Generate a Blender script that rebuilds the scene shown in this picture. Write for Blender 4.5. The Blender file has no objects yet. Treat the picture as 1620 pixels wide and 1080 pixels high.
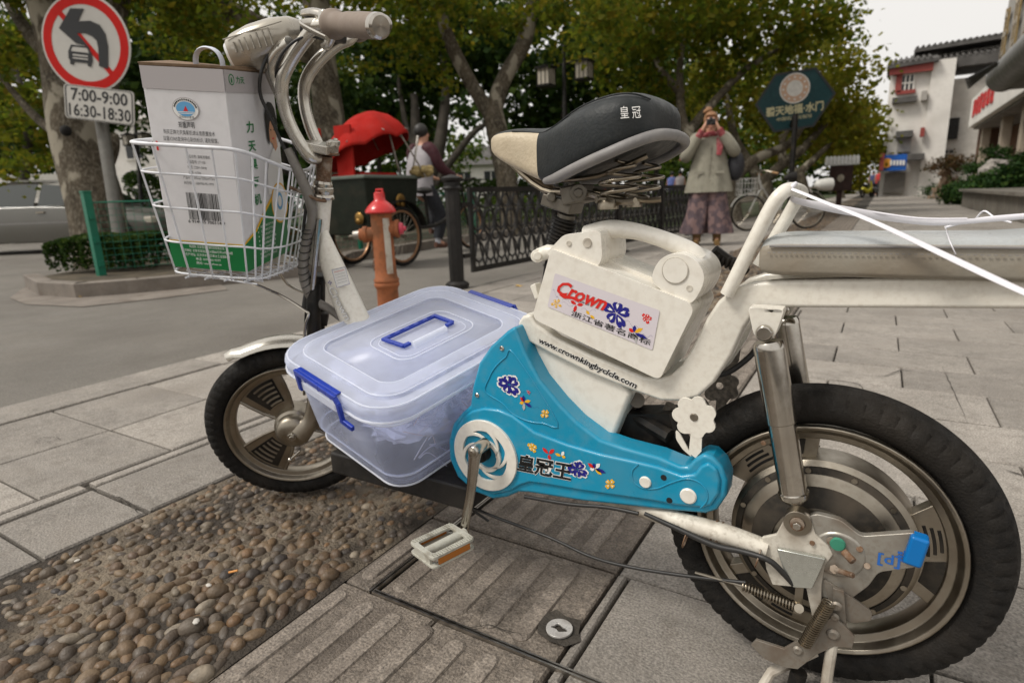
import bpy, bmesh, math, random
from mathutils import Vector, Matrix
random.seed(7)
V = Vector
PI = math.pi
R = math.radians
scn = bpy.context.scene
COL = scn.collection

# ---------------------------------------------------------------- camera
PITCH, ROLL, EYE, YAW, FPX = .23514, -.03853, .7092, R(31.65), 938.8
def _basis():
    F = V((0, math.cos(PITCH), -math.sin(PITCH))); X = V((1, 0, 0)); U = X.cross(F)
    c, s = math.cos(ROLL), math.sin(ROLL)
    X2 = X*c + U*s; U2 = -X*s + U*c
    z = Matrix.Rotation(YAW, 3, 'Z')
    return z @ F, z @ X2, z @ U2
CF, CR, CU = _basis()
EY = V((0, 0, EYE))
cam_d = bpy.data.cameras.new('camera')
cam = bpy.data.objects.new('camera', cam_d); COL.objects.link(cam)
cam.matrix_world = Matrix(((CR.x, CU.x, -CF.x, 0), (CR.y, CU.y, -CF.y, 0), (CR.z, CU.z, -CF.z, EYE), (0, 0, 0, 1)))
cam_d.sensor_width = 36; cam_d.lens = FPX/1620*36
cam_d.clip_start = .02; cam_d.clip_end = 2000
cam_d.dof.use_dof = True; cam_d.dof.focus_distance = .92; cam_d.dof.aperture_fstop = 5.2
scn.camera = cam
scn.render.resolution_x, scn.render.resolution_y = 1024, 682

# ---------------------------------------------------------------- overcast light
SUN_EL, SUN_AZ = R(52), R(228)          # azimuth: direction the light comes from, measured from +X
world = bpy.data.worlds.new('World'); scn.world = world; world.use_nodes = True
wn = world.node_tree; wn.nodes.clear()
wo = wn.nodes.new('ShaderNodeOutputWorld'); wb = wn.nodes.new('ShaderNodeBackground')
sky = wn.nodes.new('ShaderNodeTexSky'); sky.sky_type = 'NISHITA'; sky.sun_disc = False
sky.sun_elevation = SUN_EL; sky.sun_rotation = PI/2 - SUN_AZ
sky.air_density = 1.5; sky.dust_density = 6; sky.ozone_density = .6
hs = wn.nodes.new('ShaderNodeHueSaturation'); hs.inputs['Saturation'].default_value = .1; hs.inputs['Value'].default_value = 1.0
mx = wn.nodes.new('ShaderNodeMix'); mx.data_type = 'RGBA'; mx.inputs['Factor'].default_value = .72
mx.inputs['B'].default_value = (9.3, 9.0, 8.6, 1)    # the even cloud cover
wn.links.new(sky.outputs[0], hs.inputs['Color']); wn.links.new(hs.outputs[0], mx.inputs['A'])
wn.links.new(mx.outputs['Result'], wb.inputs['Color']); wb.inputs['Strength'].default_value = .1
wn.links.new(wb.outputs[0], wo.inputs[0])
sl = bpy.data.lights.new('sun', 'SUN'); sl.energy = 1.9; sl.angle = R(15); sl.color = (1, .95, .87)
so = bpy.data.objects.new('sun', sl); COL.objects.link(so)
sd = V((math.cos(SUN_EL)*math.cos(SUN_AZ), math.cos(SUN_EL)*math.sin(SUN_AZ), math.sin(SUN_EL)))
so.rotation_euler = sd.to_track_quat('Z', 'Y').to_euler(); so.location = (0, 0, 30)
scn.view_settings.view_transform = 'Standard'; scn.view_settings.look = 'None'
scn.view_settings.exposure = .24; scn.view_settings.gamma = 1
scn.cycles.max_bounces = 8; scn.cycles.transparent_max_bounces = 24
scn.cycles.caustics_reflective = False; scn.cycles.caustics_refractive = False

# ---------------------------------------------------------------- measuring the photograph: a pixel to a point of the place
def ray(px, py): return CF + CR*((px-810)/FPX) + CU*((540-py)/FPX)
def G(px, py, z=0.0): r = ray(px, py); return EY + r*((z-EYE)/r.z)           # on a level plane
def Y(px, py, y): r = ray(px, py); return EY + r*(y/r.y)                     # on an upright plane along the bicycle
def X(px, py, x): r = ray(px, py); return EY + r*(x/r.x)
def D(px, py, d): return EY + ray(px, py)*d                                 # at a distance
def PL(px, py, o, n): r = ray(px, py); return EY + r*((o-EY).dot(n)/r.dot(n))  # on any plane

# ---------------------------------------------------------------- materials
def lin(h):
    h = h.lstrip('#'); v = [int(h[i:i+2], 16)/255 for i in (0, 2, 4)]
    return tuple(x/12.92 if x <= .04045 else ((x+.055)/1.055)**2.4 for x in v) + (1,)
def c4(c): return lin(c) if isinstance(c, str) else (tuple(c)+(1,) if len(c) == 3 else c)
def M(name, col, rough=.5, metal=0, var=.12, vs=12, bump=0, bs=80, dirt=None, dcol=(.09, .065, .045), ds=9, dlo=.5, dhi=.68,
      island=0, icols=None, coat=0, alpha=1, trans=0, ior=1.45, sss=0, spec=.5, stretch=None, fine=None):
    m = bpy.data.materials.new(name); m.use_nodes = True; t = m.node_tree; N = t.nodes; L = t.links
    b = N['Principled BSDF']
    tc = N.new('ShaderNodeTexCoord'); src = tc.outputs['Object']
    if stretch:
        mp = N.new('ShaderNodeMapping'); mp.inputs['Scale'].default_value = stretch; L.new(src, mp.inputs[0]); src = mp.outputs[0]
    def noise(s, det=5):
        n = N.new('ShaderNodeTexNoise'); n.inputs['Scale'].default_value = s; n.inputs['Detail'].default_value = det
        L.new(src, n.inputs['Vector']); return n.outputs['Fac']
    def mix(f, a, bb, blend='MIX'):
        x = N.new('ShaderNodeMix'); x.data_type = 'RGBA'; x.blend_type = blend
        for k, v in (('Factor', f), ('A', a), ('B', bb)):
            s = [i for i in x.inputs if i.name == k and (i.type == ('VALUE' if k == 'Factor' else 'RGBA'))][0]
            if isinstance(v, (int, float)): s.default_value = v
            elif isinstance(v, tuple): s.default_value = v
            else: L.new(v, s)
        return x.outputs['Result'] if 'Result' in x.outputs and x.outputs['Result'].type == 'RGBA' else [o for o in x.outputs if o.type == 'RGBA'][0]
    def ramp(f, lo, hi, a=0, bb=1):
        r = N.new('ShaderNodeMapRange'); L.new(f, r.inputs[0]); r.inputs[1].default_value = lo; r.inputs[2].default_value = hi
        r.inputs[3].default_value = a; r.inputs[4].default_value = bb; return r.outputs[0]
    col = c4(col); cur = col
    if icols:
        g = N.new('ShaderNodeNewGeometry'); cr = N.new('ShaderNodeValToRGB'); L.new(g.outputs['Random Per Island'], cr.inputs[0])
        el = cr.color_ramp.elements
        while len(el) < len(icols): el.new(.5)
        for i, cc in enumerate(icols): el[i].position = i/(len(icols)-1); el[i].color = c4(cc)
        cur = cr.outputs[0]
    elif island:
        g = N.new('ShaderNodeNewGeometry')
        v = ramp(g.outputs['Random Per Island'], 0, 1, 1-island, 1+island)
        hsn = N.new('ShaderNodeHueSaturation'); hsn.inputs['Color'].default_value = col; L.new(v, hsn.inputs['Value']); cur = hsn.outputs[0]
    if var:
        v = ramp(noise(vs), .3, .7, 1-var, 1+var)
        h2 = N.new('ShaderNodeHueSaturation'); L.new(v, h2.inputs['Value'])
        if isinstance(cur, tuple): h2.inputs['Color'].default_value = cur
        else: L.new(cur, h2.inputs['Color'])
        cur = h2.outputs[0]
    if fine:
        v = ramp(noise(fine[0], 2), .25, .75, 1-fine[1], 1+fine[1])
        h3 = N.new('ShaderNodeHueSaturation'); L.new(v, h3.inputs['Value'])
        if isinstance(cur, tuple): h3.inputs['Color'].default_value = cur
        else: L.new(cur, h3.inputs['Color'])
        cur = h3.outputs[0]
    if dirt:
        f = ramp(noise(ds, 9), dlo, dhi, 0, dirt)
        f2 = ramp(noise(ds*9, 4), .45, .75, 0, dirt*.6)
        mx1 = N.new('ShaderNodeMath'); mx1.operation = 'MAXIMUM'; L.new(f, mx1.inputs[0]); L.new(f2, mx1.inputs[1])
        cur = mix(mx1.outputs[0], cur, c4(dcol))
    if isinstance(cur, tuple): b.inputs['Base Color'].default_value = cur
    else: L.new(cur, b.inputs['Base Color'])
    b.inputs['Metallic'].default_value = metal
    if var or dirt:
        L.new(ramp(noise(vs*2.3), .3, .7, max(.02, rough*.8), min(1, rough*1.25)), b.inputs['Roughness'])
    else: b.inputs['Roughness'].default_value = rough
    b.inputs['Coat Weight'].default_value = coat; b.inputs['Alpha'].default_value = alpha
    b.inputs['Transmission Weight'].default_value = trans; b.inputs['IOR'].default_value = ior
    b.inputs['Specular IOR Level'].default_value = spec
    if sss: b.inputs['Subsurface Weight'].default_value = sss; b.inputs['Subsurface Scale'].default_value = .01
    if bump:
        bp = N.new('ShaderNodeBump'); bp.inputs['Strength'].default_value = bump; bp.inputs['Distance'].default_value = .01
        L.new(noise(bs, 6), bp.inputs['Height']); L.new(bp.outputs[0], b.inputs['Normal'])
    return m
def leafmat(name, cols, tr=.35):
    m = M(name, cols[0], .6, var=.18, vs=2.0, icols=cols, spec=.12)
    t = m.node_tree; b = t.nodes['Principled BSDF']; out = [n for n in t.nodes if n.type == 'OUTPUT_MATERIAL'][0]
    ts = t.nodes.new('ShaderNodeBsdfTranslucent'); ms = t.nodes.new('ShaderNodeMixShader'); ms.inputs[0].default_value = tr
    t.links.new(b.inputs['Base Color'].links[0].from_socket, ts.inputs[0])
    t.links.new(b.outputs[0], ms.inputs[1]); t.links.new(ts.outputs[0], ms.inputs[2]); t.links.new(ms.outputs[0], out.inputs[0])
    return m
def pieces(name, n, fn, mat, par, **k):
    for i in range(n):
        s = S(); fn(s, i); s.obj(name, mat, par, **k)
def plain(name, col, rough=.5, metal=0): return M(name, col, rough, metal, var=0)

# ---------------------------------------------------------------- mesh building
def frame(t, ref=None):
    t = t.normalized(); a = ref if ref is not None and abs(t.dot(ref.normalized())) < .98 else (V((0, 0, 1)) if abs(t.z) < .9 else V((1, 0, 0)))
    u = (a - t*a.dot(t)).normalized(); return t, u, t.cross(u)
def catmull(pts, k, closed=False):
    n = len(pts); out = []
    if n < 3 and not closed: k2 = 1
    rng = range(n if closed else n-1)
    for i in rng:
        if closed: p0, p1, p2, p3 = pts[(i-1) % n], pts[i], pts[(i+1) % n], pts[(i+2) % n]
        else: p0, p1, p2, p3 = pts[max(i-1, 0)], pts[i], pts[i+1], pts[min(i+2, n-1)]
        for j in range(k):
            t = j/k; t2 = t*t; t3 = t2*t
            out.append((p1*2 + (p2-p0)*t + (p0*2-p1*5+p2*4-p3)*t2 + (p1*3-p0-p2*3+p3)*t3)*.5)
    if not closed: out.append(pts[-1].copy() if hasattr(pts[-1], 'copy') else pts[-1])
    return out
def fillet(pts, r, k=6):
    out = []; n = len(pts)
    for i in range(n):
        p, a, b = pts[i], pts[i-1], pts[(i+1) % n]
        rr = r[i] if isinstance(r, (list, tuple)) else r
        da, db = (a-p), (b-p)
        if rr <= 0: out.append(p.copy()); continue
        la = min(rr, da.length*.48); lb = min(rr, db.length*.48); A = p+da.normalized()*la; B = p+db.normalized()*lb
        for j in range(k+1):
            t = j/k; out.append(A*(1-t)**2 + p*2*t*(1-t) + B*t*t)
    return out
def circ(c, u, w, r, n=24, a0=0, a1=2*PI):
    full = abs(a1-a0-2*PI) < 1e-6
    return [c + u*(r*math.cos(a0+(a1-a0)*i/(n if full else n-1))) + w*(r*math.sin(a0+(a1-a0)*i/(n if full else n-1))) for i in range(n)]

class S:
    def __init__(s): s.v = []; s.f = []; s.m = []; s.c = 0
    def add(s, vs, fs):
        o = len(s.v); s.v += [V(p) for p in vs]
        for f in fs: s.f.append([o+i for i in f]); s.m.append(s.c)
        return s
    def box(s, c, d, R3=None):
        c = V(c); vs = []
        for x in (-.5, .5):
            for y in (-.5, .5):
                for z in (-.5, .5):
                    p = V((x*d[0], y*d[1], z*d[2])); vs.append(c + (R3 @ p if R3 is not None else p))
        return s.add(vs, [(0, 1, 3, 2), (4, 6, 7, 5), (0, 4, 5, 1), (2, 3, 7, 6), (0, 2, 6, 4), (1, 5, 7, 3)])
    def loft(s, rings, caps=True, closed=False):
        n = len(rings[0]); vs = [p for r in rings for p in r]; fs = []
        m = len(rings)
        for i in range(m if closed else m-1):
            a, b = i*n, ((i+1) % m)*n
            for j in range(n): fs.append((a+j, a+(j+1) % n, b+(j+1) % n, b+j))
        if caps and not closed: fs.append(tuple(range(n-1, -1, -1))); fs.append(tuple(range((m-1)*n, m*n)))
        return s.add(vs, fs)
    def tube(s, pts, r, n=12, k=0, closed=False, flat=1, ref=None, caps=True):
        pts = [V(p) for p in pts]; rs = list(r) if isinstance(r, (list, tuple)) else [r]*len(pts)
        if k:
            rv = catmull([V((x, 0, 0)) for x in rs], k, closed); pts = catmull(pts, k, closed); rs = [max(q.x, 1e-4) for q in rv]
        rings = []; u = None; m = len(pts)
        for i in range(m):
            if closed: t = pts[(i+1) % m]-pts[i-1]
            else: t = pts[min(i+1, m-1)]-pts[max(i-1, 0)]
            if t.length < 1e-9: t = V((0, 0, 1))
            t.normalize()
            if u is None: _, u, _ = frame(t, ref)
            else: u = (u - t*u.dot(t)).normalized()
            w = t.cross(u)
            rings.append([pts[i] + u*(rs[i]*math.cos(2*PI*j/n)) + w*(rs[i]*flat*math.sin(2*PI*j/n)) for j in range(n)])
        return s.loft(rings, caps, closed)
    def cyl(s, a, b, r0, r1=None, n=20): return s.tube([a, b], [r0, r0 if r1 is None else r1], n)
    def lathe(s, prof, o, ax, n=32, closed=False, ref=None):
        o = V(o); t, u, w = frame(V(ax), ref)
        rings = [[o + t*h + u*(r*math.cos(2*PI*j/n)) + w*(r*math.sin(2*PI*j/n)) for j in range(n)] for r, h in prof]
        return s.loft(rings, not closed, closed)
    def plate(s, pts, vec):
        n = len(pts); vec = V(vec)
        return s.add(list(pts)+[p+vec for p in pts], [tuple(range(n-1, -1, -1)), tuple(range(n, 2*n))] + [(i, (i+1) % n, n+(i+1) % n, n+i) for i in range(n)])
    def ringplate(s, outer, inner, vec):
        n = len(outer); vec = V(vec)
        A = list(outer); B = list(inner); vs = A+B+[p+vec for p in A]+[p+vec for p in B]; fs = []
        for i in range(n):
            j = (i+1) % n
            fs += [(i, j, n+j, n+i), (2*n+i, 3*n+i, 3*n+j, 2*n+j), (i, 2*n+i, 2*n+j, j), (n+i, n+j, 3*n+j, 3*n+i)]
        return s.add(vs, fs)
    def poly(s, pts): return s.add(pts, [tuple(range(len(pts)))])
    def ball(s, c, r, n=16, m=10, R3=None):
        c = V(c); r = (r, r, r) if isinstance(r, (int, float)) else r; vs = []; fs = []
        def P(x, y, z): p = V((x*r[0], y*r[1], z*r[2])); return c + (R3 @ p if R3 is not None else p)
        for i in range(1, m):
            a = PI*i/m
            for j in range(n): b = 2*PI*j/n; vs.append(P(math.sin(a)*math.cos(b), math.sin(a)*math.sin(b), math.cos(a)))
        vs += [P(0, 0, 1), P(0, 0, -1)]; T = len(vs)-2
        for i in range(m-2):
            for j in range(n): fs.append((i*n+j, (i+1)*n+j, (i+1)*n+(j+1) % n, i*n+(j+1) % n))
        for j in range(n): fs.append((T, j, (j+1) % n)); fs.append((T+1, (m-2)*n+(j+1) % n, (m-2)*n+j))
        return s.add(vs, fs)
    def text(s, body, o, rv, uv, size, bold=0, shear=0, width=None, align='LEFT', both=False):
        cu = bpy.data.curves.new('lettering', 'FONT'); cu.body = body; cu.size = 1; cu.offset = bold; cu.shear = shear
        cu.align_x = align; cu.resolution_u = 2
        ob = bpy.data.objects.new('lettering', cu); COL.objects.link(ob)
        dg = bpy.context.evaluated_depsgraph_get(); me = bpy.data.meshes.new_from_object(ob.evaluated_get(dg))
        xs = [v.co.x for v in me.vertices] or [0, 1]
        sx = size if width is None else width/max(1e-6, max(xs)-min(xs)); x0 = 0 if width is None else min(xs)
        o = V(o); s.add([o + rv*((v.co.x-x0)*sx) + uv*(v.co.y*size) for v in me.vertices], [tuple(p.vertices) for p in me.polygons])
        bpy.data.objects.remove(ob); bpy.data.curves.remove(cu); bpy.data.meshes.remove(me)
        return s
    def obj(s, name, mat, parent=None, smooth=35, bevel=0, seg=2, sub=0, org=None, solid=0, recalc=True, merge=False):
        root = parent
        while root is not None and root.parent is not None: root = root.parent
        og = V(org) if org is not None else (V(root['_o']) if root is not None else V((0, 0, 0)))
        me = bpy.data.meshes.new(name)
        me.from_pydata([tuple(p-og) for p in s.v], [], s.f)
        for i, x in enumerate(s.m): me.polygons[i].material_index = x
        for mt in (mat if isinstance(mat, (list, tuple)) else [mat]): me.materials.append(mt)
        if recalc:
            b = bmesh.new(); b.from_mesh(me)
            if merge: bmesh.ops.remove_doubles(b, verts=b.verts, dist=1e-5)
            bmesh.ops.recalc_face_normals(b, faces=b.faces); b.to_mesh(me); b.free()
        if smooth:
            me.shade_smooth()
            if not sub: me.set_sharp_from_angle(angle=R(smooth))
        o = bpy.data.objects.new(name, me); COL.objects.link(o)
        if parent is not None: o.parent = parent
        else: o.location = og; o['_o'] = tuple(og)
        if solid: md = o.modifiers.new('thick', 'SOLIDIFY'); md.thickness = solid; md.offset = -1
        if bevel: md = o.modifiers.new('bevel', 'BEVEL'); md.width = bevel; md.segments = seg; md.limit_method = 'ANGLE'; md.angle_limit = R(38); md.harden_normals = True
        if sub: md = o.modifiers.new('sub', 'SUBSURF'); md.levels = sub; md.render_levels = sub
        return o
def thing(name, label, cat, loc=(0, 0, 0), group=None, org=None):
    o = bpy.data.objects.new(name, None); COL.objects.link(o); o.location = loc
    o['_o'] = tuple(org if org is not None else loc); o['label'] = label; o['category'] = cat
    o.empty_display_size = .1
    if group: o['group'] = group
    return o
def tag(o, label=None, cat=None, group=None, kind=None):
    for k, v in (('label', label), ('category', cat), ('group', group), ('kind', kind)):
        if v: o[k] = v
    return o
def copy_tree(o, parent=None):
    c = o.copy(); COL.objects.link(c); c.parent = parent
    for ch in list(o.children): copy_tree(ch, c)
    return c
# ================================================================ THE SETTING
m_slab = M('granite slab', (.262, .237, .208), .75, var=.16, vs=7, bump=.35, bs=260, dirt=.7, dcol=(.12, .1, .08), ds=3.5, dlo=.5, dhi=.85, island=.18, fine=(230, .48))
m_speck = M('dark granite', (.17, .142, .115), .7, var=.28, vs=60, bump=.5, bs=220, dirt=.75, dcol=(.055, .042, .032), ds=6, dlo=.45, dhi=.7, island=.12, fine=(230, .55))
m_rib = M('worn granite ribs', (.215, .182, .150), .75, var=.2, vs=50, bump=.4, bs=220, dirt=.7, dcol=(.08, .062, .048), ds=9, dlo=.45, dhi=.75, fine=(230, .55))
m_grout = M('joint dirt', (.045, .038, .03), .95, var=.4, vs=30, bump=.6, bs=120)
m_road = M('asphalt', (.195, .178, .155), .8, var=.13, vs=1.2, bump=.9, bs=320, fine=(220, .35), dirt=.35, dcol=(.10, .085, .07), ds=.8)
m_mortar = M('pebble mortar', (.20, .16, .115), .95, var=.3, vs=12, bump=1, bs=160, dirt=.95, dcol=(.035, .027, .02), ds=3.2, dlo=.42, dhi=.55)
m_pebble = M('river pebbles', (.2, .15, .1), .42, var=.3, vs=45, bump=.25, bs=180, dirt=.5, dcol=(.06, .045, .03), ds=14,
             icols=[(.085, .062, .042), (.15, .10, .058), (.06, .05, .044), (.19, .13, .075), (.10, .066, .045), (.13, .105, .08), (.05, .044, .042), (.17, .125, .08), (.16, .095, .05), (.09, .07, .05), (.24, .20, .15)], spec=.35)
m_kerb = M('kerb concrete', (.19, .165, .14), .85, var=.2, vs=5, bump=.4, bs=120, dirt=.5, ds=4)
m_earth = M('earth', (.07, .055, .035), .95, var=.4, vs=6, bump=1, bs=60)

def sheet(name, pts, z, mat, kind='structure'):
    return tag(S().poly([V((x, y, z)) for x, y in pts]).obj(name, mat, smooth=0), kind=kind)
sheet('ground', [(-300, -60), (300, -60), (300, 500), (-300, 500)], -.06, m_kerb)
sheet('road', [(-60, -12), (-2.85, -12), (-2.85, 90), (-60, 90)], -.012, m_road)
sheet('pavement_bed', [(-2.85, -6), (14, -6), (14, 90), (-2.85, 90)], -.014, m_grout)

slabs = S(); cracks = random.Random(3)
def slab(s, x0, x1, y0, y1, z=0, g=.0022, ch=.0035):
    z += cracks.uniform(-.0012, .0012); j = lambda: cracks.uniform(0, .0016)
    a, b, c, d = x0+g+j(), x1-g-j(), y0+g+j(), y1-g-j()
    tx, ty = cracks.uniform(-.0015, .0015), cracks.uniform(-.0015, .0015)
    T = [V((x, y, z + tx*(1 if x > (a+b)/2 else -1) + ty*(1 if y > (c+d)/2 else -1))) for x, y in ((a+ch, c+ch), (b-ch, c+ch), (b-ch, d-ch), (a+ch, d-ch))]
    Lw = [V((x, y, z-ch)) for x, y in ((a, c), (b, c), (b, d), (a, d))]; Bt = [p - V((0, 0, .02)) for p in Lw]
    s.loft([Bt, Lw, T])
rows = [.957+.2985*k for k in range(-8, 5)] + [2.449+.287*k for k in range(0, 210)]
for i, (y0, y1) in enumerate(zip(rows, rows[1:])):
    x = (.128 if i % 2 == 1 else -.109) - .475*8
    lim = -.37
    while x < (4.5 if y0 < 12 else 9):
        a, b = x, x+.475
        if b > lim+.02: slab(slabs, max(a, lim), b, y0, y1)
        x += .475
    # beyond the tactile strip, towards the road
    if y0 > 2.0:
        x = -2.6 + (.2 if i % 2 else 0)
        for a, b in ((-2.6, -2.2), (-2.2, -1.83), (-1.83, -1.46)): slab(slabs, a, b, y0, y1)
y = -1.6
while y < 2.0:
    for a, b in ((-2.6, -2.17), (-2.17, -1.80)): slab(slabs, a, b, y+.65-.65+.05, y+.35+.05, ch=.004)
    y += .35
for y0, y1 in ((-1.2, -.5), (-.5, -.02), (-.02, .43), (.43, .650), (.652, 1.02), (1.02, 1.5), (1.5, 2.0)):
    slab(slabs, -1.735 if y0 < .65 else -1.74, -1.462, y0, y1, g=.004)
for y0, y1 in ((.66, 1.3), (1.3, 2.0)): slab(slabs, -1.79, -1.745, y0, y1)
for y0, y1 in ((-1.2, -.2), (-.2, .645)): slab(slabs, -1.795, -1.745, y0, y1)
tag(slabs.obj('paving_slabs', m_slab, smooth=0), kind='structure')
ks = S(); y = -2.
while y < 60: slab(ks, -2.845, -2.605, y, y+.9, g=.002, z=.002); y += .9
tag(ks.obj('kerb_stones', m_slab, smooth=0), kind='structure')

# ribbed guide slabs
ts = S(); rb = S()
def bar(x, y0, y1, w=.034, z=.0):
    o = []; r = w/2
    for cy, a0 in ((y1-r, 0), (y0+r, PI)):
        for j in range(7): a = a0+PI*j/6; o.append(V((x+r*math.cos(a), cy+r*math.sin(a), z)))
    i = [V((x+(p.x-x)*.90, (p.y-(y0+y1)/2)*(1-.007/(y1-y0)*2)+(y0+y1)/2, z+.0035)) for p in o]
    rb.loft([[p-V((0, 0, .004)) for p in o], o, i])
tr = [.687-.29*k for k in range(8, 0, -1)] + [.687, .957, 1.27] + [1.27+.29*k for k in range(1, 60)]
for y0, y1 in zip(tr, tr[1:]):
    if .68 < y0 < 1.2:
        slab(ts, -.828, -.762, y0, y1); slab(ts, -.748, -.372, y0, y1); xs = [-.795] + [-.715+.066*k for k in range(5)]
    else:
        slab(ts, -.828, -.6, y0, y1); slab(ts, -.6, -.372, y0, y1); xs = [-.80+.067*k for k in range(7)]
    for x in xs: bar(x + random.uniform(-.002, .002), y0+.022, y1-.02)
tag(ts.obj('guide_slabs', m_speck, smooth=0), kind='structure')
tag(rb.obj('guide_ribs', m_rib, smooth=0), kind='structure')

# pebbles set in mortar
pr = random.Random(11)
nz = lambda s: pr.uniform(-s, s)
sheet('pebble_mortar', [(-1.46, -1), (-.83, -1), (-.83, 40), (-1.46, 40)], -.0046, m_mortar)
pb = S(); y = -.55; k = 0
while y < 24:
    st = .0272 if y < 2.2 else .06
    x = -1.445 + (st*.5 if k % 2 else 0)
    while x < -.84:
        big = 1.0 if (x > -1.15 and y < .75) else (.74 if y < 2.2 else 1.4)
        if y < 2.2 and big > 1 and pr.random() < .12: x += st; continue
        L_, W_ = pr.uniform(.0130, .0235)*big, pr.uniform(.0090, .0138)*big
        if pr.random() < .25: W_ = L_*.8
        a = R(110) + nz(.9) if x > -1.15 else nz(1.6)
        H_ = W_*pr.uniform(.7, 1.05)
        R3 = Matrix.Rotation(a, 3, 'Z') @ Matrix.Rotation(nz(.35), 3, 'Y')
        o0 = len(pb.v)
        pb.ball((min(max(x+nz(.009), -1.452), -.845), y+nz(.009), -.0065+H_*pr.uniform(-.35, .25)), (L_, W_, H_), 10 if y < 2.2 else 6, 7 if y < 2.2 else 4, R3)
        if y < 3:
            cc = V(((x), y, 0))
            kx, ky = nz(.18), nz(.18)
            for q in range(o0, len(pb.v)):
                d = R3.transposed() @ (pb.v[q]-cc); s_ = 1 + kx*d.x/L_ + ky*d.y/W_*.5
                pb.v[q] = cc + R3 @ V((d.x, d.y*s_, d.z))
        x += st*pr.uniform(.85, 1.2)
    y += st*.86; k += 1
tag(pb.obj('pebbles', m_pebble, smooth=80), kind='stuff', label='brown river pebbles set in mortar beside the grey slabs')

# steel edging strip let into the pavement, worn screw cover
m_steel = M('worn steel', (.42, .39, .35), .35, 1, var=.2, vs=30, dirt=.5, ds=20)
e = S(); e.box((-.15, .6835, .0), (1.2, .0035, .012)); e.box((-.15, .6905, .0), (1.2, .003, .011)); e.box((-.7555, 1.05, .0), (.0035, .74, .012)); e.box((-.750, 1.05, -.001), (.002, .73, .012))
tag(e.obj('edging_strip', m_steel, smooth=0), 'thin steel edging strip bent in an L between the ribbed slabs', 'edging strip')
wc = G(885, 999)
hole = S(); pts = [V((wc.x+dx, wc.y+dy, .0032)) for dx, dy in ((-.045, .012), (-.028, .045), (-.005, .036), (.022, .04), (.03, .012), (.042, -.006), (.026, -.028), (-.004, -.03), (-.03, -.022))]
hole.poly(pts); tag(hole.obj('broken_patch', m_grout, smooth=0), kind='structure')
w = S(); T = V((0, 0, .004)); c = wc+V((0, 0, .0045))
inner = [V((c.x+.013*math.cos(a)*(1+.25*math.cos(3*a+1)), c.y+.007*math.sin(a)*(1+.3*math.sin(4*a)), c.z)) for a in [2*PI*i/28 for i in range(28)]]
w.ringplate(circ(c, V((1, 0, 0)), V((0, 1, 0)), .0225, 28), inner, T)
tag(w.obj('screw_cover', M('dull zinc', (.62, .6, .57), .45, .6, var=.15, vs=40, dirt=.5, ds=40), org=wc, bevel=.0008), 'small round metal cover plate with a ragged hole in a broken slab corner', 'metal plate')

def crack(pts, w, lab):
    s = S(); P = [G(a, b, .0035) for a, b in pts]; rg = random.Random(len(pts)+int(pts[0][0])); Q = catmull(P, 5); L_, R_ = [], []
    for i, p in enumerate(Q):
        d = (Q[min(i+1, len(Q)-1)]-Q[max(i-1, 0)]).normalized(); n = V((-d.y, d.x, 0)); ww = w*rg.uniform(.4, 1.2)*math.sin(PI*(i+.4)/len(Q)); o = n*rg.uniform(-w, w); L_.append(p+n*ww+o); R_.append(p-n*ww+o)
    for i in range(len(Q)-1): s.add([L_[i], L_[i+1], R_[i+1], R_[i]], [(0, 1, 2, 3)])
    tag(s.obj('pavement_crack', m_grout, smooth=0), kind='structure')
for pts, w in (([(1490, 577), (1500, 600), (1512, 624), (1530, 668)], .0016), ([(1355, 592), (1400, 594), (1425, 585), (1450, 588)], .003), ([(1322, 690), (1370, 702), (1420, 706)], .004), ([(1590, 742), (1640, 758)], .004), ([(730, 995), (770, 988), (800, 996), (830, 1004)], .0016), ([(175, 785), (195, 790), (222, 812)], .003), ([(58, 701), (64, 692), (88, 691), (96, 696)], .0016), ([(72, 699), (82, 697)], .0025), ([(560, 640), (620, 655)], .002), ([(1300, 600), (1360, 608), (1362, 630)], .002)): crack(pts, w, '')
# loose bits on the pebbles: pale chips and a dropped orange stub
rg_ = random.Random(4)
for i, (px, py, w_, lab) in enumerate(((330, 925, .007, 'pale stone chip lying among the pebbles near the orange stub'), (122, 886, .006, 'pale stone chip at the left end of the pebble strip'), (310, 982, .009, 'white flat stone chip in the dark soil below the other chips'))):
    c = G(px, py, .012); s = S(); s.ball(c, (w_, w_*.7, w_*.35), 7, 5, Matrix.Rotation(i*1.3, 3, 'Z')); tag(s.obj('stone_chip', M('pale chip', (.5, .47, .42), .7), org=c, smooth=0), lab, 'stone')
c = G(362, 905, .02); s = S(); s.tube([c, c+V((.014, .010, .003))], .0022, 8); tag(s.obj('cigarette_end', plain('orange filter', (.62, .28, .08), .7), org=c), 'orange cigarette end lying on the pebbles', 'cigarette end')
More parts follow.
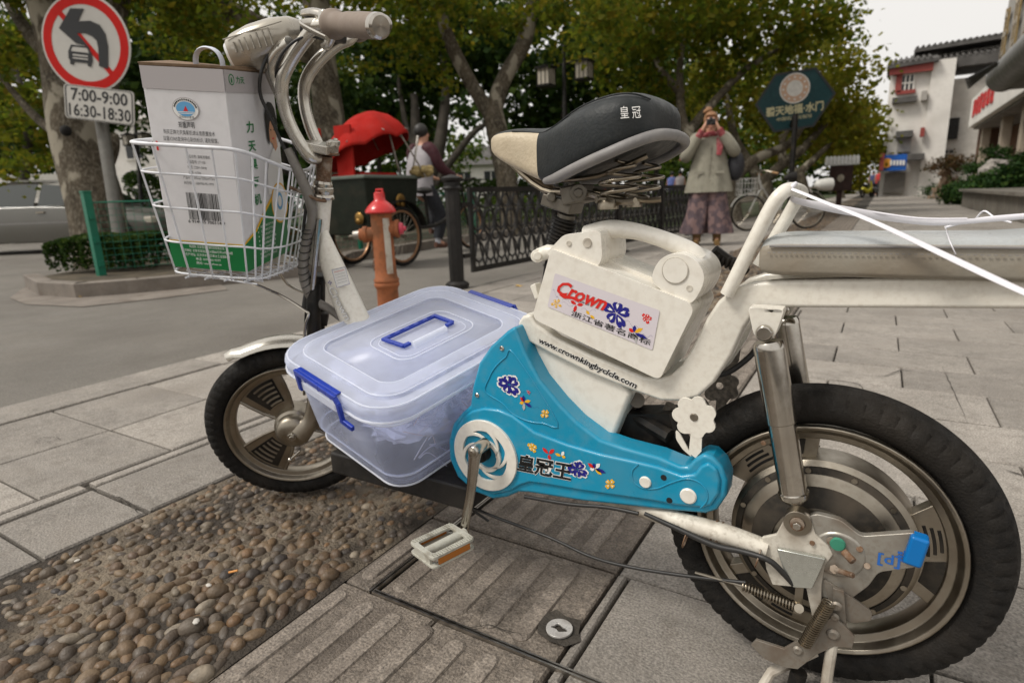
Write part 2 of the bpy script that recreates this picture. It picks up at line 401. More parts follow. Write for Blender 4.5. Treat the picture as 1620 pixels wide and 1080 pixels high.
# the planted island across the road, then the park behind
isl = [G(40, 452), G(62, 466), G(120, 470), G(220, 462), G(350, 449), G(480, 436), G(540, 424), G(560, 412), G(640, 400), G(700, 389), G(790, 376)]
isl = [(p.x, p.y) for p in isl]
print('ISL', [(round(a, 1), round(b, 1)) for a, b in isl])
isl += [(-6.3, 16), (-6.3, 60)]
back = [(-9.6, 60), (-9.6, 9), (-9.3, 5)]
kb = S(); pts = isl
for (ax, ay), (bx, by) in zip(pts, pts[1:]):
    d = V((bx-ax, by-ay, 0)); n = V((-d.y, d.x, 0)).normalized()*.13; a = V((ax, ay, 0)); b = V((bx, by, 0))
    kb.loft([[a-V((0, 0, .02)), a+V((0, 0, .115)), a+V((0, 0, .12))+n*.15, a+V((0, 0, .12))+n, a+n-V((0, 0, .02))], [b-V((0, 0, .02)), b+V((0, 0, .115)), b+V((0, 0, .12))+n*.15, b+V((0, 0, .12))+n, b+n-V((0, 0, .02))]])
tag(kb.obj('island_kerb', m_kerb, smooth=0), kind='structure')
sheet('island_earth', isl + back, .07, m_earth)
apron = [G(15, 470), G(40, 480), G(130, 484), G(240, 472), G(360, 457), G(350, 449), G(220, 462), G(120, 470), G(62, 466), G(40, 452)]
tag(S().poly([V((p.x, p.y, -.006)) for p in apron]).obj('island_gutter', m_kerb, smooth=0), kind='structure')
m_grass = M('lawn', (.045, .06, .02), .95, var=.5, vs=3, bump=1, bs=40)
sheet('park_ground', [(-9.6, 11), (-2.9, 13), (-2.9, 90), (-60, 90), (-60, 24), (-24, 16)], .01, m_grass)
# ================================================================ THE ELECTRIC BICYCLE
def dep(p): return (V(p)-EY).dot(CF)
def pm(p, px): return px*dep(p)/FPX           # size of so many pixels at that place
m_white = M('cream painted steel', (.73, .695, .615), .28, var=.05, vs=9, dirt=.30, dcol=(.24, .15, .08), ds=16, dlo=.66, dhi=.84, coat=.3)
m_wplas = M('cream plastic', (.75, .715, .64), .26, var=.04, vs=6, dirt=.28, dcol=(.30, .22, .13), ds=9, dlo=.62, dhi=.88, coat=.25)
m_grimy = M('grimy painted steel', (.60, .56, .48), .5, var=.15, vs=20, dirt=.8, dcol=(.13, .085, .05), ds=16, dlo=.45, dhi=.7)
m_blue = M('sky blue plastic', (.006, .255, .42), .3, var=.06, vs=8, dirt=.4, dcol=(.16, .27, .30), ds=6, dlo=.52, dhi=.85, coat=.25)
m_chrome = M('worn chrome', (.50, .47, .42), .17, 1, var=.12, vs=26, dirt=.35, dcol=(.20, .14, .09), ds=22, dlo=.5, dhi=.75)
m_alu = M('dull alloy', (.34, .305, .25), .36, 1, var=.15, vs=18, dirt=.5, dcol=(.14, .10, .065), ds=12, dlo=.45, dhi=.75)
m_silver = M('silver lacquer', (.58, .55, .49), .24, .85, var=.06, vs=14, dirt=.28, dcol=(.2, .13, .08), ds=18, dlo=.52, dhi=.75)
m_rust = M('rusty steel', (.16, .09, .05), .75, .3, var=.4, vs=40, dirt=.5, dcol=(.4, .36, .3), ds=30, dlo=.5, dhi=.6)
m_tyre = M('tyre rubber', (.010, .009, .008), .8, spec=.3, var=.3, vs=30, bump=.3, bs=300, dirt=.4, dcol=(.04, .032, .024), ds=9)
m_black = M('black paint', (.007, .0065, .006), .5, spec=.3, var=.3, vs=20, dirt=.4, dcol=(.07, .055, .04), ds=10)
m_blackp = M('black plastic', (.016, .015, .014), .5, spec=.3, var=.2, vs=20, dirt=.2, dcol=(.1, .085, .07), ds=12)
m_leather = M('charcoal vinyl', (.017, .020, .021), .46, spec=.35, var=.15, vs=25, bump=.10, bs=260, dirt=.2, dcol=(.09, .085, .075), ds=15)
m_beige = M('beige vinyl', (.50, .42, .30), .4, var=.08, vs=20, bump=.15, bs=200, dirt=.25, dcol=(.25, .18, .1), ds=16)
m_greytrim = M('grey trim', (.20, .19, .185), .5, var=.1, vs=20, dirt=.3, dcol=(.35, .33, .3), ds=18)
m_taupe = M('taupe rubber', (.21, .165, .13), .6, var=.1, vs=20, dirt=.3, dcol=(.1, .07, .05), ds=20)
m_cable = M('black cable', (.022, .021, .02), .45, var=.1)
m_dark = plain('painted hollow shade', (.012, .011, .010), .9)  # near-black colour that paints in the shade of hollows and openings
m_sticker = M('pale lilac sticker', (.62, .57, .60), .35, var=.04)
P_ = {k: plain('print '+k, c, .4) for k, c in dict(red=(.62, .02, .015), navy=(.015, .015, .20), yellow=(.75, .42, .02), black=(.01, .01, .01), white=(.78, .77, .74), grey=(.42, .41, .4), green=(.02, .22, .07), lightblue=(.12, .35, .6)).items()}
PK = list(P_); PM = [P_[k] for k in PK]
def pc(s, k): s.c = PK.index(k)

BY = .897
bike = thing('electric_bicycle', 'cream electric bicycle with sky blue chain guard and white wire basket parked on the pavement', 'electric bicycle', (-.6, BY, 0))
XF = V((-1, 0, 0)); ZU = V((0, 0, 1)); YT = V((0, -1, 0))
def yp(pts, y): return [Y(a, b, y) for a, b in pts]
def part(s, name, mat, par=bike, **k): return s.obj(name, mat, par, **k)

# ---- wheels
def tyre(s, c, n, u, r0, r1, w, knobs=64, seg=4, depth=.0022):
    f = u.cross(n); rm = (r0+r1)/2; N_ = knobs*seg; rings = []
    for i in range(N_):
        a = 2*PI*i/N_; d = u*math.cos(a) + f*math.sin(a); ring = []
        ph = i % seg
        for j in range(20):
            b = 2*PI*j/20; rr = (r1-r0)/2*math.cos(b); h = w*math.sin(b)
            if abs(math.sin(b)) > .55: h *= 1.0
            k = 0
            if math.cos(b) > .1:
                sh = math.cos(b)
                if ph == 0 and sh < .8: k = depth*1.3
                if (i + (1 if math.sin(b) > 0 else 3)) % seg == 0 and sh >= .8 and abs(math.sin(b)) > .1: k = depth
                if j in (1, 19): k += depth*.8
            ring.append(c + d*(rm+rr-k*max(math.cos(b), .3)) + n*(h - (k*.8 if math.sin(b) > 0 else -k*.8)*(1 if abs(math.sin(b)) > .5 else 0)))
        rings.append(ring)
    return s.loft(rings, False, True)
def wpt(c, n, u, r, a, off):
    f = n.cross(u)
    return c + u*(r*math.cos(a)) + f*(r*math.sin(a)) + n*off
RC = V((-.031, .887, .222)); RN = V((0, -math.cos(.0237), math.sin(.0237))); RU = V((0, math.sin(.0237), math.cos(.0237)))
s = S(); rimp = [(.171, .030), (.169, .033), (.164, .031), (.158, .020), (.148, .017), (.146, .008), (.146, -.008), (.148, -.017), (.158, -.02), (.169, -.033), (.171, -.03), (.163, 0)]
s.lathe(rimp, RC, RN, 72, closed=True, ref=RU)
# web between windows and motor
def web(s, c, n, u, r0, r1, a0, a1, h0, h1, k=8, narrow=0):
    o = [wpt(c, n, u, r1, a0+(a1-a0)*i/k, h0) for i in range(k+1)]; am = (a0+a1)/2
    i_ = [wpt(c, n, u, r0, am+(a1-a0)*(1-narrow)*(.5-i/k), h0) for i in range(k+1)]
    s.plate(o+i_, n*(h1-h0))
_p = PL(1478, 880, RC+RN*.013, RN)-RC; RA = math.atan2(_p.dot(RN.cross(RU)), _p.dot(RU))
for k in range(3):
    a = RA+k*2*PI/3
    web(s, RC, RN, RU, .112, .150, a-R(29), a+R(29), -.012, .012, narrow=.1)
rw = part(s, 'rear_wheel', m_alu, bevel=.0015)
s = S(); tyre(s, RC, RN, RU, .166, .2235, .0325, 66); part(s, 'tyre', m_tyre, rw, smooth=28)
s = S(); s.lathe([(.0, .054), (.045, .054), (.058, .052), (.066, .048), (.094, .041), (.104, .036), (.112, .032), (.120, .025), (.1205, -.024), (.105, -.034), (.0, -.04)], RC, RN, 96, ref=RU)
mh = part(s, 'hub_motor', m_alu, rw, smooth=40)
s = S()
s.lathe([(.1045, .0355), (.104, .0375), (.1125, .0335), (.113, .0315)], RC, RN, 96, closed=True, ref=RU)
s.lathe([(.060, .0515), (.0605, .053), (.088, .0445), (.088, .0425)], RC, RN, 96, closed=True, ref=RU)
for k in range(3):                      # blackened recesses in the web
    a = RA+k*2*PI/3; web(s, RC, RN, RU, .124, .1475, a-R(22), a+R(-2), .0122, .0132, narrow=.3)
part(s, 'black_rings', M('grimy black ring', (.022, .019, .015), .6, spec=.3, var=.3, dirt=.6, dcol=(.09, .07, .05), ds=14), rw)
def _sc(s, k): p = wpt(RC, RN, RU, .1085, k*PI/6+.2, .0345); s.cyl(p, p+RN*.0032, .0038, n=14)
pieces('screw', 12, _sc, m_alu, mh)
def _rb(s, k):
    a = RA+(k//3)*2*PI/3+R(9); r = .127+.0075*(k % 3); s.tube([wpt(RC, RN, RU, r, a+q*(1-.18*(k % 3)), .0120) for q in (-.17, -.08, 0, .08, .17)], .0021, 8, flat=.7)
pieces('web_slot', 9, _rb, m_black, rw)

# ---- steering frame, turned to the left
A0 = V((-.989, BY, .805)); ST, TL = .7644, .2708
FU = V((math.sin(TL), 0, math.cos(TL))); _f0 = V((-math.cos(TL), 0, math.sin(TL))); _l0 = FU.cross(_f0)
FW = _f0*math.cos(ST)+_l0*math.sin(ST); FL = FU.cross(FW)
def fl(f, l, u): return A0 + FW*f + FL*l + FU*u
def fp(px, py, a): return PL(px, py, A0+FL*a, FL)
FC = A0 - FU*.6304 + FW*.0209
FUW = (ZU - FL*ZU.dot(FL)).normalized()
s = S(); s.lathe([(.158, .022), (.156, .025), (.151, .023), (.146, .014), (.135, .011), (.133, .005), (.133, -.005), (.135, -.011), (.146, -.014), (.156, -.025), (.158, -.022), (.15, 0)], FC, FL, 72, closed=True, ref=FUW)
def fang(px, py):
    p = fp(px, py, 0)-FC; f = FL.cross(FUW); return math.atan2(p.dot(f), p.dot(FUW))
a1 = fang(428, 628)
SA = [a1, a1-R(120), a1+R(120)]
SA[1 if abs(SA[1]-fang(420, 722)) < abs(SA[2]-fang(420, 722)) else 2] = fang(420, 722)
for a in SA:
    web(s, FC, FL, FUW, .04, .138, a-R(25), a+R(25), -.006, .006, narrow=-.35)
    s.tube([wpt(FC, FL, FUW, r, a-R(25)*(1+.35*(.138-r)/.098), .006) for r in (.045, .08, .11, .137)], .004, 8)
    s.tube([wpt(FC, FL, FUW, r, a+R(25)*(1+.35*(.138-r)/.098), .006) for r in (.045, .08, .11, .137)], .004, 8)
s.lathe([(0, .03), (.04, .03), (.046, .024), (.048, 0), (.046, -.024), (.04, -.03), (0, -.03)], FC, FL, 40, ref=FUW)
fwheel = part(s, 'front_wheel', m_alu, bevel=.001)
s = S(); tyre(s, FC, FL, FUW, .153, .2035, .0265, 60); part(s, 'tyre', m_tyre, fwheel, smooth=28)
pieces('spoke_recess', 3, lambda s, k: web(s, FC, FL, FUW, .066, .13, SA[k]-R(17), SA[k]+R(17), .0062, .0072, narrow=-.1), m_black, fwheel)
pieces('spoke_rib', 15, lambda s, k: s.tube([wpt(FC, FL, FUW, .071+(k % 5)*.0125, SA[k//5]+R(q), .0078) for q in (-15, -7, 1, 9)], .0026, 6, flat=.6), m_alu, fwheel)
# fender
s = S(); af = fang(352, 556)
sg = 1 if math.sin(af) > 0 else -1
rings = []
for i in range(22):
    a = af - sg*R(100)*i/21; w = .030*(1 if i > 1 else (.55, .9)[i])
    ring = []
    for j in range(9):
        b = PI*(j/8)-PI/2; ring.append(wpt(FC, FL, FUW, .212+.016*math.cos(b)+(.006 if i < 2 else 0), a, w*math.sin(b)))
    for j in range(8, -1, -1):
        b = PI*(j/8)-PI/2; ring.append(wpt(FC, FL, FUW, .2105+.016*math.cos(b)+(.006 if i < 2 else 0), a, (w-.0012)*math.sin(b)))
    rings.append(ring)
s.loft(rings); part(s, 'front_fender', m_silver)
# drum brake plate and the fork legs
s = S(); bc = fl(0, 0, 0)
def fo(f, u, l): return FC + FW*f + FU*u + FL*l
s.lathe([(0, .062), (.012, .062), (.02, .060), (.034, .056), (.040, .048), (.041, .032), (0, .032)], FC, FL, 36, ref=FUW)
s.tube([fo(-.012, 0, .052), fo(-.036, .035, .052), fo(-.04, .09, .050), fo(-.04, .125, .048)], [.030, .019, .015, .017], 14, k=5, flat=.55)
br = part(s, 'drum_brake', m_alu, smooth=60)
s = S(); s.cyl(FC+FL*.060, FC+FL*.070, .011, n=6); s.cyl(FC+FL*.068, FC+FL*.077, .006, n=16)
s.cyl(fo(-.02, -.045, .055), fo(.0, -.07, .055), .003); s.ball(fo(.002, -.072, .055), .006)
part(s, 'axle_nut', m_chrome, br, bevel=.001)
s = S()
for l in (.055, -.055):
    s.tube([fo(-.04, .10, l*.95), fo(-.035, .17, l), fo(-.03, .25, l*.9), fo(-.022, .33, l*.62), fl(-.0, l*.3, -.27)], [.014, .016, .016, .015, .013], 12, k=4)
s.tube([fl(0, 0, -.25), fl(0, 0, -.335)], [.02, .026], 14)
s.box(fo(-.03, .285, 0), (.05, .06, .03), Matrix((FW, FL, FU)).transposed())
part(s, 'fork', m_black, bevel=.002)
s = S(); s.tube([fl(.0, .03, -.12), fl(.004, .032, -.3), fl(0, .05, -.42)], .006, 8); part(s, 'fork_rod', m_chrome)

# ---- head tube, stem, handlebar (the bars are set a little straighter than the wheel)
FW = _f0*math.cos(ST-.3)+_l0*math.sin(ST-.3); FL = FU.cross(FW)
s = S(); hb = fl(0, 0, -.335)
s.lathe([(.0, -.225), (.020, -.225), (.0205, -.12), (.0205, -.075), (0, -.075)], A0, FU, 26)
dt = [fl(-.004, 0, -.135), V((-.963, BY, .60)), Y(546, 470, BY), Y(585, 560, BY), Y(640, 690, BY)]
dt[0] = A0 - FU*.15
dt[1] = Y(520, 405, BY)
s.tube(dt, [.018, .026, .034, .038, .036], 20, k=6, flat=.72, ref=V((-1, 0, .3)))
part(s, 'down_tube', m_white, smooth=50)
s = S(); s.lathe([(0, -.080), (.025, -.08), (.0265, -.076), (.025, -.073), (.022, -.071), (.0225, -.066), (.0235, -.062), (.0225, -.058), (.020, -.056), (.0205, -.05), (.0175, -.045), (0, -.045)], A0, FU, 28); part(s, 'headset', m_chrome)
s = S(); s.lathe([(0, -.055), (.0155, -.055), (.015, .005), (0, .005)], A0, FU, 22)
s.plate(fillet([A0+FU*.005+V((x, y, 0)) for x, y in ((-.045, -.03), (.022, -.02), (.024, .02), (-.045, .03))], .008, 3), FU*.004)
s.cyl(fl(-.004, .0, .008), fl(-.004, 0, .016), .009, n=6)
part(s, 'steerer', m_rust, bevel=.0008)
s = S(); Rf = Matrix((FW, FL, FU)).transposed()
s.box(fl(.012, 0, .020), (.055, .07, .018), Rf); s.box(fl(-.01, -.018, .032), (.02, .02, .012), Rf); s.cyl(fl(-.012, .018, .028), fl(-.012, .018, .038), .006, n=6); s.cyl(fl(-.012, -.018, .036), fl(-.012, -.018, .042), .006, n=6)
part(s, 'stem_clamp', m_silver, bevel=.004, seg=3)
def bar_side(sg_):
    return [fl(.010, .016*sg_, .0), fl(.020, .036*sg_, .004), fl(.052, .046*sg_, .048), fl(.071, .050*sg_, .095), fl(.073, .052*sg_, .135), fl(.055, .057*sg_, .175), fl(.024, .070*sg_, .215), fl(.0, .085*sg_, .235), fl(-.035 if sg_ > 0 else -.006, .105*sg_, .243 if sg_ > 0 else .256), fl(-.10 if sg_ > 0 else -.014, .17*sg_, .245 if sg_ > 0 else .272), fl(-.157 if sg_ > 0 else -.022, .232*sg_, .246 if sg_ > 0 else .286)]
s = S()
for sg_ in (1, -1): s.tube(bar_side(sg_), .0125, 18, k=5)
part(s, 'handlebar', m_silver, smooth=60)
for sg_ in (1, -1):
    b = bar_side(sg_); g0, g1 = b[8], b[10]; ax = (g1-g0).normalized(); ln = (g1-g0).length
    s = S()
    s.lathe([(.014, -.006), (.022, -.006), (.0245, 0), (.0245, .012), (.021, .018), (.019, .03), (.0185, .05), (.020, .07), (.0195, .095), (.020, .12), (.019, ln)], g0, ax, 28)
    gp = part(s, 'grip', m_taupe, smooth=60)
    s = S(); s.lathe([(.0, ln+.006), (.015, ln+.007), (.019, ln+.003), (.0195, ln-.008), (.0, ln-.008)], g0, ax, 28); part(s, 'end_cap', m_chrome, gp)
    s = S(); Rg = Matrix((ax, FU, ax.cross(FU))).transposed()
    s.box(g0-ax*.018+FU*.006, (.022, .030, .034), Rg); lv = part(s, 'lever_clamp', m_silver, bevel=.005)
    q0 = g0-ax*.02
    s = S()
    if sg_ == 1:
        s.tube([q0+FW*.012, q0+FW*.035-FU*.004, q0+FW*.052+ax*.01-FU*.01, q0+FW*.05+ax*.06-FU*.02, q0+FW*.045+ax*.11-FU*.028], [.008, .007, .006, .006, .005], 10, k=4, flat=.5)
        part(s, 'brake_lever', m_silver, lv)
        s = S(); s.tube([q0+FU*.012+FW*.01, q0+FU*.014-ax*.02+FW*.02, q0-ax*.05+FU*.012+FW*.025], [.009, .0085, .007], 12, k=4)
        part(s, 'lever_barrel', m_chrome, lv)
        s = S(); s.tube([g0+ax*.004+FU*.004, g0-ax*.002-FU*.018, g0-ax*.016-FU*.034, g0-ax*.034-FU*.036], [.012, .010, .0085, .006], 12, k=4, flat=.9); part(s, 'grip_guard', m_silver, gp, smooth=60)
    else:
        s.tube([q0+FW*.012, q0+FW*.05, q0+FW*.05+ax*.1-FU*.02], .006, 10); part(s, 'brake_lever', m_silver, lv)
# headlight shell
def hl(px, py, a): return fp(px, py, a)
s = S(); rings = []
hc = fl(.105, .0, .205); hd = (FW*.90 - FU*.42).normalized(); hu = (FU - hd*FU.dot(hd)).normalized()
for d, w, t, b in ((-.052, .022, .020, -.012), (-.035, .050, .030, -.024), (-.005, .064, .035, -.034), (.035, .070, .034, -.046), (.070, .067, .028, -.054), (.083, .061, .022, -.054)):
    ring = []
    for j in range(28):
        a = 2*PI*j/28; x = math.cos(a); z = math.sin(a); e = 2.6
        rx = math.copysign(abs(x)**(2/e), x)*w; rz = math.copysign(abs(z)**(2/e), z); rz = rz*t if rz > 0 else rz*(-b)
        ring.append(hc + hd*d + FL*rx + hu*rz)
    rings.append(ring)
s.loft(rings); hsh = part(s, 'headlight', M('champagne plastic', (.46, .42, .35), .26, .45, var=.05, coat=.4, dirt=.15, ds=10), smooth=50)
s = S(); r2 = []
for d, f_ in ((.0835, .93), (.094, .80), (.098, .5)):
    r2.append([hc + hd*d + FL*((p-hc).dot(FL)*f_) + hu*((p-hc).dot(hu)*f_) for p in rings[-1]])
s.loft(r2); part(s, 'headlight_lens', M('clear lens', (.75, .75, .74), .12, .3, var=.05), hsh)
s = S()
for i in range(7):
    d = -.01+i*.012
    s.box(hc+hd*d+FL*(.0665+.002*(i > 1))-hu*.006, (.0022, .004, .030-.002*i), Matrix((hd, FL, hu)).transposed())
s.tube([hc+FL*.0672+hu*.012+hd*q for q in (-.04, 0, .04, .08)], .0012, 6)
part(s, 'side_ribs', M('shaded lamp ribs', (.34, .31, .26), .4, var=.05), hsh)  # shell colour darkened, so the ribs' shade is put into the colour
s = S(); s.tube([fl(.06, .055, .20), fl(.085, .045, .18), fl(.10, .035, .15), fl(.09, .035, .12), fl(.075, .048, .10)], [.014, .016, .017, .014, .010], 14, k=4)
part(s, 'headlight_bracket', m_silver, smooth=60)
s = S(); s.box(fl(.02, .0, .232), (.05, .12, .022), Rf); part(s, 'bar_cover', m_blackp, bevel=.006)

# ---- cables at the front
s = S()
s.tube([fp(425, 85, .05), fp(413, 115, .06), fp(412, 150, .06), fp(430, 190, .055), fp(450, 235, .05), fp(470, 262, .045), fp(484, 310, .035), fp(480, 370, .03), fp(482, 430, .03)], .0033, 10, k=6)
s.tube([fp(518, 64, .08), fp(485, 58, .08), fp(458, 72, .08), fp(440, 100, .07), fp(438, 140, .03), fp(455, 190, .02), fp(478, 285, .03)], .0026, 8, k=6)
part(s, 'brake_cables', m_cable, smooth=70)
s = S()
s.tube([fp(455, 235, .05), fp(470, 268, .045), fp(488, 310, .035), fp(494, 345, .03), fp(484, 385, .03), fp(480, 420, .03), fp(484, 450, .03), fp(497, 475, .03), fp(520, 488, .03), fp(545, 508, .03)], [.008, .010, .011, .0105, .0105, .011, .0115, .011, .009, .007], 12, k=6)
lo_ = part(s, 'cable_sleeve', M('wrapped cable sleeve', (.20, .185, .165), .5, var=.2, vs=25, dirt=.4, dcol=(.1, .08, .06), ds=14), smooth=70)
s = S()
pts = catmull([fp(488, 360, .03), fp(484, 385, .03), fp(480, 420, .03), fp(484, 450, .03), fp(497, 475, .03)], 3)
for i, p in enumerate(pts[:-1]):
    t, u, w = frame(pts[i+1]-p); s.tube(circ(p, u, (w*.94+t*.35), .0117, 14), .0011, 5, closed=True)
part(s, 'tie_wraps', m_cable, lo_)
s = S(); s.tube([fp(455, 295, .03), fp(480, 305, .04), fp(502, 316, .04), fp(515, 318, .02)], .0035, 8, k=4); part(s, 'basket_strap', m_rust)

# ---- basket (stands square to the carton in it)
BO = V((-1.19, .661, .605)); BX, BYv, BZ = V((.896, .433, -.1)).normalized(), V((-.418, .898, .139)).normalized(), V((.15, -.083, .985)).normalized()
def bk(x, y, z): return BO + BX*x + BYv*y + BZ*z
m_wire = M('white coated wire', (.72, .73, .76), .35, var=.04, dirt=.2, dcol=(.2, .17, .13), ds=30)
top = [(-.003, -.050, .237), (.10, -.056, .236), (.186, -.050, .234), (.205, .02, .212), (.212, .10, .188), (.21, .16, .180), (.212, .20, .184), (.20, .245, .21), (.10, .262, .236), (0, .255, .237), (-.012, .10, .237)]
bot = [(.012, -.012, -.010), (.09, -.016, -.014), (.158, -.012, -.014), (.170, .02, -.022), (.172, .08, -.028), (.172, .13, -.032), (.172, .17, -.034), (.160, .205, -.03), (.09, .215, -.02), (.02, .21, -.012), (.008, .10, -.01)]
def lp(t):
    return [bk(*[a+(b-a)*t for a, b in zip(p, q)]) for p, q in zip(bot, top)]
s = S(); s.tube(lp(1), .0034, 8, k=6, closed=True)
for t in (.02, .28, .55, .80): s.tube(lp(t), .0021, 6, k=6, closed=True)
TT = catmull([V(p) for p in top], 4, True); BB = catmull([V(p) for p in bot], 4, True)
for i in range(0, 44, 2):
    if i in (14, 18, 22, 26) : pass
    a, b = BB[i], TT[i]; s.tube([bk(*(a*.8+V((.09, .1, -.02))*.2+V((0, 0, -.002)))), bk(*a), bk(*(a*.72+b*.28)), bk(*b)], .0020, 6)
for i in range(9):
    y = .0+.024*i; s.tube([bk(.01, y, -.013-.001*i), bk(.17, y, -.024-.001*i)], .0017, 5)
for i in range(4):
    x = .03+.04*i; s.tube([bk(x, -.012, -.018), bk(x, .20, -.034)], .0022, 5)
part(s, 'basket', m_wire, smooth=70)
s = S()
ft = fo(-.03, .26, .062)
s.tube([bk(.12, .02, -.02), fp(440, 465, .05), fp(484, 492, .055), fp(488, 500, .06), fp(482, 525, .062), fo(-.04, .115, .062)], .003, 8, k=3)
s.tube([bk(.13, .16, -.03), fp(455, 450, -.04), fp(492, 470, -.03), fp(497, 490, -.03), fp(495, 520, -.04)], .003, 8, k=3)
part(s, 'basket_stay', m_chrome)

# ---- main frame: the cream side rails sweeping from the battery cradle up to the rear rack
rail = [(1760, 434), (1400, 440), (1230, 444), (1190, 448), (1160, 457), (1136, 476), (1118, 503), (1096, 548), (1078, 578), (1060, 594), (1042, 599), (1020, 597), (935, 562), (880, 535), (846, 512), (838, 497), (826, 500), (818, 511), (822, 526), (836, 541), (870, 560), (930, 590), (1000, 618), (1045, 634), (1080, 635), (1105, 628), (1130, 605), (1158, 562), (1178, 518), (1190, 499), (1210, 489), (1240, 487), (1400, 488), (1760, 490)]
Rl = yp(rail, .832)
s = S(); s.plate(Rl, V((0, .026, 0))); s.plate([p+V((0, .104, 0)) for p in Rl], V((0, .026, 0)))
f0 = [Y(846, 512, .832), Y(838, 497, .832), Y(826, 500, .832), Y(818, 511, .832), Y(824, 528, .832)]
s.plate([p+V((-.003, .018, 0)) for p in f0], V((0, .094, 0)))
for a, b in ((1250, 450), (1560, 446)): p = Y(a, b, .85); s.tube([p+V((0, 0, -.02)), p+V((0, .1, -.02))], .011, 12)
part(s, 'frame', m_white, bevel=.0055, seg=4)
s = S(); cb = yp([(838, 523), (985, 606), (998, 625), (967, 702), (905, 660), (862, 600), (846, 560)], .842)
s.plate(cb, V((0, .11, 0))); part(s, 'controller_box', m_wplas, bevel=.008, seg=3)
s = S(); s.tube([V((-.98, BY, .19)), V((-.75, BY, .165)), Y(900, 760, BY), Y(1010, 790, BY)], .022, 12, k=3)
s.tube([Y(1000, 600, BY), Y(985, 700, BY), Y(970, 800, BY)], .014, 10); s.tube([Y(1062, 640, BY), Y(1000, 760, BY)], .009, 10)
s.cyl(Y(1008, 633, .865), Y(1008, 633, .93), .012)
part(s, 'lower_frame', M('dirty frame steel', (.16, .14, .115), .6, .2, var=.2, dirt=.5, ds=12))
s = S(); p0, p1 = V((-.965, .80, .148)), V((-.60, 1.0, .197)); s.box((p0+p1)/2, p1-p0); s.box(((p0+p1)/2)+V((0, 0, -.034)), (.30, .12, .02))
part(s, 'footboard', m_blackp, bevel=.006, seg=3)
# floral stickers of the brand on the frame decals
def blossom(s, c, u, w, r, col, n=5, hole='white', rot=0, fat=.5):
    pc(s, col)
    for k in range(n):
        a = rot+2*PI*k/n; d = u*math.cos(a)+w*math.sin(a); t = -u*math.sin(a)+w*math.cos(a)
        q_ = (1.0, .78, 1.12, .84, 1.15)[k % 5]; s.poly([c+d*(r*x*q_)+t*(r*y*fat*(1.25-.3*q_)) for x, y in ((.06, 0), (.35, .32), (.7, .55), (.95, .42), (1, .12), (.86, 0), (1, -.14), (.92, -.42), (.62, -.5), (.3, -.28))])
    pc(s, hole)
    for k in range(n):
        a = rot+2*PI*k/n; d = u*math.cos(a)+w*math.sin(a); t = -u*math.sin(a)+w*math.cos(a)
        s.poly([c+d*(r*x)+t*(r*y*fat)+YT*.0003 for x, y in ((.3, 0), (.55, .16), (.75, .1), (.6, 0), (.7, -.12), (.5, -.1))])
def leaves(s, c, u, w, r, lst):
    for a, col, l in lst:
        pc(s, col); a = R(a); d = u*math.cos(a)+w*math.sin(a); t = -u*math.sin(a)+w*math.cos(a)
        s.poly([c+d*(r*l*x)+t*(r*y) for x, y in ((.05, 0), (.3, .16), (.65, .22), (1, 0), (.65, -.2), (.3, -.16))])
def dots(s, P, y, n):
    pc(s, 'navy')
    for i in range(n):
        t = i/(n-1); q = P[0]*(1-t)+P[1]*t + V((0, 0, .002*math.sin(t*9))); s.poly(circ(q, V((1, 0, 0)), ZU, .0004, 6))
# ---- battery case
yb = .815
s = S(); s.plate(fillet(yp([(872, 393), (1091, 478), (1097, 492), (1045, 598), (1036, 598), (848, 507), (843, 498)], yb), .006, 4), V((0, .125, 0)))
s.plate(fillet(yp([(862, 402), (892, 371), (950, 364), (953, 408), (944, 425), (900, 415)], yb+.006), .008, 4), V((0, .10, 0)))
s.plate(fillet(yp([(1030, 446), (1034, 425), (1046, 408), (1064, 400), (1086, 402), (1106, 416), (1116, 438), (1108, 462), (1092, 484), (1060, 470)], yb+.005), .012, 4), V((0, .105, 0)))
s.plate(fillet(yp([(945, 404), (1040, 442), (1060, 470), (930, 420)], yb+.04), .004, 3), V((0, .075, 0)))
bc_ = part(s, 'battery_case', m_wplas, bevel=.0065, seg=4)
s = S(); s.tube([Y(930, 372, .872), Y(965, 363, .868), Y(1005, 366, .866), Y(1050, 379, .866), Y(1090, 397, .868), Y(1104, 412, .87)], [.016, .0145, .0125, .0125, .014, .016], 16, k=6, flat=1.1)
part(s, 'carrying_handle', m_wplas, bc_, smooth=60)
s = S(); cc = Y(1068, 428, yb+.004)
s.lathe([(0, .0010), (.0172, .0010), (.0176, .0004), (.0176, -.002), (0, -.002)], cc, YT, 48)
part(s, 'round_cap', m_wplas, bc_); s = S(); s.tube(circ(cc+YT*.0004, V((1, 0, 0)), ZU, .0180, 48), .0004, 6, closed=True); part(s, 'cap_groove', m_grimy, bc_)
s = S()
for a, b, r in ((929, 384, .007), (900, 385, .004), (1091, 456, .0045)):
    s = S(); q = Y(a, b, yb+.0055); s.lathe([(r*.6, .0012), (r, .0012), (r, -.002), (r*.6, -.002)], q, YT, 24, closed=True)
    s.lathe([(0, .0008), (r*.6, .0008), (r*.6, 0), (0, 0)], q, YT, 20)
    part(s, 'screw_hole', m_grimy, bc_)
s = S(); s.plate(fillet(yp([(838, 452), (846, 448), (852, 470), (846, 474)], .85), .002, 2), V((0, .02, 0))); s.cyl(Y(850, 405, .86), Y(850, 405, .89), .011, n=20); s.cyl(Y(850, 405, .855), Y(850, 405, .86), .007, n=20)
s.tube([Y(852, 404, .872), Y(868, 398, .872), Y(880, 400, .872)], .012, 12)
part(s, 'lock_bracket', m_white, bevel=.002)
s = S(); q = [Y(872, 440, .873), Y(1128, 430, .90)]
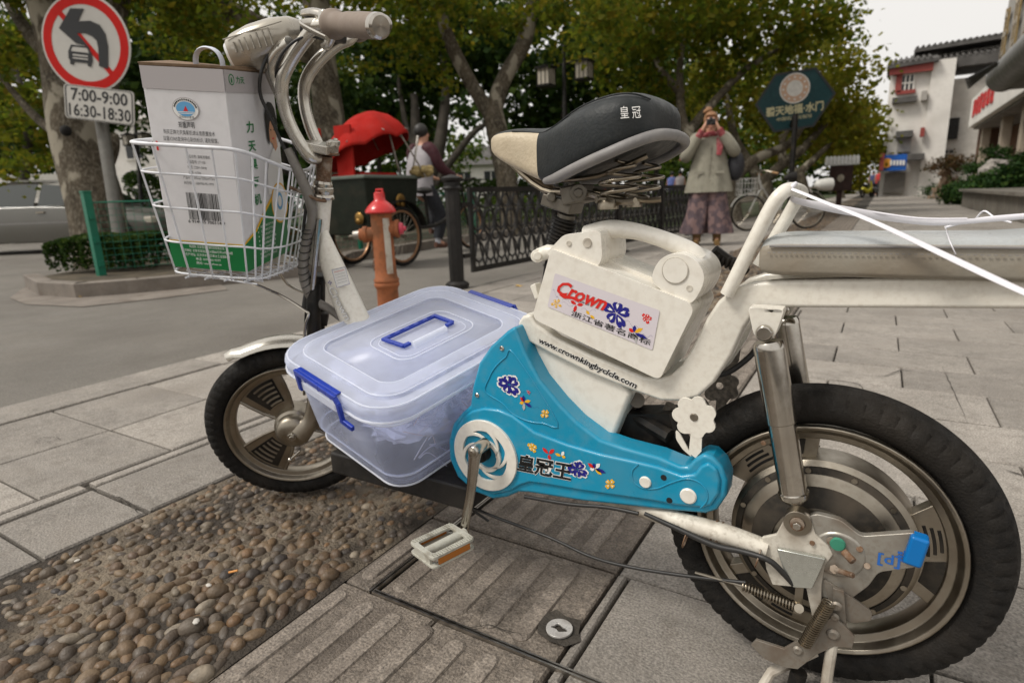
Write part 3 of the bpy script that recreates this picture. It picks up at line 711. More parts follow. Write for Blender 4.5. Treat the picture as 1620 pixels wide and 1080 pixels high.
s.tube([Y(1130, 395, .94), Y(1150, 410, .95), Y(1165, 418, .96), Y(1180, 430, .97)], .008, 8, k=3)
for i in range(7):
    p = Y(1138+7*i, 408+3*i, .945+.003*i); s.tube(circ(p, V((0, 1, 0)), V((.3, 0, 1)), .008, 10), .0028, 6, closed=True)
part(s, 'chain_lock', m_black)
# decal on the battery
st = yp([(878, 432), (1044, 491), (1032, 554), (866, 485)], yb-.0009)
u = (st[1]-st[0]).normalized(); w = V((-u.z, 0, u.x)); w = w if w.z > 0 else -w
yd = yb-.0012
s = S(); s.poly(fillet(st, .003, 3)); dk = part(s, 'sticker', m_sticker, bc_, smooth=0)
s = S()
pc(s, 'grey'); s.text('Crown', Y(880, 463, yd)+w*-.0003+u*.0006, u, w, .030, bold=.05, shear=.35, width=(Y(959, 484, yd)-Y(880, 463, yd)).length)
pc(s, 'red'); s.text('Crown', Y(880, 463, yd-.0003), u, w, .030, bold=.028, shear=.35, width=(Y(959, 484, yd)-Y(880, 463, yd)).length)
pc(s, 'red'); s.poly([p+YT*.0004 for p in yp([(884, 466), (896, 467), (912, 470), (917, 479), (905, 473), (892, 472)], yd)])
pc(s, 'black'); s.text('KING', Y(917, 478, yd), u, w, .004, bold=.02, width=.016)
s.text('浙江省著名商标', Y(903, 498, yd-.0004), u, w, .0098, bold=.006, width=(Y(1027, 549, yd)-Y(903, 498, yd)).length)
blossom(s, Y(975, 495, yd-.0002), u, w, .0205, 'navy', 5, 'white', .4, .75)
blossom(s, Y(880, 480, yd), u, w, .0085, 'yellow', 5, 'white', 1.1)
blossom(s, Y(1023, 503, yd), u, w, .0075, 'red', 5, 'white', .2, .7)
leaves(s, Y(912, 482, yd), u, w, .013, ((20, 'red', .9), (165, 'red', .9), (265, 'red', 1)))
leaves(s, Y(933, 498, yd), u, w, .011, ((150, 'yellow', .8), (-20, 'yellow', .9)))
leaves(s, Y(1003, 526, yd), u, w, .014, ((45, 'yellow', 1.1), (100, 'navy', .8), (160, 'red', .7), (-5, 'navy', 1.6), (-60, 'grey', 1.2)))
for a, b, c_, d_ in ((890, 474, 915, 480), (875, 458, 884, 474), (920, 489, 942, 492), (990, 507, 1010, 520), (1015, 530, 1032, 533), (889, 478, 912, 486)):
    dots(s, (Y(a, b, yd), Y(c_, d_, yd)), yd, 12)
part(s, 'sticker_print', PM, bc_, smooth=0, recalc=False)
s = S(); ya = .8312; a, b = Y(852, 541, ya), Y(1006, 614, ya); u2 = (b-a).normalized(); w2 = V((-u2.z, 0, u2.x)); w2 = w2 if w2.z > 0 else -w2
pc(s, 'white'); s.text('www.crownkingbyclcle.com', a, u2, w2, .0128, bold=.07, shear=.15, width=(b-a).length)
pc(s, 'black'); s.text('www.crownkingbyclcle.com', a+YT*.0003, u2, w2, .0128, bold=.024, shear=.15, width=(b-a).length)
part(s, 'web_address', PM, smooth=0, recalc=False)

# ---- blue chain guard
gy = .806
go_ = [(814, 516), (831, 559), (853, 600), (883, 637), (912, 667), (949, 695), (986, 708), (1042, 723), (1075, 737), (1088, 738), (1097, 727), (1112, 718), (1127, 722), (1142, 737), (1151, 759), (1149, 785), (1134, 807), (1116, 813), (1038, 806), (986, 800), (920, 793), (838, 780), (820, 779), (801, 787), (779, 790), (749, 778), (723, 755), (710, 726), (709, 696), (716, 670), (731, 652), (743, 642), (747, 611), (757, 574), (775, 548), (801, 524)]
s = S(); s.plate(yp(go_, gy), V((0, .045, 0)))
cg = part(s, 'chain_guard', m_blue, bevel=.006, seg=4)
s = S()
low = [(745, 650), (765, 645), (788, 648), (810, 657), (845, 683), (897, 703), (949, 718), (1000, 729), (1040, 738), (1078, 752), (1098, 750), (1108, 737), (1120, 732), (1134, 742), (1140, 760), (1138, 782), (1126, 800), (1112, 804), (1070, 800), (1030, 793), (920, 777), (862, 767), (838, 764), (824, 768), (806, 778), (782, 783), (754, 773), (729, 751), (717, 724), (716, 697), (722, 674), (734, 658)]
s.plate(yp(low, gy-.005), V((0, .012, 0))); part(s, 'raised_band', m_blue, cg, bevel=.005, seg=4)
s = S(); tri = yp([(814, 560), (882, 668), (858, 669), (836, 666), (812, 655), (794, 637), (768, 619), (774, 597), (784, 580), (800, 565)], gy-.0002)
s.tube(tri, .0014, 6, k=4, closed=True); part(s, 'moulded_line', m_blue, cg, smooth=70); s = S()
s.tube(yp([(1010, 734), (1000, 745), (1003, 762), (1018, 772), (1040, 772), (1060, 764), (1085, 757), (1105, 762), (1118, 776), (1118, 792), (1108, 803)], gy-.0052), .0012, 6, k=4)
part(s, 'moulded_line', m_blue, cg, smooth=70)
for a, b, r in ((1021, 762, .0093), (1089, 784, .0122)):
    s = S(); q = Y(a, b, gy-.005); s.lathe([(0, .003), (r*.85, .003), (r, .0012), (r, -.002), (0, -.002)], q, YT, 32); part(s, 'white_button', m_wplas, cg)
for a, b, r in ((794, 551, .0045), (755, 625, .0045)):
    s = S(); q = Y(a, b, gy); s.lathe([(0, .0016), (r*.7, .0022), (r, .0008), (r, -.002), (0, -.002)], q, YT, 16); part(s, 'guard_screw', m_chrome, cg)
for a, b, r in ((1050, 755, .0045), (1059, 791, .0045)):
    s = S(); q = Y(a, b, gy-.005); s.lathe([(0, .0006), (r, .0006), (r, -.002), (0, -.002)], q, YT, 20); part(s, 'recess_shade', m_dark, cg)  # flat discs; the shade of a recess is put into their colour
# prints on the guard
yd = gy-.0008
s = S(); U1 = V((1, 0, 0)); W1 = ZU
u3 = (Y(945, 740, yd)-Y(820, 735, yd)).normalized(); u3 = V((.985, 0, -.17)).normalized(); w3 = V((.17, 0, .985)).normalized()
blossom(s, Y(805, 608, yd+.0001), U1, W1, .0215, 'white', 5, 'white', .5, 1.0)
blossom(s, Y(805, 608, yd-.0003), U1, W1, .019, 'navy', 5, 'white', .5, .85)
blossom(s, Y(836, 620, yd), U1, W1, .0038, 'red', 5)
blossom(s, Y(862, 654, yd), U1, W1, .0085, 'yellow', 4, 'white', .7, .8)
leaves(s, Y(829, 636, yd), U1, W1, .0135, ((130, 'red', .8), (95, 'navy', .9), (20, 'yellow', 1), (-25, 'navy', 1.2), (-95, 'grey', 1.1), (200, 'yellow', .7)))
dots(s, (Y(818, 615, yd), Y(832, 622, yd)), yd, 12); dots(s, (Y(836, 640, yd), Y(852, 646, yd)), yd, 12)
yd -= .005
pa, pb_ = Y(818, 741, yd), Y(903, 758, yd)
pc(s, 'white'); s.text('皇冠王', pa, (pb_-pa).normalized(), w3, .0335, bold=.06, width=(pb_-pa).length)
pc(s, 'black'); s.text('皇冠王', pa+YT*.0004, (pb_-pa).normalized(), w3, .0335, bold=.028, width=(pb_-pa).length)
blossom(s, Y(913, 742, yd), U1, W1, .0175, 'white', 5, 'white', .9, 1); blossom(s, Y(913, 742, yd-.0004), U1, W1, .0158, 'navy', 5, 'grey', .9, .8)
blossom(s, Y(842, 707, yd), U1, W1, .0088, 'yellow', 5, 'white', .2, .8); blossom(s, Y(965, 765, yd), U1, W1, .0095, 'yellow', 4, 'white', .9, .8)
leaves(s, Y(868, 718, yd), U1, W1, .015, ((45, 'red', 1), (140, 'red', 1), (-80, 'red', .7)))
leaves(s, Y(888, 721, yd), U1, W1, .013, ((170, 'yellow', .9), (60, 'white', .8), (-10, 'yellow', .6)))
leaves(s, Y(941, 741, yd), U1, W1, .0155, ((150, 'red', .9), (100, 'navy', .6), (50, 'white', .9), (-10, 'navy', 1.2), (-35, 'yellow', .9), (200, 'white', .6)))
dots(s, (Y(850, 712, yd), Y(880, 726, yd)), yd, 12); dots(s, (Y(930, 728, yd), Y(958, 748, yd)), yd, 12)
part(s, 'guard_print', PM, cg, smooth=0, recalc=False)
# chain ring trim, crank, pedal
cy = gy-.010; cc = Y(766, 721, cy); rr = (Y(766, 666, cy)-cc).length
s = S(); n = 60
s.ringplate(circ(cc, U1, W1, rr, n), circ(cc, U1, W1, rr*.70, n), V((0, .006, 0)))
c2 = cc+V((.003, 0, -.0005))
s.ringplate(circ(c2, U1, W1, rr*.45, n), circ(c2, U1, W1, rr*.33, n), V((0, .009, 0)))
for k in range(6):
    a = k*PI/3
    P = []
    for t in range(7):
        q = t/6; P.append(cc+U1*(rr*(.36+.37*q)*math.cos(a+q*1.1))+W1*(rr*(.36+.37*q)*math.sin(a+q*1.1)))
    for t in range(6, -1, -1):
        q = t/6; P.append(cc+U1*(rr*(.36+.37*q)*math.cos(a+.16+q*1.35))+W1*(rr*(.36+.37*q)*math.sin(a+.16+q*1.35)))
    s.plate(P, V((0, .004, 0)))
cr_ = part(s, 'chain_ring_cover', m_wplas, bevel=.001)
s = S(); cx = Y(764, 716, cy); s.cyl(cx+V((0, -.012, 0)), cx+V((0, .03, 0)), .0145, n=26); part(s, 'axle_seal', m_black, cr_, bevel=.002)
ck0 = Y(752, 712, .762); ck1 = Y(735, 836, .755)
s = S(); s.lathe([(0, .010), (.008, .010), (.0105, .007), (.0115, 0), (.0115, -.030), (0, -.03)], ck0, YT, 24)
dr = (ck1-ck0).normalized(); sd_ = V((dr.z, 0, -dr.x))
s.tube([ck0, ck0+(ck1-ck0)*.12, ck0+(ck1-ck0)*.5+YT*-.004, ck0+(ck1-ck0)*.9, ck1+dr*.006], [.0135, .0115, .0092, .0088, .0095], 14, k=3, flat=.66, ref=sd_)
crk = part(s, 'crank_arm', m_chrome, smooth=55)
s = S(); s.lathe([(0, .0125), (.004, .0125), (.006, .011), (.0085, .0102), (.0085, .009), (0, .009)], ck0, YT, 20); part(s, 'crank_bolt', m_alu, crk)
s = S(); zt = ck1.z+.006
Q = [G(706, 822, zt), G(746, 845, zt), G(692, 891, zt), G(652, 859, zt)]
pcn = (Q[0]+Q[1]+Q[2]+Q[3])/4; e1 = ((Q[1]-Q[0])+(Q[2]-Q[3])).normalized(); e2 = ((Q[3]-Q[0])+(Q[2]-Q[1])); e2 = (e2-e1*e2.dot(e1)).normalized(); hw = (Q[1]-Q[0]).length/2; hl_ = (Q[3]-Q[0]).length/2
print('PEDAL', hw, hl_, pcn, ck1)
o8 = fillet([pcn+e1*(a*hw)+e2*(b*hl_) for a, b in ((-1, -1), (1, -1), (1, 1), (-1, 1))], .009, 5)
i8 = fillet([pcn+e1*(a*hw*.66)+e2*(b*hl_*.78) for a, b in ((-1, -1), (1, -1), (1, 1), (-1, 1))], .006, 5)
s.ringplate(o8, i8, V((0, 0, -.005))); s.ringplate([p-ZU*.017 for p in o8], [p-ZU*.017 for p in i8], V((0, 0, -.004)))
s.tube([pcn-e2*hl_*1.12-ZU*.009, pcn+e2*hl_*.95-ZU*.009], [.0095, .0085], 16)
for q in (1, -1): s.box(pcn+e2*(hl_*.9*q)-ZU*.010, (hw*1.3, .005, .018), Matrix((e1, e2, ZU)).transposed())
for side in (-1, 1):
    for i in range(16):
        for j in range(3): s.box(pcn+e1*(side*hw*(.74+.09*j))+e2*(hl_*(-.88+.117*i))+ZU*.0008, (.0018, .0022, .0022), Matrix((e1, e2, ZU)).transposed())
pdl = part(s, 'pedal', M('pale grey plastic', (.44, .43, .37), .5, var=.1, dirt=.45, dcol=(.12, .085, .05), ds=40), bevel=.0006)
s = S(); 
for q in (1, -1): s.box(pcn+e1*(hw*.97*q)-ZU*.0105, (.003, hl_*1.45, .011), Matrix((e1, e2, ZU)).transposed())
part(s, 'reflector', plain('amber reflector', (.38, .13, .02), .25), pdl)
s = S(); s.cyl(ck1, pcn-e2*hl_*1.0-ZU*.009, .006); part(s, 'pedal_axle', m_rust, pdl)

# ---- saddle
s = S(); stn = [(-.572, .010, .806, .796), (-.568, .022, .813, .786), (-.553, .030, .820, .774), (-.52, .035, .822, .757), (-.487, .040, .819, .742), (-.463, .050, .816, .733), (-.445, .062, .817, .730), (-.416, .080, .826, .733), (-.38, .097, .839, .742), (-.343, .107, .847, .752), (-.307, .110, .850, .762), (-.281, .102, .847, .771), (-.264, .082, .839, .779), (-.254, .055, .828, .786), (-.251, .02, .818, .79)]
n = 32; rings = []
for x, w_, t, b in stn:
    r_ = []
    for j in range(n):
        a = 2*PI*j/n; cx_, sz = math.cos(a), math.sin(a); e = 3.0 if sz > 0 else 5
        yy = math.copysign(abs(cx_)**(2/e), cx_)*w_; zz = math.copysign(abs(sz)**(2/e), sz)
        mid = (t+b)/2; zz = mid + zz*(t-mid)
        yy *= 1 - .10*max(0, (b+.01-zz)/.03)
        r_.append(V((x, BY+yy, zz)))
    rings.append(r_)
s.loft(rings)
fi = 0
for i in range(len(rings)-1):
    for j in range(n):
        a = (j+.5)*2*PI/n
        if i < 5 and not (PI*.26 < a < PI*.74): s.m[fi] = 1
        fi += 1
for q_ in range(len(s.v)):
    if s.v[q_].x > -.42: s.v[q_].x = -.42+(s.v[q_].x+.42)*.91
sad = part(s, 'saddle', [m_leather, m_beige], smooth=70, sub=1)
s = S()
for sg_ in (-1, 1):
    P = [V((x+.002, BY+sg_*(w_+.001), b+.004)) for x, w_, t, b in stn[6:12]]
    P += [V((-.258, BY+sg_*.084, .783)), V((-.249, BY+sg_*.05, .788)), V((-.247, BY, .79))]
    for q_ in P:
        if q_.x > -.42: q_.x = -.42+(q_.x+.42)*.91
    s.tube(P, [.005]+[.0080]*(len(P)-1), 12, k=5, flat=1.0)
part(s, 'bumper_strip', m_greytrim, sad, smooth=70)
s = S()
for sg_ in (-1, 1): s.tube([V((x if x < -.42 else -.42+(x+.42)*.91, BY+sg_*(w_*.80), (t+b)/2+(t-b)/2*.80)) for x, w_, t, b in stn[3:13]], .0013, 6, k=5)
part(s, 'seam_piping', m_leather, sad)
s = S(); pc(s, 'white'); ysd = .775
for ch, x_, w_ in (('皇', -.304, .1075), ('冠', -.291, .098)):
    a_ = V((x_, BY-w_-.0012, .808)); u_ = V((1, .12 if x_ < -.28 else .55, 0)).normalized(); s.text(ch, a_, u_, V((-.12, .02, 1)).normalized(), .017, bold=.0, width=.0115)
part(s, 'saddle_print', PM, sad, smooth=0, recalc=False)
m_spring = M('spring steel', (.30, .26, .20), .32, 1, var=.2, dirt=.4, dcol=(.1, .06, .03), ds=30)
for sg_ in (-1, 1):
    for xx in (-.315,):
        s = S(); c0 = V((xx-.02, BY+sg_*.050, .702)); c1 = V((xx, BY+sg_*.058, .757))
        P = []; 
        for i in range(4*16+1):
            t = i/64; a = t*2*PI*3.5; r = .015+.014*math.sin(PI*min(1, t*1.15)); c = c0*(1-t)+c1*t; P.append(c+V((math.cos(a)*r, math.sin(a)*r, 0)))
        s.tube(P, .0028, 7); part(s, 'saddle_spring', m_spring, sad, smooth=70)
s = S(); s.tube([V((-.55, BY, .775)), V((-.47, BY+.02, .722)), V((-.40, BY+.03, .716)), V((-.33, BY+.05, .70)), V((-.30, BY+.06, .70))], .005, 8, k=4); s.tube([V((-.55, BY, .775)), V((-.47, BY-.02, .722)), V((-.40, BY-.03, .716)), V((-.33, BY-.05, .70)), V((-.30, BY-.06, .70))], .005, 8, k=4)
s.tube([V((-.44, BY-.03, .735)), V((-.36, BY-.05, .738)), V((-.29, BY-.04, .762))], .004, 8, k=3)
s.tube([V((-.36, BY-.06, .703)), V((-.33, BY, .700)), V((-.36, BY+.06, .703))], .005, 8, k=3)
s.lathe([(0, .006), (.012, .006), (.016, 0), (.016, -.008), (0, -.008)], V((-.345, BY-.052, .697)), ZU, 18); s.lathe([(0, .006), (.012, .006), (.016, 0), (.016, -.008), (0, -.008)], V((-.345, BY+.052, .697)), ZU, 18)
part(s, 'saddle_rails', m_spring, sad)
s = S(); q = Y(905, 318, BY-.02)
s.box(Y(890, 322, BY), (.055, .05, .020), Matrix.Rotation(R(18), 3, 'Y')); s.box(Y(915, 308, BY), (.03, .07, .028), Matrix.Rotation(R(-10), 3, 'Y'))
s.cyl(Y(915, 305, BY-.045), Y(915, 305, BY+.04), .014, n=24); s.cyl(Y(872, 312, BY-.033), Y(872, 312, BY+.03), .008, n=20); s.cyl(Y(915, 305, BY-.05), Y(915, 305, BY-.045), .008, n=6)
s.cyl(Y(897, 338, BY), Y(893, 352, BY), .015, n=20)
part(s, 'seat_clamp', M('dirty cast steel', (.16, .145, .12), .4, .7, var=.2, dirt=.4, ds=30), bevel=.003, seg=3)
s = S(); pr_ = []; a, b = Y(895, 345, BY), Y(880, 400, BY); L_ = (b-a).length
for i in range(10): pr_ += [(.0175, L_*i/10), (.0205, L_*(i+.35)/10), (.0205, L_*(i+.6)/10)]
s.lathe([(0, 0)]+pr_+[(.0175, L_), (0, L_)], a, b-a, 26); s.cyl(b, Y(868, 470, BY), .0165); part(s, 'seat_post', m_black, smooth=50)

# ---- rear rack cushion, grab bar
s = S(); rings = []; z0 = Y(1205, 437, .82).z; z1 = Y(1205, 383, .82).z
for x, sh in ((-.127, .55), (-.124, .82), (-.115, .95), (-.10, 1), (.0, 1), (.12, 1), (.2, 1.02), (.28, 1.05), (.42, 1.06)):
    hh = (z1-z0); yc = .897; hw_ = .080*(.93+.07*sh); ring = []
    for j in range(36):
        a = 2*PI*j/36; c_, q = math.cos(a), math.sin(a); e = 7
        ring.append(V((x, yc+math.copysign(abs(c_)**(2/e), c_)*hw_, z0+hh*.5+math.copysign(abs(q)**(2/e), q)*hh*.5*sh + (.006*(1-c_*c_) if q > 0 else 0) + (.014*max(0, (x-.12)/.2)*(1-c_*c_) if q > 0 else 0))))
    rings.append(ring)
s.loft(rings)
m_pad = M('taupe vinyl pad', (.27, .245, .20), .38, var=.07, vs=10, bump=.1, bs=90, dirt=.35, dcol=(.2, .14, .08), ds=9)
m_padt = M('silver grey vinyl', (.35, .365, .365), .3, var=.06, vs=14, bump=.25, bs=200, dirt=.25, dcol=(.3, .27, .22), ds=9)
fi = 0
for i in range(len(rings)-1):
    for j in range(36):
        a = (j+.5)*2*PI/36
        if PI*.17 < a < PI*.83: s.m[fi] = 1
        fi += 1
pad = part(s, 'rack_cushion', [m_pad, m_padt], smooth=60)
s = S(); a0, b0 = V((-.115, .8155, z1-.0085)), V((.42, .8155, z1-.0085))
s.tube([a0+V((0, -.0005, .004)), b0+V((0, -.0005, .004))], .0016, 6)
for i in range(90):
    p = a0+(b0-a0)*(i/90)-V((0, .0012, .004)); s.box(p, (.0032, .0012, .0009))
part(s, 'cushion_stitching', m_greytrim, pad)
s = S(); s.tube([Y(1150, 466, .825), Y(1188, 390, .825), Y(1220, 328, .827), Y(1236, 307, .832), Y(1248, 300, .855), Y(1262, 301, .90), Y(1268, 306, .94), Y(1262, 314, .965), Y(1250, 335, .972), Y(1232, 366, .972), Y(1200, 420, .972)], .0092, 16, k=6)
part(s, 'grab_bar', m_white, smooth=70)

# ---- rear suspension
def shock(yc, nx=0):
    T, B = Y(1212, 523, .808), Y(1262, 826, .802); T = V((T.x, yc, T.z)); B = V((B.x, yc, B.z)); ax = (B-T); L = ax.length; ax.normalize()
    s = S(); s.lathe([(0, .014), (.0165, .014), (.019, .018), (.0192, .024), (.0192, L*.47), (.0176, L*.475), (.0176, L*.84), (.0195, L*.845), (.0195, L*.865), (.018, L*.875), (.012, L*.90), (0, L*.9)], T, ax, 32)
    o = part(s, 'shock_absorber', m_chrome, smooth=35)
    s = S(); s.lathe([(.009, .010), (.0175, .010), (.0175, -.010), (.009, -.010)], B, YT, 26, closed=True); s.cyl(T-YT*.008, T+YT*.008, .012, n=20)
    part(s, 'mounting_eye', m_alu, o, bevel=.001)
    s = S(); s.cyl(B-YT*.012, B+YT*.013, .009, n=18); part(s, 'rubber_bush', m_rust, o)
    s = S(); s.cyl(B+YT*.012, B+YT*.019, .0055, n=6); s.lathe([(0, .019), (.0085, .019), (.0105, .016), (.011, .0), (0, 0)], T, YT, 24); part(s, 'bolt', m_chrome, o, bevel=.001)
    s = S(); z = Y(1210, 487, .808).z+.002
    for q in (-.013, .010):
        s.plate(fillet([V((T.x-.022, yc+q, z)), V((T.x+.022, yc+q, z)), V((T.x+.013, yc+q, T.z-.004)), V((T.x, yc+q, T.z-.013)), V((T.x-.013, yc+q, T.z-.004))], .006, 4), V((0, .003, 0)))
    s.box((T.x, yc, z-.003), (.04, .026, .006)); part(s, 'shock_bracket', m_white, o, bevel=.0012)
shock(.808); shock(.972)
# flower shaped mudguard brackets
def flower_plate(cx_, cz, yc, far):
    s = S(); c = V((cx_, yc, cz)); n = 48
    o = [c+V((math.cos(a), 0, math.sin(a)))*(.0265+.0050*abs(math.sin(a*3.5))**.7*1.5-.002) for a in [2*PI*i/n+.2 for i in range(n)]]
    s.ringplate(o, circ(c, V((1, 0, 0)), ZU, .006, n, .2, 2*PI+.2), V((0, .004, 0)))
    s.plate([c+V((x, .0005, z)) for x, z in ((-.004, -.022), (.012, -.022), (.012, -.05), (.004, -.062), (-.006, -.056))], V((0, .003, 0)))
    s.plate(fillet([c+V((x, .0003, z)) for x, z in ((-.001, -.062), (-.015, -.052), (-.025, -.038), (-.026, -.024), (-.02, -.028), (-.01, -.045))], .003, 3), V((0, .003, 0)))
    if far: s.plate([c+V((x, .0005, z)) for x, z in ((.0, .018), (.012, .02), (.028, .045), (.03, .07), (.04, .10), (.015, .10), (.0, .07), (-.01, .03))], V((0, .003, 0)))
    return s
fc = Y(1098, 660, .812); fd_ = Y(1140, 612, .982)
o = part(flower_plate(fc.x, fc.z, .812, 0), 'flower_bracket', m_white, bevel=.001)
s = S(); s.lathe([(0, .0015), (.005, .0015), (.006, 0), (0, 0)], fc, YT, 16); part(s, 'rivet', m_alu, o)
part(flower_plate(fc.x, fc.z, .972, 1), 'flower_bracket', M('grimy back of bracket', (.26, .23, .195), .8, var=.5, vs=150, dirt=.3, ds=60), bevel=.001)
s = S(); rings = []
for i in range(20):
    a = R(-18)+R(95)*i/19; rings.append([RC+V((-math.sin(a)*r, y-.887, math.cos(a)*r)) for r, y in ((.236, .842), (.246, .856), (.249, .887), (.246, .93), (.236, .945), (.234, .945), (.243, .925), (.246, .887), (.243, .86), (.234, .842))])
s = S(); s.tube([Y(1060, 690, .86), Y(1010, 660, .88), Y(975, 650, .9)], .012, 8)
s.plate(yp([(985, 655), (1058, 655), (1068, 690), (1085, 720), (1000, 735), (960, 700)], .87), V((0, .05, 0))); part(s, 'inner_fender', m_black)
# swing arm with dropout plate
s = S(); ys = .802
s.tube([Y(960, 788, .84), Y(1020, 806, .825), Y(1090, 828, .812), Y(1150, 845, .808), Y(1215, 868, .806)], [.013, .0135, .0145, .0145, .013], 16, k=4)
sa = part(s, 'swing_arm', m_grimy, smooth=60)
s = S(); dp = yp([(1205, 850), (1228, 845), (1244, 815), (1262, 808), (1280, 815), (1290, 845), (1310, 862), (1318, 878), (1305, 895), (1300, 925), (1300, 985), (1288, 990), (1275, 930), (1222, 925), (1212, 900)], .80)
s.plate(dp, V((0, .006, 0))); s.tube([Y(962, 788, .955), Y(1220, 868, .975)], .013, 12); part(s, 'dropout_plate', m_grimy, sa, bevel=.0015)
s = S(); s.plate(fillet(yp([(1229, 868), (1306, 884), (1285, 931), (1255, 929), (1246, 922)], .792), .002, 2), V((0, .007, 0))); part(s, 'zinc_plate', M('zinc plate', (.62, .64, .6), .25, .9, var=.1, dirt=.2, ds=18), sa, bevel=.001)
s = S()
for a, b, r in ((1208, 700, .004), (1315, 855, .007), (1285, 858, .004)): q = Y(a, b, .799); s.cyl(q, q+YT*.002, r*.8)
for dx in (0, 14): 
    q = Y(1165+dx*.35, 853+dx*.4, .806); 
s.tube(circ(Y(1130, 839, .812), V((.2, 0, .97)), V((0, 1, 0)), .0155, 16), .002, 6, closed=True); s.tube(circ(Y(1139, 842, .812), V((.2, 0, .97)), V((0, 1, 0)), .0155, 16), .002, 6, closed=True)
for q in (Y(1085, 850, .8), Y(1200, 880, .797)): s.tube(circ(q, V((.2, 0, .97)), V((0, 1, 0)), .015, 12), .0012, 5, closed=True)
part(s, 'clips', m_rust, sa)
# brake band and torque arm with blue cap
s = S(); ty = .792
s.plate(fillet(yp([(1250, 830), (1290, 812), (1330, 822), (1362, 848), (1450, 842), (1452, 897), (1390, 905), (1374, 927), (1345, 948), (1300, 945), (1262, 905)], ty+.012), .006, 3), V((0, .010, 0)))
s.lathe([(.0, .0), (.030, .0), (.034, -.004), (.034, -.012), (0, -.012)], Y(1325, 878, ty+.010), YT, 36)
ta = part(s, 'torque_arm', M('grey torque arm', (.36, .34, .30), .38, .6, var=.12, dirt=.5, dcol=(.15, .09, .05), ds=22), bevel=.003, seg=3)
s = S(); s.box(Y(1449, 868, ty+.013), (.020, .020, .040), Matrix.Rotation(R(8), 3, 'Y')); part(s, 'blue_cap', M('bright blue plastic', (.0, .14, .42), .35, var=.05), ta, bevel=.004, seg=3)
s = S(); s.lathe([(0, .003), (.008, .003), (.0095, 0), (0, 0)], Y(1325, 860, ty+.006), YT, 24); part(s, 'green_plug', plain('faded green plug', (.04, .22, .14), .5), ta)
s = S(); s.cyl(Y(1320, 900, ty+.01), Y(1320, 900, ty-.015), .006, n=6); s.cyl(Y(1320, 900, ty-.012), Y(1350, 910, ty-.03), .0035)
s.tube([Y(1335, 872, ty), Y(1350, 888, ty-.01)], .005, 8)
for a, b in ((1360, 868), (1372, 895)): s.cyl(Y(a, b, ty+.013), Y(a, b, ty+.009), .004)
part(s, 'axle_bolt', m_rust, ta, bevel=.0008)
s = S(); ua = V((.98, 0, .1)); pc(s, 'lightblue'); s.c = PK.index('navy'); ua = V((1, 0, .04)).normalized(); s.text('[d]', Y(1388, 888, ty+.0112), ua, ZU, .019, bold=.015, width=.024)
for i in range(3): s.box(Y(1424, 874+5.5*i, ty+.0112), (.005, .0006, .003))
s.box(Y(1430, 880, ty+.0112), (.0015, .0006, .016))
PMB = [plain('print blue', (.02, .12, .42), .4) if k == 'navy' else P_[k] for k in PK]
part(s, 'arm_print', PMB, ta, smooth=0, recalc=False)
# brake spring, cable, kickstand
def coil(a, b, r, wire, turns):
    s = S(); t, u, w = frame(b-a); P = []
    for i in range(turns*10+1):
        q = i/(turns*10); an = q*turns*2*PI; P.append(a+(b-a)*q+u*(r*math.cos(an))+w*(r*math.sin(an)))
    return s.tube(P, wire, 5)
part(coil(Y(1175, 926, .795), Y(1258, 958, .795), .0058, .0015, 17), 'brake_spring', m_spring, smooth=70)
s = S(); s.tube([Y(1100, 905, .80), Y(1175, 926, .795), Y(1262, 960, .795), Y(1268, 955, .795)], .0022, 8); s.box(Y(1264, 940, .797), (.010, .003, .06)); s.cyl(Y(1264, 962, .80), Y(1264, 962, .785), .006)
part(s, 'brake_linkage', m_alu)
s = S(); s.tube([V((-.60, .86, .10)), Y(745, 803, .84), Y(790, 820, .83), Y(870, 850, .82), Y(935, 880, .81), Y(1000, 897, .805), Y(1090, 911, .80), Y(1180, 921, .796)], .0028, 8, k=6)
part(s, 'brake_cable', m_cable, smooth=70)
s = S(); s.tube([Y(1020, 812, .80), Y(1070, 835, .795), Y(1130, 862, .79), Y(1175, 872, .79), Y(1215, 885, .785), Y(1238, 905, .79), Y(1255, 925, .795)], [.003, .004, .0045, .004, .004, .004, .003], 10, k=5); part(s, 'motor_cable', m_cable, smooth=70)
s = S(); s.tube([Y(830, 785, .81), Y(900, 797, .805), Y(960, 802, .805), Y(1010, 812, .805)], .0032, 8, k=4); s.tube([Y(1118, 592, .9), Y(1150, 590, .93), Y(1185, 565, .95), Y(1200, 545, .96)], .0045, 10, k=4)
part(s, 'motor_cable', m_cable, smooth=70)
s = S(); ky = .788
s.plate(yp([(1188, 1020), (1196, 1012), (1240, 1026), (1268, 1010), (1300, 985), (1318, 975), (1336, 990), (1352, 1008), (1348, 1025), (1320, 1022), (1292, 1035), (1262, 1058), (1240, 1055), (1210, 1042)], ky), V((0, .005, 0)))
s.plate(yp([(1318, 930), (1335, 935), (1340, 1000), (1318, 985)], ky+.006), V((0, .005, 0)))
s.plate(fillet(yp([(1302, 915), (1318, 925), (1362, 955), (1380, 968), (1378, 982), (1350, 985), (1318, 978)], .80), .004, 3), V((0, .004, 0)))
for a, b, r in ((1262, 1028, .007), (1318, 1003, .0085), (1323, 958, .007), (1320, 975, .006)):
    q = Y(a, b, ky); s.lathe([(0, .003), (r*.6, .0035), (r, .001), (r, 0), (0, 0)], q, YT, 18)
kk = part(s, 'kickstand', M('rusty zinc steel', (.25, .225, .19), .5, .6, var=.2, dirt=.6, dcol=(.15, .08, .04), ds=25), bevel=.001)
part(coil(Y(1272, 1020, ky-.008), Y(1312, 952, ky-.006), .0075, .0014, 22), 'kickstand_spring', m_spring, kk, smooth=70)
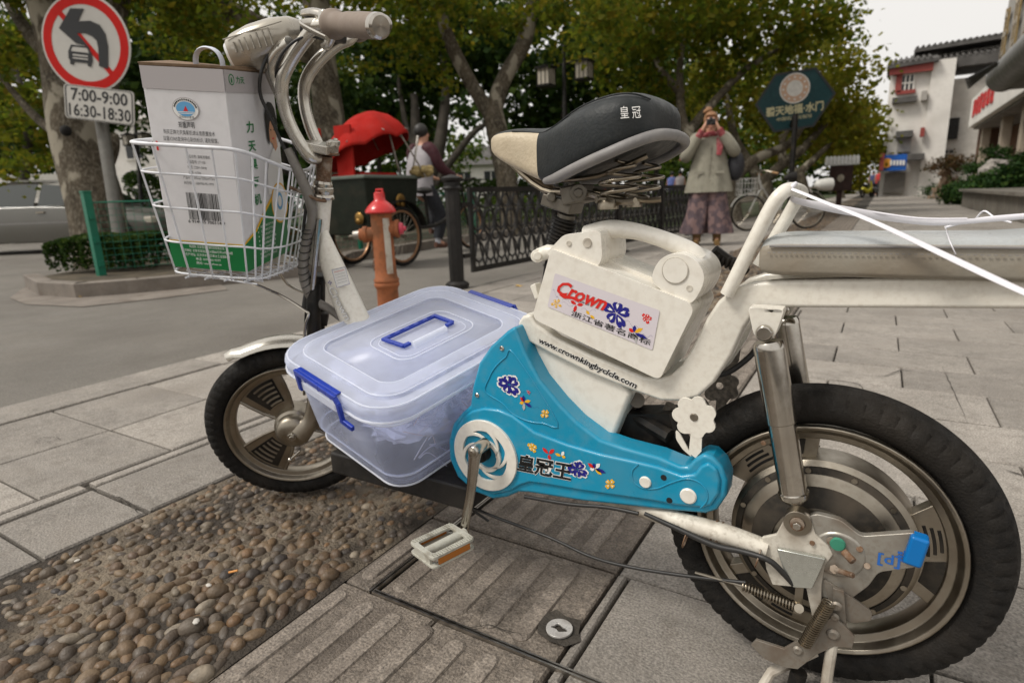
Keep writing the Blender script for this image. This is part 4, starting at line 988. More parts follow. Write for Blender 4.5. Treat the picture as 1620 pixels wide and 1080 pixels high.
s = S(); s.tube([Y(1318, 1010, ky+.008), Y(1310, 1060, ky+.006), V((Y(1305, 1090, ky).x, ky, .004))], .007, 10); s.tube([Y(1290, 1030, ky+.05), V((-.075, .80, .03)), V((-.085, .79, .006))], .007, 10); s.tube([Y(1318, 1010, ky+.1), V((-.085, 1.0, .006))], .007, 10)
part(s, 'stand_leg', m_grimy, kk)
s = S(); s.tube([Y(1264, 1062, .80), Y(1258, 1085, .80)], .011, 12); part(s, 'rubber_foot', m_black, kk)
# paint label and lettering on the down tube
s = S(); ydt = .8695
pc(s, 'white'); s.poly(yp([(525, 427), (546, 422), (553, 449), (533, 455)], ydt))
pc(s, 'navy')
q = yp([(525, 427), (546, 422), (553, 449), (533, 455)], ydt-.0003)
s.tube(q, .0005, 4, closed=True)
for i in range(5):
    t = .15+.16*i; a, b = q[0].lerp(q[3], t), q[1].lerp(q[2], t); pc(s, 'red' if i == 0 else 'grey'); s.tube([a.lerp(b, .12), a.lerp(b, .88)], .0004, 4)
blossom(s, Y(522, 447, ydt), U1, W1, .006, 'navy', 4, 'grey')
a, b = Y(522, 455, ydt), Y(550, 506, ydt); u = (b-a).normalized(); w = V((-u.z, 0, u.x)); w = w if w.x > 0 else -w
pc(s, 'grey'); s.text('Crown', a-w*.006, u, w, .026, bold=.035, shear=.3, width=(b-a).length); pc(s, 'white'); s.text('Crown', a-w*.006+YT*.0003, u, w, .026, bold=-.005, shear=.3, width=(b-a).length)
part(s, 'tube_print', PM, smooth=0, recalc=False)

# ================================================================ STORAGE BOX
RB = Matrix(((.225, -.965, .132), (.955, .191, -.228), (.195, .177, .965)))
RB = Matrix((RB.col[0].normalized(), RB.col[1].normalized(), RB.col[2].normalized())).transposed()
OB = V((-.775, .889, .451))
def lb(x, y, z): return OB + RB @ V((x, y, z))
def frost(name, col, mix_, rough, tint=None, sp=0):
    m = bpy.data.materials.new(name); m.use_nodes = True; t = m.node_tree; N = t.nodes; L = t.links
    b = N['Principled BSDF']; out = [n for n in N if n.type == 'OUTPUT_MATERIAL'][0]
    b.inputs['Base Color'].default_value = c4(col); b.inputs['Roughness'].default_value = rough
    tr = N.new('ShaderNodeBsdfTransparent'); tr.inputs[0].default_value = c4(tint or (.93, .945, .99))
    tl = N.new('ShaderNodeBsdfTranslucent'); tl.inputs[0].default_value = c4(col)
    m1 = N.new('ShaderNodeMixShader'); m1.inputs[0].default_value = .5; L.new(b.outputs[0], m1.inputs[1]); L.new(tl.outputs[0], m1.inputs[2])
    m2 = N.new('ShaderNodeMixShader')
    tc = N.new('ShaderNodeTexCoord'); nz_ = N.new('ShaderNodeTexNoise'); nz_.inputs['Scale'].default_value = 9; nz_.inputs['Detail'].default_value = 6; L.new(tc.outputs['Object'], nz_.inputs['Vector'])
    mr = N.new('ShaderNodeMapRange'); L.new(nz_.outputs['Fac'], mr.inputs[0]); mr.inputs[1].default_value = .35; mr.inputs[2].default_value = .65; mr.inputs[3].default_value = mix_-.05; mr.inputs[4].default_value = mix_+.06
    lw = N.new('ShaderNodeLayerWeight'); lw.inputs[0].default_value = .25; ad = N.new('ShaderNodeMath'); ad.operation = 'ADD'; ad.use_clamp = True
    L.new(mr.outputs[0], ad.inputs[0]); ml = N.new('ShaderNodeMath'); ml.operation = 'MULTIPLY'; ml.inputs[1].default_value = .35; L.new(lw.outputs['Facing'], ml.inputs[0]); L.new(ml.outputs[0], ad.inputs[1])
    L.new(ad.outputs[0], m2.inputs[0]); L.new(tr.outputs[0], m2.inputs[1]); L.new(m1.outputs[0], m2.inputs[2]); L.new(m2.outputs[0], out.inputs[0])
    return m
m_bin = frost('frosted plastic', (.84, .88, 1.0), .13, .3)
m_lid = frost('frosted lid', (.88, .91, 1.0), .38, .22)
m_edge = frost('thick frosted plastic', (.93, .95, 1.0), .7, .22)
m_dblue = M('deep blue plastic', (.008, .035, .33), .3, var=.04, coat=.2)
sb = thing('storage_box', 'frosted translucent plastic storage box with blue clips wedged on the bicycle footboard', 'storage box', lb(0, 0, -.2))
def rrect(hx, hy, r, z, n=7):
    out = []
    for cx_, cy_, a0 in ((hx-r, hy-r, 0), (-hx+r, hy-r, PI/2), (-hx+r, -hy+r, PI), (hx-r, -hy+r, 3*PI/2)):
        for i in range(n+1): a = a0+PI/2*i/n; out.append(lb(cx_+r*math.cos(a), cy_+r*math.sin(a), z))
    return out
HX, HY = .219, .180
s = S(); s.loft([rrect(.165, .128, .035, -.206), rrect(.180, .143, .05, -.204), rrect(.184, .147, .05, -.176), rrect(.189, .152, .05, -.174), rrect(.2035, .1655, .055, -.034), rrect(.2035, .1655, .055, -.026)], caps=False)
s.poly(list(reversed(rrect(.165, .128, .035, -.206))))
bn = part(s, 'tub', m_bin, sb, smooth=60, solid=.0018)
s = S()
for z, q in ((-.1755, 0), (-.204, -.004)): s.tube(rrect(.186+q, .149+q, .05, z), .0019, 6, closed=True)
s.tube(rrect(.2045, .1665, .055, -.045), .0022, 6, closed=True)
part(s, 'moulded_rib', m_edge, bn, smooth=70)
s = S()
L0 = [(HX, HY, .075, -.030), (HX+.002, HY+.002, .076, -.014), (HX, HY, .074, -.006), (HX-.006, HY-.006, .07, -.002), (HX-.014, HY-.014, .064, -.0055), (HX-.030, HY-.030, .052, -.006), (HX-.034, HY-.034, .05, .001), (HX-.040, HY-.040, .046, .002), (HX-.064, HY-.064, .035, .002), (HX-.067, HY-.067, .034, -.003)]
s.loft([rrect(*a) for a in L0], caps=False); s.poly(rrect(*L0[-1])); 
ld = part(s, 'lid', m_lid, sb, smooth=50, solid=.0018)
s = S()
s.tube(rrect(HX+.0015, HY+.0015, .076, -.0295), .0026, 8, closed=True); s.tube(rrect(HX-.005, HY-.005, .07, -.0025), .0018, 6, closed=True); s.tube(rrect(HX-.033, HY-.033, .05, .0), .0014, 6, closed=True); s.tube(rrect(HX-.065, HY-.065, .035, .0015), .0012, 6, closed=True)
# handle well
def well(hx, hy, r, z):
    return [p for p in [lb(.015+x, -.005+y, z) for x, y in [((hx-r)*sx+r*math.cos(a0+PI/2*i/6), (hy-r)*sy+r*math.sin(a0+PI/2*i/6)) for sx, sy, a0 in ((1, 1, 0), (-1, 1, PI/2), (-1, -1, PI), (1, -1, 3*PI/2)) for i in range(7)]]]
s.tube(well(.098, .062, .03, -.001), .0013, 6, closed=True); s.tube(well(.085, .050, .025, -.003), .0011, 6, closed=True)
s.tube([lb(-.03, -.03, -.001), lb(.055, -.03, -.001)], [.010, .010], 12, flat=.6)
part(s, 'lid_rims', m_edge, ld, smooth=70)
def flatbar(pts, wd, th, up): return S().tube(pts, wd, 4, flat=th/wd, ref=up)
UPB = RB @ V((0, 0, 1))
s = S()
hp = [lb(-.055, -.045, .003), lb(-.063, -.03, .004), lb(-.063, .022, .005), lb(-.055, .030, .005), lb(.078, .030, .005), lb(.086, .022, .005), lb(.086, -.03, .004), lb(.078, -.045, .003)]
# carrying handle: a U bar lying flat
def ubar(s, P, wd, th, up):
    for a, b in zip(P, P[1:]):
        d = (b-a).normalized(); sdv = up.cross(d).normalized(); s.box((a+b)/2, ((b-a).length+wd*.9, wd, th), Matrix((d, sdv, up)).transposed())
ubar(s, [lb(-.048, -.020, .004), lb(-.056, .028, .005), lb(.076, .028, .005), lb(.080, -.020, .004)], .0085, .006, UPB)
s.box(lb(-.040, -.022, .003), (.018, .009, .006), RB); s.box(lb(.072, -.022, .003), (.018, .009, .006), RB)
for i in range(5): s.box(lb(-.035+.024*i, .028, .0085), (.012, .003, .002), RB)
part(s, 'carrying_handle', m_dblue, ld, bevel=.0018, seg=3)
# side clips on the two short ends
for sg_ in (-1, 1):
    s = S(); xx = sg_*(HX+.004); EX = RB @ V((1, 0, 0))
    P = [lb(xx, .072, -.042), lb(xx+sg_*.002, .071, -.006), lb(xx+sg_*.004, -.060, -.006), lb(xx+sg_*.004, -.068, -.016), lb(xx+sg_*.003, -.070, -.050), lb(xx+sg_*.001, -.092, -.055)]
    ubar(s, P, .011, .007, EX)
    s.box(lb(sg_*(HX-.001), .005, -.0015), (.010, .135, .004), RB)
    for y in (-.04, .0, .045): s.box(lb(xx, y, -.014), (.006, .006, .01), RB)
    part(s, 'clip', m_dblue, sb, bevel=.002, seg=3)
    s = S(); s.box(lb(sg_*(HX-.002), .012, -.036), (.012, .115, .022), RB); part(s, 'clip_ledge', m_edge, sb, bevel=.004, seg=3)
# wrapped goods inside: crinkled clear bags
def bagmat(name, c1, c2):
    m = M(name, c1, .25, var=.1, icols=[c1, c2, (.55, .57, .72), (.40, .42, .66)], bump=.8, bs=30, coat=.5); return m
bags = thing('plastic_bags', 'crumpled clear plastic bags packed inside the frosted storage box', 'plastic bags', lb(0, 0, -.19))
rg = random.Random(5); mb = bagmat('crinkled film', (.55, .60, .85), (.92, .90, .95))
for i in range(15):
    s = S(); cxx, cyy, czz = rg.uniform(-.11, .11), rg.uniform(-.08, .08), -.175+.0088*i
    Rr = RB @ Matrix.Rotation(rg.uniform(0, 3), 3, 'Z') @ Matrix.Rotation(rg.uniform(-.3, .3), 3, 'X')
    s.ball(lb(cxx, cyy, czz), (.072, .056, .03), 22, 14, Rr)
    c = lb(cxx, cyy, czz)
    for k in range(len(s.v)):
        d = s.v[k]-c; f_ = 1+.22*math.sin(d.x*190+i)*math.sin(d.y*230+2*i)+rg.uniform(-.13, .13); s.v[k] = c+d*f_
    s.obj('bag', mb, bags, smooth=0)
s = S()
for i in range(60):
    p = [lb(rg.uniform(-.15, .15), -.118, rg.uniform(-.15, -.05)) for _ in range(3)]
    q = rg.uniform(-.16, .12); z = rg.uniform(-.17, -.06); s.tube([lb(q, -.130, z), lb(q+rg.uniform(.02, .05), -.131, z-rg.uniform(-.04, .05)), lb(q+rg.uniform(.05, .09), -.13, z-rg.uniform(-.03, .06))], .0011, 5, k=4)
s.obj('folded_edges', M('bag seams', (.62, .50, .52), .3, icols=[(.7, .6, .62), (.35, .38, .7), (.75, .75, .8), (.65, .42, .3)]), bags, smooth=60)

# ================================================================ CARTON IN THE BASKET
m_card = M('white printed card', (.68, .665, .67), .5, var=.03, vs=12, dirt=.12, ds=6)
m_kraft = M('brown card edge', (.17, .11, .065), .85, var=.2, vs=40)
ct = thing('carton', 'tall white carton with green base and barcode standing in the wire basket', 'carton', bk(.076, .09, 0))
CW, CDp, CH = .153, .183, .368
def ck(x, y, z): return bk(CW*x, CDp*y, CH*z)
s = S()
tz = [1.0, .992, 1.0, 1.0]
cor = [(0, 0), (1, 0), (1, 1), (0, 1)]
s.loft([[ck(x, y, 0) for x, y in cor], [ck(x, y, .985) for x, y in cor]])
body = s.obj('carton_body', m_card, ct, bevel=.0015)
s = S()
s.add([ck(-.004, -.004, .985), ck(1.004, -.004, .985), ck(1.004, 1.004, .985), ck(-.004, 1.004, .985), ck(-.004, -.004, 1.0), ck(1.0, -.004, 1.0), ck(1.004, 1.004, 1.0), ck(-.004, 1.004, 1.012)], [(0, 1, 5, 4), (1, 2, 6, 5), (2, 3, 7, 6), (3, 0, 4, 7)])
part(s, 'card_edge', m_kraft, ct, solid=.001)
s = S(); s.add([ck(-.012, -.008, 1.0), ck(1.0, -.004, 1.0), ck(1.0, .5, 1.006), ck(-.012, .5, 1.022)], [(0, 1, 2, 3)]); s.add([ck(0, 1, 1.0), ck(1.0, 1.0, 1.0), ck(1.0, .46, 1.003), ck(-.0, .46, 1.010)], [(0, 1, 2, 3)])
s.obj('top_flap', m_kraft, ct, solid=.0018, smooth=0)
s = S(); hcn = (.62, .5); pts = []
for i in range(15):
    a = PI*i/14; pts.append(ck(.60-.17*math.cos(a), .35, 1.0+.085*math.sin(a)**.7))
s.tube(pts, .009, 6, flat=.3, ref=BYv); s.obj('carton_handle', M('white plastic strap handle', (.68, .72, .8), .3, var=.03), ct, smooth=50)
def fr_(s, col, pts, o=-.0012): pc(s, col); s.poly([ck(x, 0, z)+BYv*o for x, z in pts])
def rt_(s, col, pts, o=.0012): pc(s, col); s.poly([ck(1, y, z)+BX*o for y, z in pts])
C2 = dict(P_); C2['green'] = plain('carton green', (.006, .16, .04), .35); 
C2['grey'] = plain('carton grey', (.42, .39, .39), .5); C2['navy'] = plain('carton skin', (.55, .28, .16), .5); PM2 = [C2[k] for k in PK]
s = S()
fr_(s, 'grey', [(0, .885), (1, .885), (1, .985), (0, .985)]); rt_(s, 'grey', [(0, .885), (1, .885), (1, .985), (0, .985)])
fr_(s, 'green', [(0, 0), (1, 0), (1, .142), (0, .142)]); fr_(s, 'yellow', [(0, .142), (1, .142), (1, .147), (0, .147)], -.0010)
rt_(s, 'green', [(0, 0), (1, 0), (1, .36), (.72, .34), (.5, .27), (.28, .19), (0, .142)]); rt_(s, 'yellow', [(0, .142), (.28, .19), (.5, .27), (.72, .34), (1, .36), (1, .375), (.7, .355), (.48, .285), (.27, .203), (0, .152)], .0013)
def ft_(col, t, x, z, w_, h, bold=.0): pc(s, col); s.text(t, ck(x, 0, z)-BYv*.0016, BX, BZ, h, bold=bold, width=w_*CW)
ft_('black', '郑重声明', .37, .715, .20, .0115, .006)
ft_('black', '购买正牌力天臭氧机请认准质量技术', .17, .682, .64, .0088)
ft_('black', '监督12365查询中心防伪标识, 谨防假冒。', .155, .650, .69, .0088)
for i, (t, w_) in enumerate((('产品名称: 臭氧消毒机', .30), ('产品型号: LT-100', .23), ('电压: 220V~50Hz', .24), ('功率: <15W', .16), ('产品尺寸: 395mm*205mm*72mm', .42), ('执行标准: GB4706.45-1999', .38))): ft_('black', t, .36+(.05 if i < 4 else -.03), .572-.026*i, w_, .0066, 0)
for i, (t, w_) in enumerate((('制造商: 北京思宝环保科技有限公司', .46), ('公司地址: 北京市海淀区复兴路83号甲14号楼8层', .68), ('生产地址: 北京市大兴区康太工业园B1号', .60), ('电话: 010-88219277', .33), ('网址: www.zhuo.cn', .33))): ft_('white', t, .5-w_/2, .112-.022*i, w_, .0062, 0)
x = .33; rb_ = random.Random(2); pc(s, 'black')
while x < .75:
    w_ = rb_.choice((.005, .007, .012)); fr_(s, 'black', [(x, .262), (x+w_, .262), (x+w_, .40), (x, .40)]); x += w_+rb_.choice((.005, .007, .011))
ft_('black', '6 914935 700114 9', .31, .244, .48, .0085, .01)
# oval seal
e = lambda rx, rz, c, o: (pc(s, c), s.poly([ck(.49+rx*math.cos(a), 0, .80+rz*math.sin(a))-BYv*o for a in [2*PI*i/36 for i in range(36)]]))
e(.165, .053, 'grey', .0012); e(.155, .049, 'white', .0015); e(.115, .034, 'lightblue', .0018)
pc(s, 'red'); s.poly([ck(.46, 0, .79)-BYv*.0021, ck(.52, 0, .79)-BYv*.0021, ck(.495, 0, .815)-BYv*.0021])
for z in (.785, .778): fr_(s, 'white', [(.38, z), (.60, z), (.60, z+.003), (.38, z+.003)], -.0021)
for i in range(15):
    a = PI*(.08+.84*i/14); q = ck(.49+.138*math.cos(a), 0, .80+.043*math.sin(a))-BYv*.0019; pc(s, 'black'); s.box(q, (.0022, .0003, .003), Matrix((BX, BYv, BZ)).transposed())
ft_('black', '防伪标识查询', .40, .758, .18, .005, 0)
fr_(s, 'red', [(.045, .60), (.07, .598), (.075, .64), (.05, .645)])
# right face
def rtx(col, t, y, z, w_, h, bold=.008): pc(s, col); s.text(t, ck(1, y, z)+BX*.0016, BYv, BZ, h, bold=bold, width=w_*CDp)
for i, ch in enumerate('力天臭氧机'): rtx('green', ch, .30, .70-.092*i, .15, .022, .02)
rtx('green', '力天', .20, .93, .16, .013, .02); pc(s, 'green'); s.tube(circ(ck(1, .12, .943)+BX*.0015, BYv, BZ, .0085, 24), .0009, 4, closed=True); rtx('green', 'i', .105, .93, .03, .012, .02)
# printed half figure on the side: hair, face, white shirt
rt_(s, 'white', [(.62, .36), (1, .37), (1, .64), (.95, .62), (.82, .60), (.72, .55), (.64, .46)], .0014)
pc(s, 'navy'); s.poly([ck(1, .84+.10*math.cos(a), .69+.062*math.sin(a))+BX*.0018 for a in [2*PI*i/24 for i in range(24)]]); rt_(s, 'navy', [(.82, .655), (.92, .655), (.94, .61), (.88, .585), (.84, .61)], .0017)
rt_(s, 'black', [(.70, .72), (.70, .78), (.735, .825), (.80, .845), (.88, .84), (.94, .81), (.97, .75), (.965, .69), (.935, .65), (.94, .72), (.90, .765), (.84, .765), (.79, .73), (.77, .70), (.765, .65), (.74, .62), (.71, .66)], .0021)
for y, z in ((.81, .70), (.885, .70)): rt_(s, 'black', [(y-.02, z), (y, z+.006), (y+.02, z), (y, z-.004)], .0021)
rt_(s, 'red', [(.815, .655), (.845, .649), (.88, .655), (.847, .661)], .0021)
e2_ = lambda cy, cz, ry, rz, c, o: (pc(s, c), s.poly([ck(1, cy+ry*math.cos(a), cz+rz*math.sin(a))+BX*o for a in [2*PI*i/30 for i in range(30)]]))
e2_(.86, .30, .20, .115, 'yellow', .0017); e2_(.86, .30, .18, .105, 'white', .0019); e2_(.86, .31, .075, .05, 'lightblue', .0021); e2_(.86, .31, .045, .032, 'white', .0023)
for i in range(8):
    z = .205-.024*i; rt_(s, 'white', [(.30, z), (.31, z+.006), (.32, z), (.31, z-.006)], .0015); rtx('white', '负离子净化空气杀菌', .36, z-.006, .34-.02*(i % 3), .006, 0)
part(s, 'carton_print', PM2, ct, smooth=0, recalc=False)
# white funnel-like packet beside it
s = S(); s.lathe([(.002, .05), (.006, .035), (.016, .012), (.024, .002), (.0, .0)], bk(.13, .172, -.024), BZ+BYv*.1, 14)
for k in range(len(s.v)): s.v[k] += V((rg.uniform(-.002, .002), rg.uniform(-.002, .002), rg.uniform(-.001, .001)))
tag(s.obj('paper_wrapper', M('thin white paper', (.62, .58, .5), .7, var=.08), org=bk(.13, .172, -.024), smooth=70), 'crumpled white paper wrapper on the basket floor beside the carton', 'wrapper')

# ================================================================ PLASTIC STRING ON THE GRAB BAR
m_str = M('white plastic film strap', (.80, .78, .82), .28, var=.05, coat=.3, alpha=.93)
s = S()
A_, B_, Cc = Y(1246, 302, .842), Y(1430, 362, .825), Y(1700, 500, .79)
P = [Y(1250, 309, .85), Y(1243, 300, .85), Y(1252, 299, .838), Y(1300, 318, .825), Y(1380, 350, .806), Y(1460, 387, .795), Y(1540, 425, .788), Y(1620, 462, .78), Y(1720, 505, .77)]
s.tube(P, [.003, .003, .003, .003, .0038, .0048, .0056, .0052, .005], 10, k=5, flat=.35, ref=V((0, 0, 1)))
s.tube([Y(1252, 312, .86), Y(1262, 318, .86), Y(1320, 330, .87), Y(1400, 343, .885), Y(1480, 352, .89), Y(1560, 348, .89), Y(1640, 341, .89)], [.003, .004, .0055, .005, .004, .003, .003], 8, k=5, flat=.3, ref=V((0, 0, 1)))
s.tube([Y(1300, 322, .87), Y(1360, 332, .88), Y(1450, 345, .88), Y(1530, 346, .88)], .0012, 6, k=5)
s.tube([Y(1540, 352, .95), Y(1556, 334, .94), Y(1575, 345, .93), Y(1600, 352, .92)], .0011, 6, k=5); s.tube([Y(1495, 360, .93), Y(1550, 346, .92), Y(1640, 338, .93)], .0015, 6, k=5)
s.tube([Y(1495, 358, .93), Y(1502, 380, .81), Y(1512, 402, .80)], .0006, 5, k=4)
s.tube(circ(Y(1249, 302, .85), V((.6, 0, .8)), V((0, 1, 0)), .0108, 14), .0028, 6, closed=True)
tag(s.obj('plastic_strap', m_str, org=Y(1249, 302, .85), smooth=70), 'twisted white plastic strap tied to the grab bar and stretched over the rack cushion', 'strap')
# ================================================================ THE STREET BEHIND
def img_up(p): return ZU
def lvl(px, py, d): return D(px, py, d)
def px2(p, n): return n*(V(p)-EY).dot(CF)/FPX
m_bark = M('plane tree bark', (.065, .052, .036), .95, spec=.2, var=.4, vs=5, bump=1, bs=25, dirt=.75, dcol=(.30, .27, .21), ds=3.2, dlo=.55, dhi=.60, stretch=(1, 1, .6))
m_barkd = M('dark bark', (.05, .042, .032), .95, var=.35, vs=5, bump=1, bs=25)
m_lf1 = leafmat('autumn plane leaves', [(.09, .13, .012), (.17, .18, .014), (.055, .095, .012), (.23, .18, .018), (.13, .16, .014), (.06, .10, .012), (.18, .19, .016)], .6)
m_lfy = leafmat('yellowing plane leaves', [(.12, .14, .014), (.19, .18, .016), (.09, .12, .012), (.24, .19, .02), (.15, .17, .016)], .6)
m_lf2 = leafmat('dark green leaves', [(.020, .045, .010), (.032, .062, .012), (.016, .035, .008), (.06, .095, .014), (.028, .052, .01)], .35)
m_lf3 = leafmat('bright green leaves', [(.05, .10, .014), (.08, .12, .016), (.035, .07, .012), (.12, .13, .02)], .42)
m_lf4 = leafmat('juniper needles', [(.02, .05, .014), (.035, .08, .016), (.016, .04, .012), (.06, .10, .02)], .2)
m_lf5 = leafmat('reddish shrub leaves', [(.10, .05, .025), (.06, .05, .02), (.13, .07, .03), (.05, .05, .02)], .3)
def leaves_mesh(blobs, seed, size, dens=1.0, clump=.34, up=.35):
    """blobs: (centre, (rx, ry, rz), number of leaves); returns vertices and faces of leaf faces gathered in clumps"""
    rg = random.Random(seed); vs = []; fs = []
    for c, r, n in blobs:
        n = int(n*dens); nc = max(3, n//46)
        cl = []
        for _ in range(nc):
            while True:
                d = V((rg.uniform(-1, 1), rg.uniform(-1, 1), rg.uniform(-1, 1)))
                if .05 < d.length < 1: break
            d = d*(d.length**-.45 if d.length > .2 else 1); cl.append((c + V((d.x*r[0], d.y*r[1], d.z*r[2])), rg.uniform(.6, 1.35)*clump, rg.random()))
        for i in range(n):
            cc, cr, q = cl[rg.randrange(nc)]
            p = cc + V((rg.gauss(0, .55), rg.gauss(0, .55), rg.gauss(0, .38)))*cr
            nrm = V((rg.gauss(0, 1), rg.gauss(0, 1), rg.gauss(up, 1))).normalized(); _, u, w = frame(nrm, V((rg.uniform(-1, 1), rg.uniform(-1, 1), .2)))
            L = size*rg.uniform(.6, 1.3); W = L*rg.uniform(.55, .85); o = len(vs)
            vs += [p-u*L*.5, p-u*L*.1+w*W*.5, p+u*L*.5+nrm*L*.08, p-u*L*.1-w*W*.5]; fs.append((o, o+1, o+2, o+3))
    return vs, fs
def mkleaf(name, blobs, mat, parent, seed, size, **k):
    vs, fs = leaves_mesh(blobs, seed, size, **k); s = S(); s.v = vs; s.f = fs; s.m = [0]*len(fs)
    return s.obj(name, mat, parent, smooth=0, recalc=False)
def tree(name, label, base, limbs, blobs, lm, bm=m_bark, size=.13, seed=1, group=None, clump=.34, knots=()):
    t = thing(name, label, 'tree', base, group)
    s = S()
    for pts, rad in limbs:
        s.tube(pts, rad, 10, k=5)
        for i in range(len(s.v)-0): pass
    rg = random.Random(seed)
    for i in range(len(s.v)): s.v[i] = s.v[i] + V((math.sin(s.v[i].z*5+seed), math.cos(s.v[i].z*4+s.v[i].x*3), 0))*.012
    s.obj('trunk', bm, t, smooth=70)
    for kx in knots:
        q = S(); q.ball(kx[0], kx[1], 12, 8); q.obj('knot_hole', m_dark, t)
    mkleaf('crown', blobs, lm, t, seed, size, clump=clump); return t
def bl(px, py, d, rx, ry, n, rz=None):
    c = D(px, py, d); a = px2(c, rx); b = px2(c, ry); return (c, (a, rz or a, b), n)
def limb(l, *w): return ([D(a, b, d) for a, b, d in l], [px2(D(*l[min(i, len(l)-1)]), w[i])/2 for i in range(len(l))])

# big mottled plane tree on the island
tree('plane_tree', 'thick mottled plane tree with a knot hole behind the no left turn sign', G(155, 418) if False else D(155, 415, 8.6),
     [limb([(176, 440, 8.6), (160, 375, 8.6), (144, 300, 8.6), (122, 215, 8.6), (100, 110, 8.5), (75, 20, 8.4), (55, -70, 8.3)], 92, 78, 80, 74, 60, 50, 42),
      limb([(130, 235, 8.6), (165, 150, 8.7), (180, 60, 8.8), (200, -40, 8.9)], 50, 34, 30, 24),
      limb([(150, 280, 8.6), (175, 240, 8.6), (182, 215, 8.7)], 38, 26, 14), limb([(100, 100, 8.5), (50, 60, 8.8), (10, 0, 9)], 30, 22, 14),
      limb([(120, 225, 8.6), (60, 190, 8.9), (0, 120, 9.2)], 20, 14, 8)],
     [bl(-20, 20, 8.8, 110, 90, 1600), bl(60, -70, 8.2, 150, 70, 2200), bl(20, 130, 9.6, 70, 60, 900), bl(230, -60, 9, 130, 80, 2400), bl(360, 10, 9.6, 90, 60, 1300), bl(15, 230, 10.2, 50, 50, 500)],
     m_lf1, size=.12, seed=4, knots=[(D(104, 207, 8.18), (.07, .07, .075))])
tree('plane_tree', 'plane tree with a long bough reaching left above the carton', D(530, 400, 11.5),
     [limb([(535, 400, 11.5), (530, 300, 11.5), (522, 200, 11.5), (510, 100, 11.4), (500, 0, 11.2), (490, -80, 11)], 66, 58, 50, 44, 42, 36),
      limb([(508, 90, 11.4), (440, 58, 11.0), (380, 28, 10.6), (320, -8, 10.3), (260, -60, 10)], 40, 38, 36, 32, 28)],
     [bl(430, -60, 12.5, 150, 50, 1800), bl(560, 30, 13, 110, 80, 1900), bl(600, -50, 11, 120, 60, 1800), bl(340, 60, 13.5, 90, 60, 1300), bl(250, 30, 13, 60, 50, 700)], m_lf1, size=.13, seed=6)
tree('plane_tree', 'forked plane tree whose Y shaped trunk stands behind the saddle nose', D(808, 395, 12),
     [limb([(812, 400, 12), (806, 320, 12), (795, 250, 12), (778, 175, 12)], 40, 34, 33, 34),
      limb([(780, 190, 12), (745, 130, 12), (715, 75, 11.8), (695, 10, 11.5), (680, -60, 11.3)], 26, 22, 22, 18, 15),
      limb([(776, 190, 12), (800, 120, 12), (832, 60, 12.1), (845, -10, 12.2), (850, -60, 12.2)], 28, 25, 24, 22, 16)],
     [bl(640, -10, 11, 130, 70, 1800), bl(800, -40, 11, 160, 70, 2600), bl(900, 10, 12.4, 110, 70, 1600), bl(690, 90, 13, 70, 50, 500), bl(940, 30, 10.5, 50, 35, 500)], m_lf1, size=.13, seed=9)
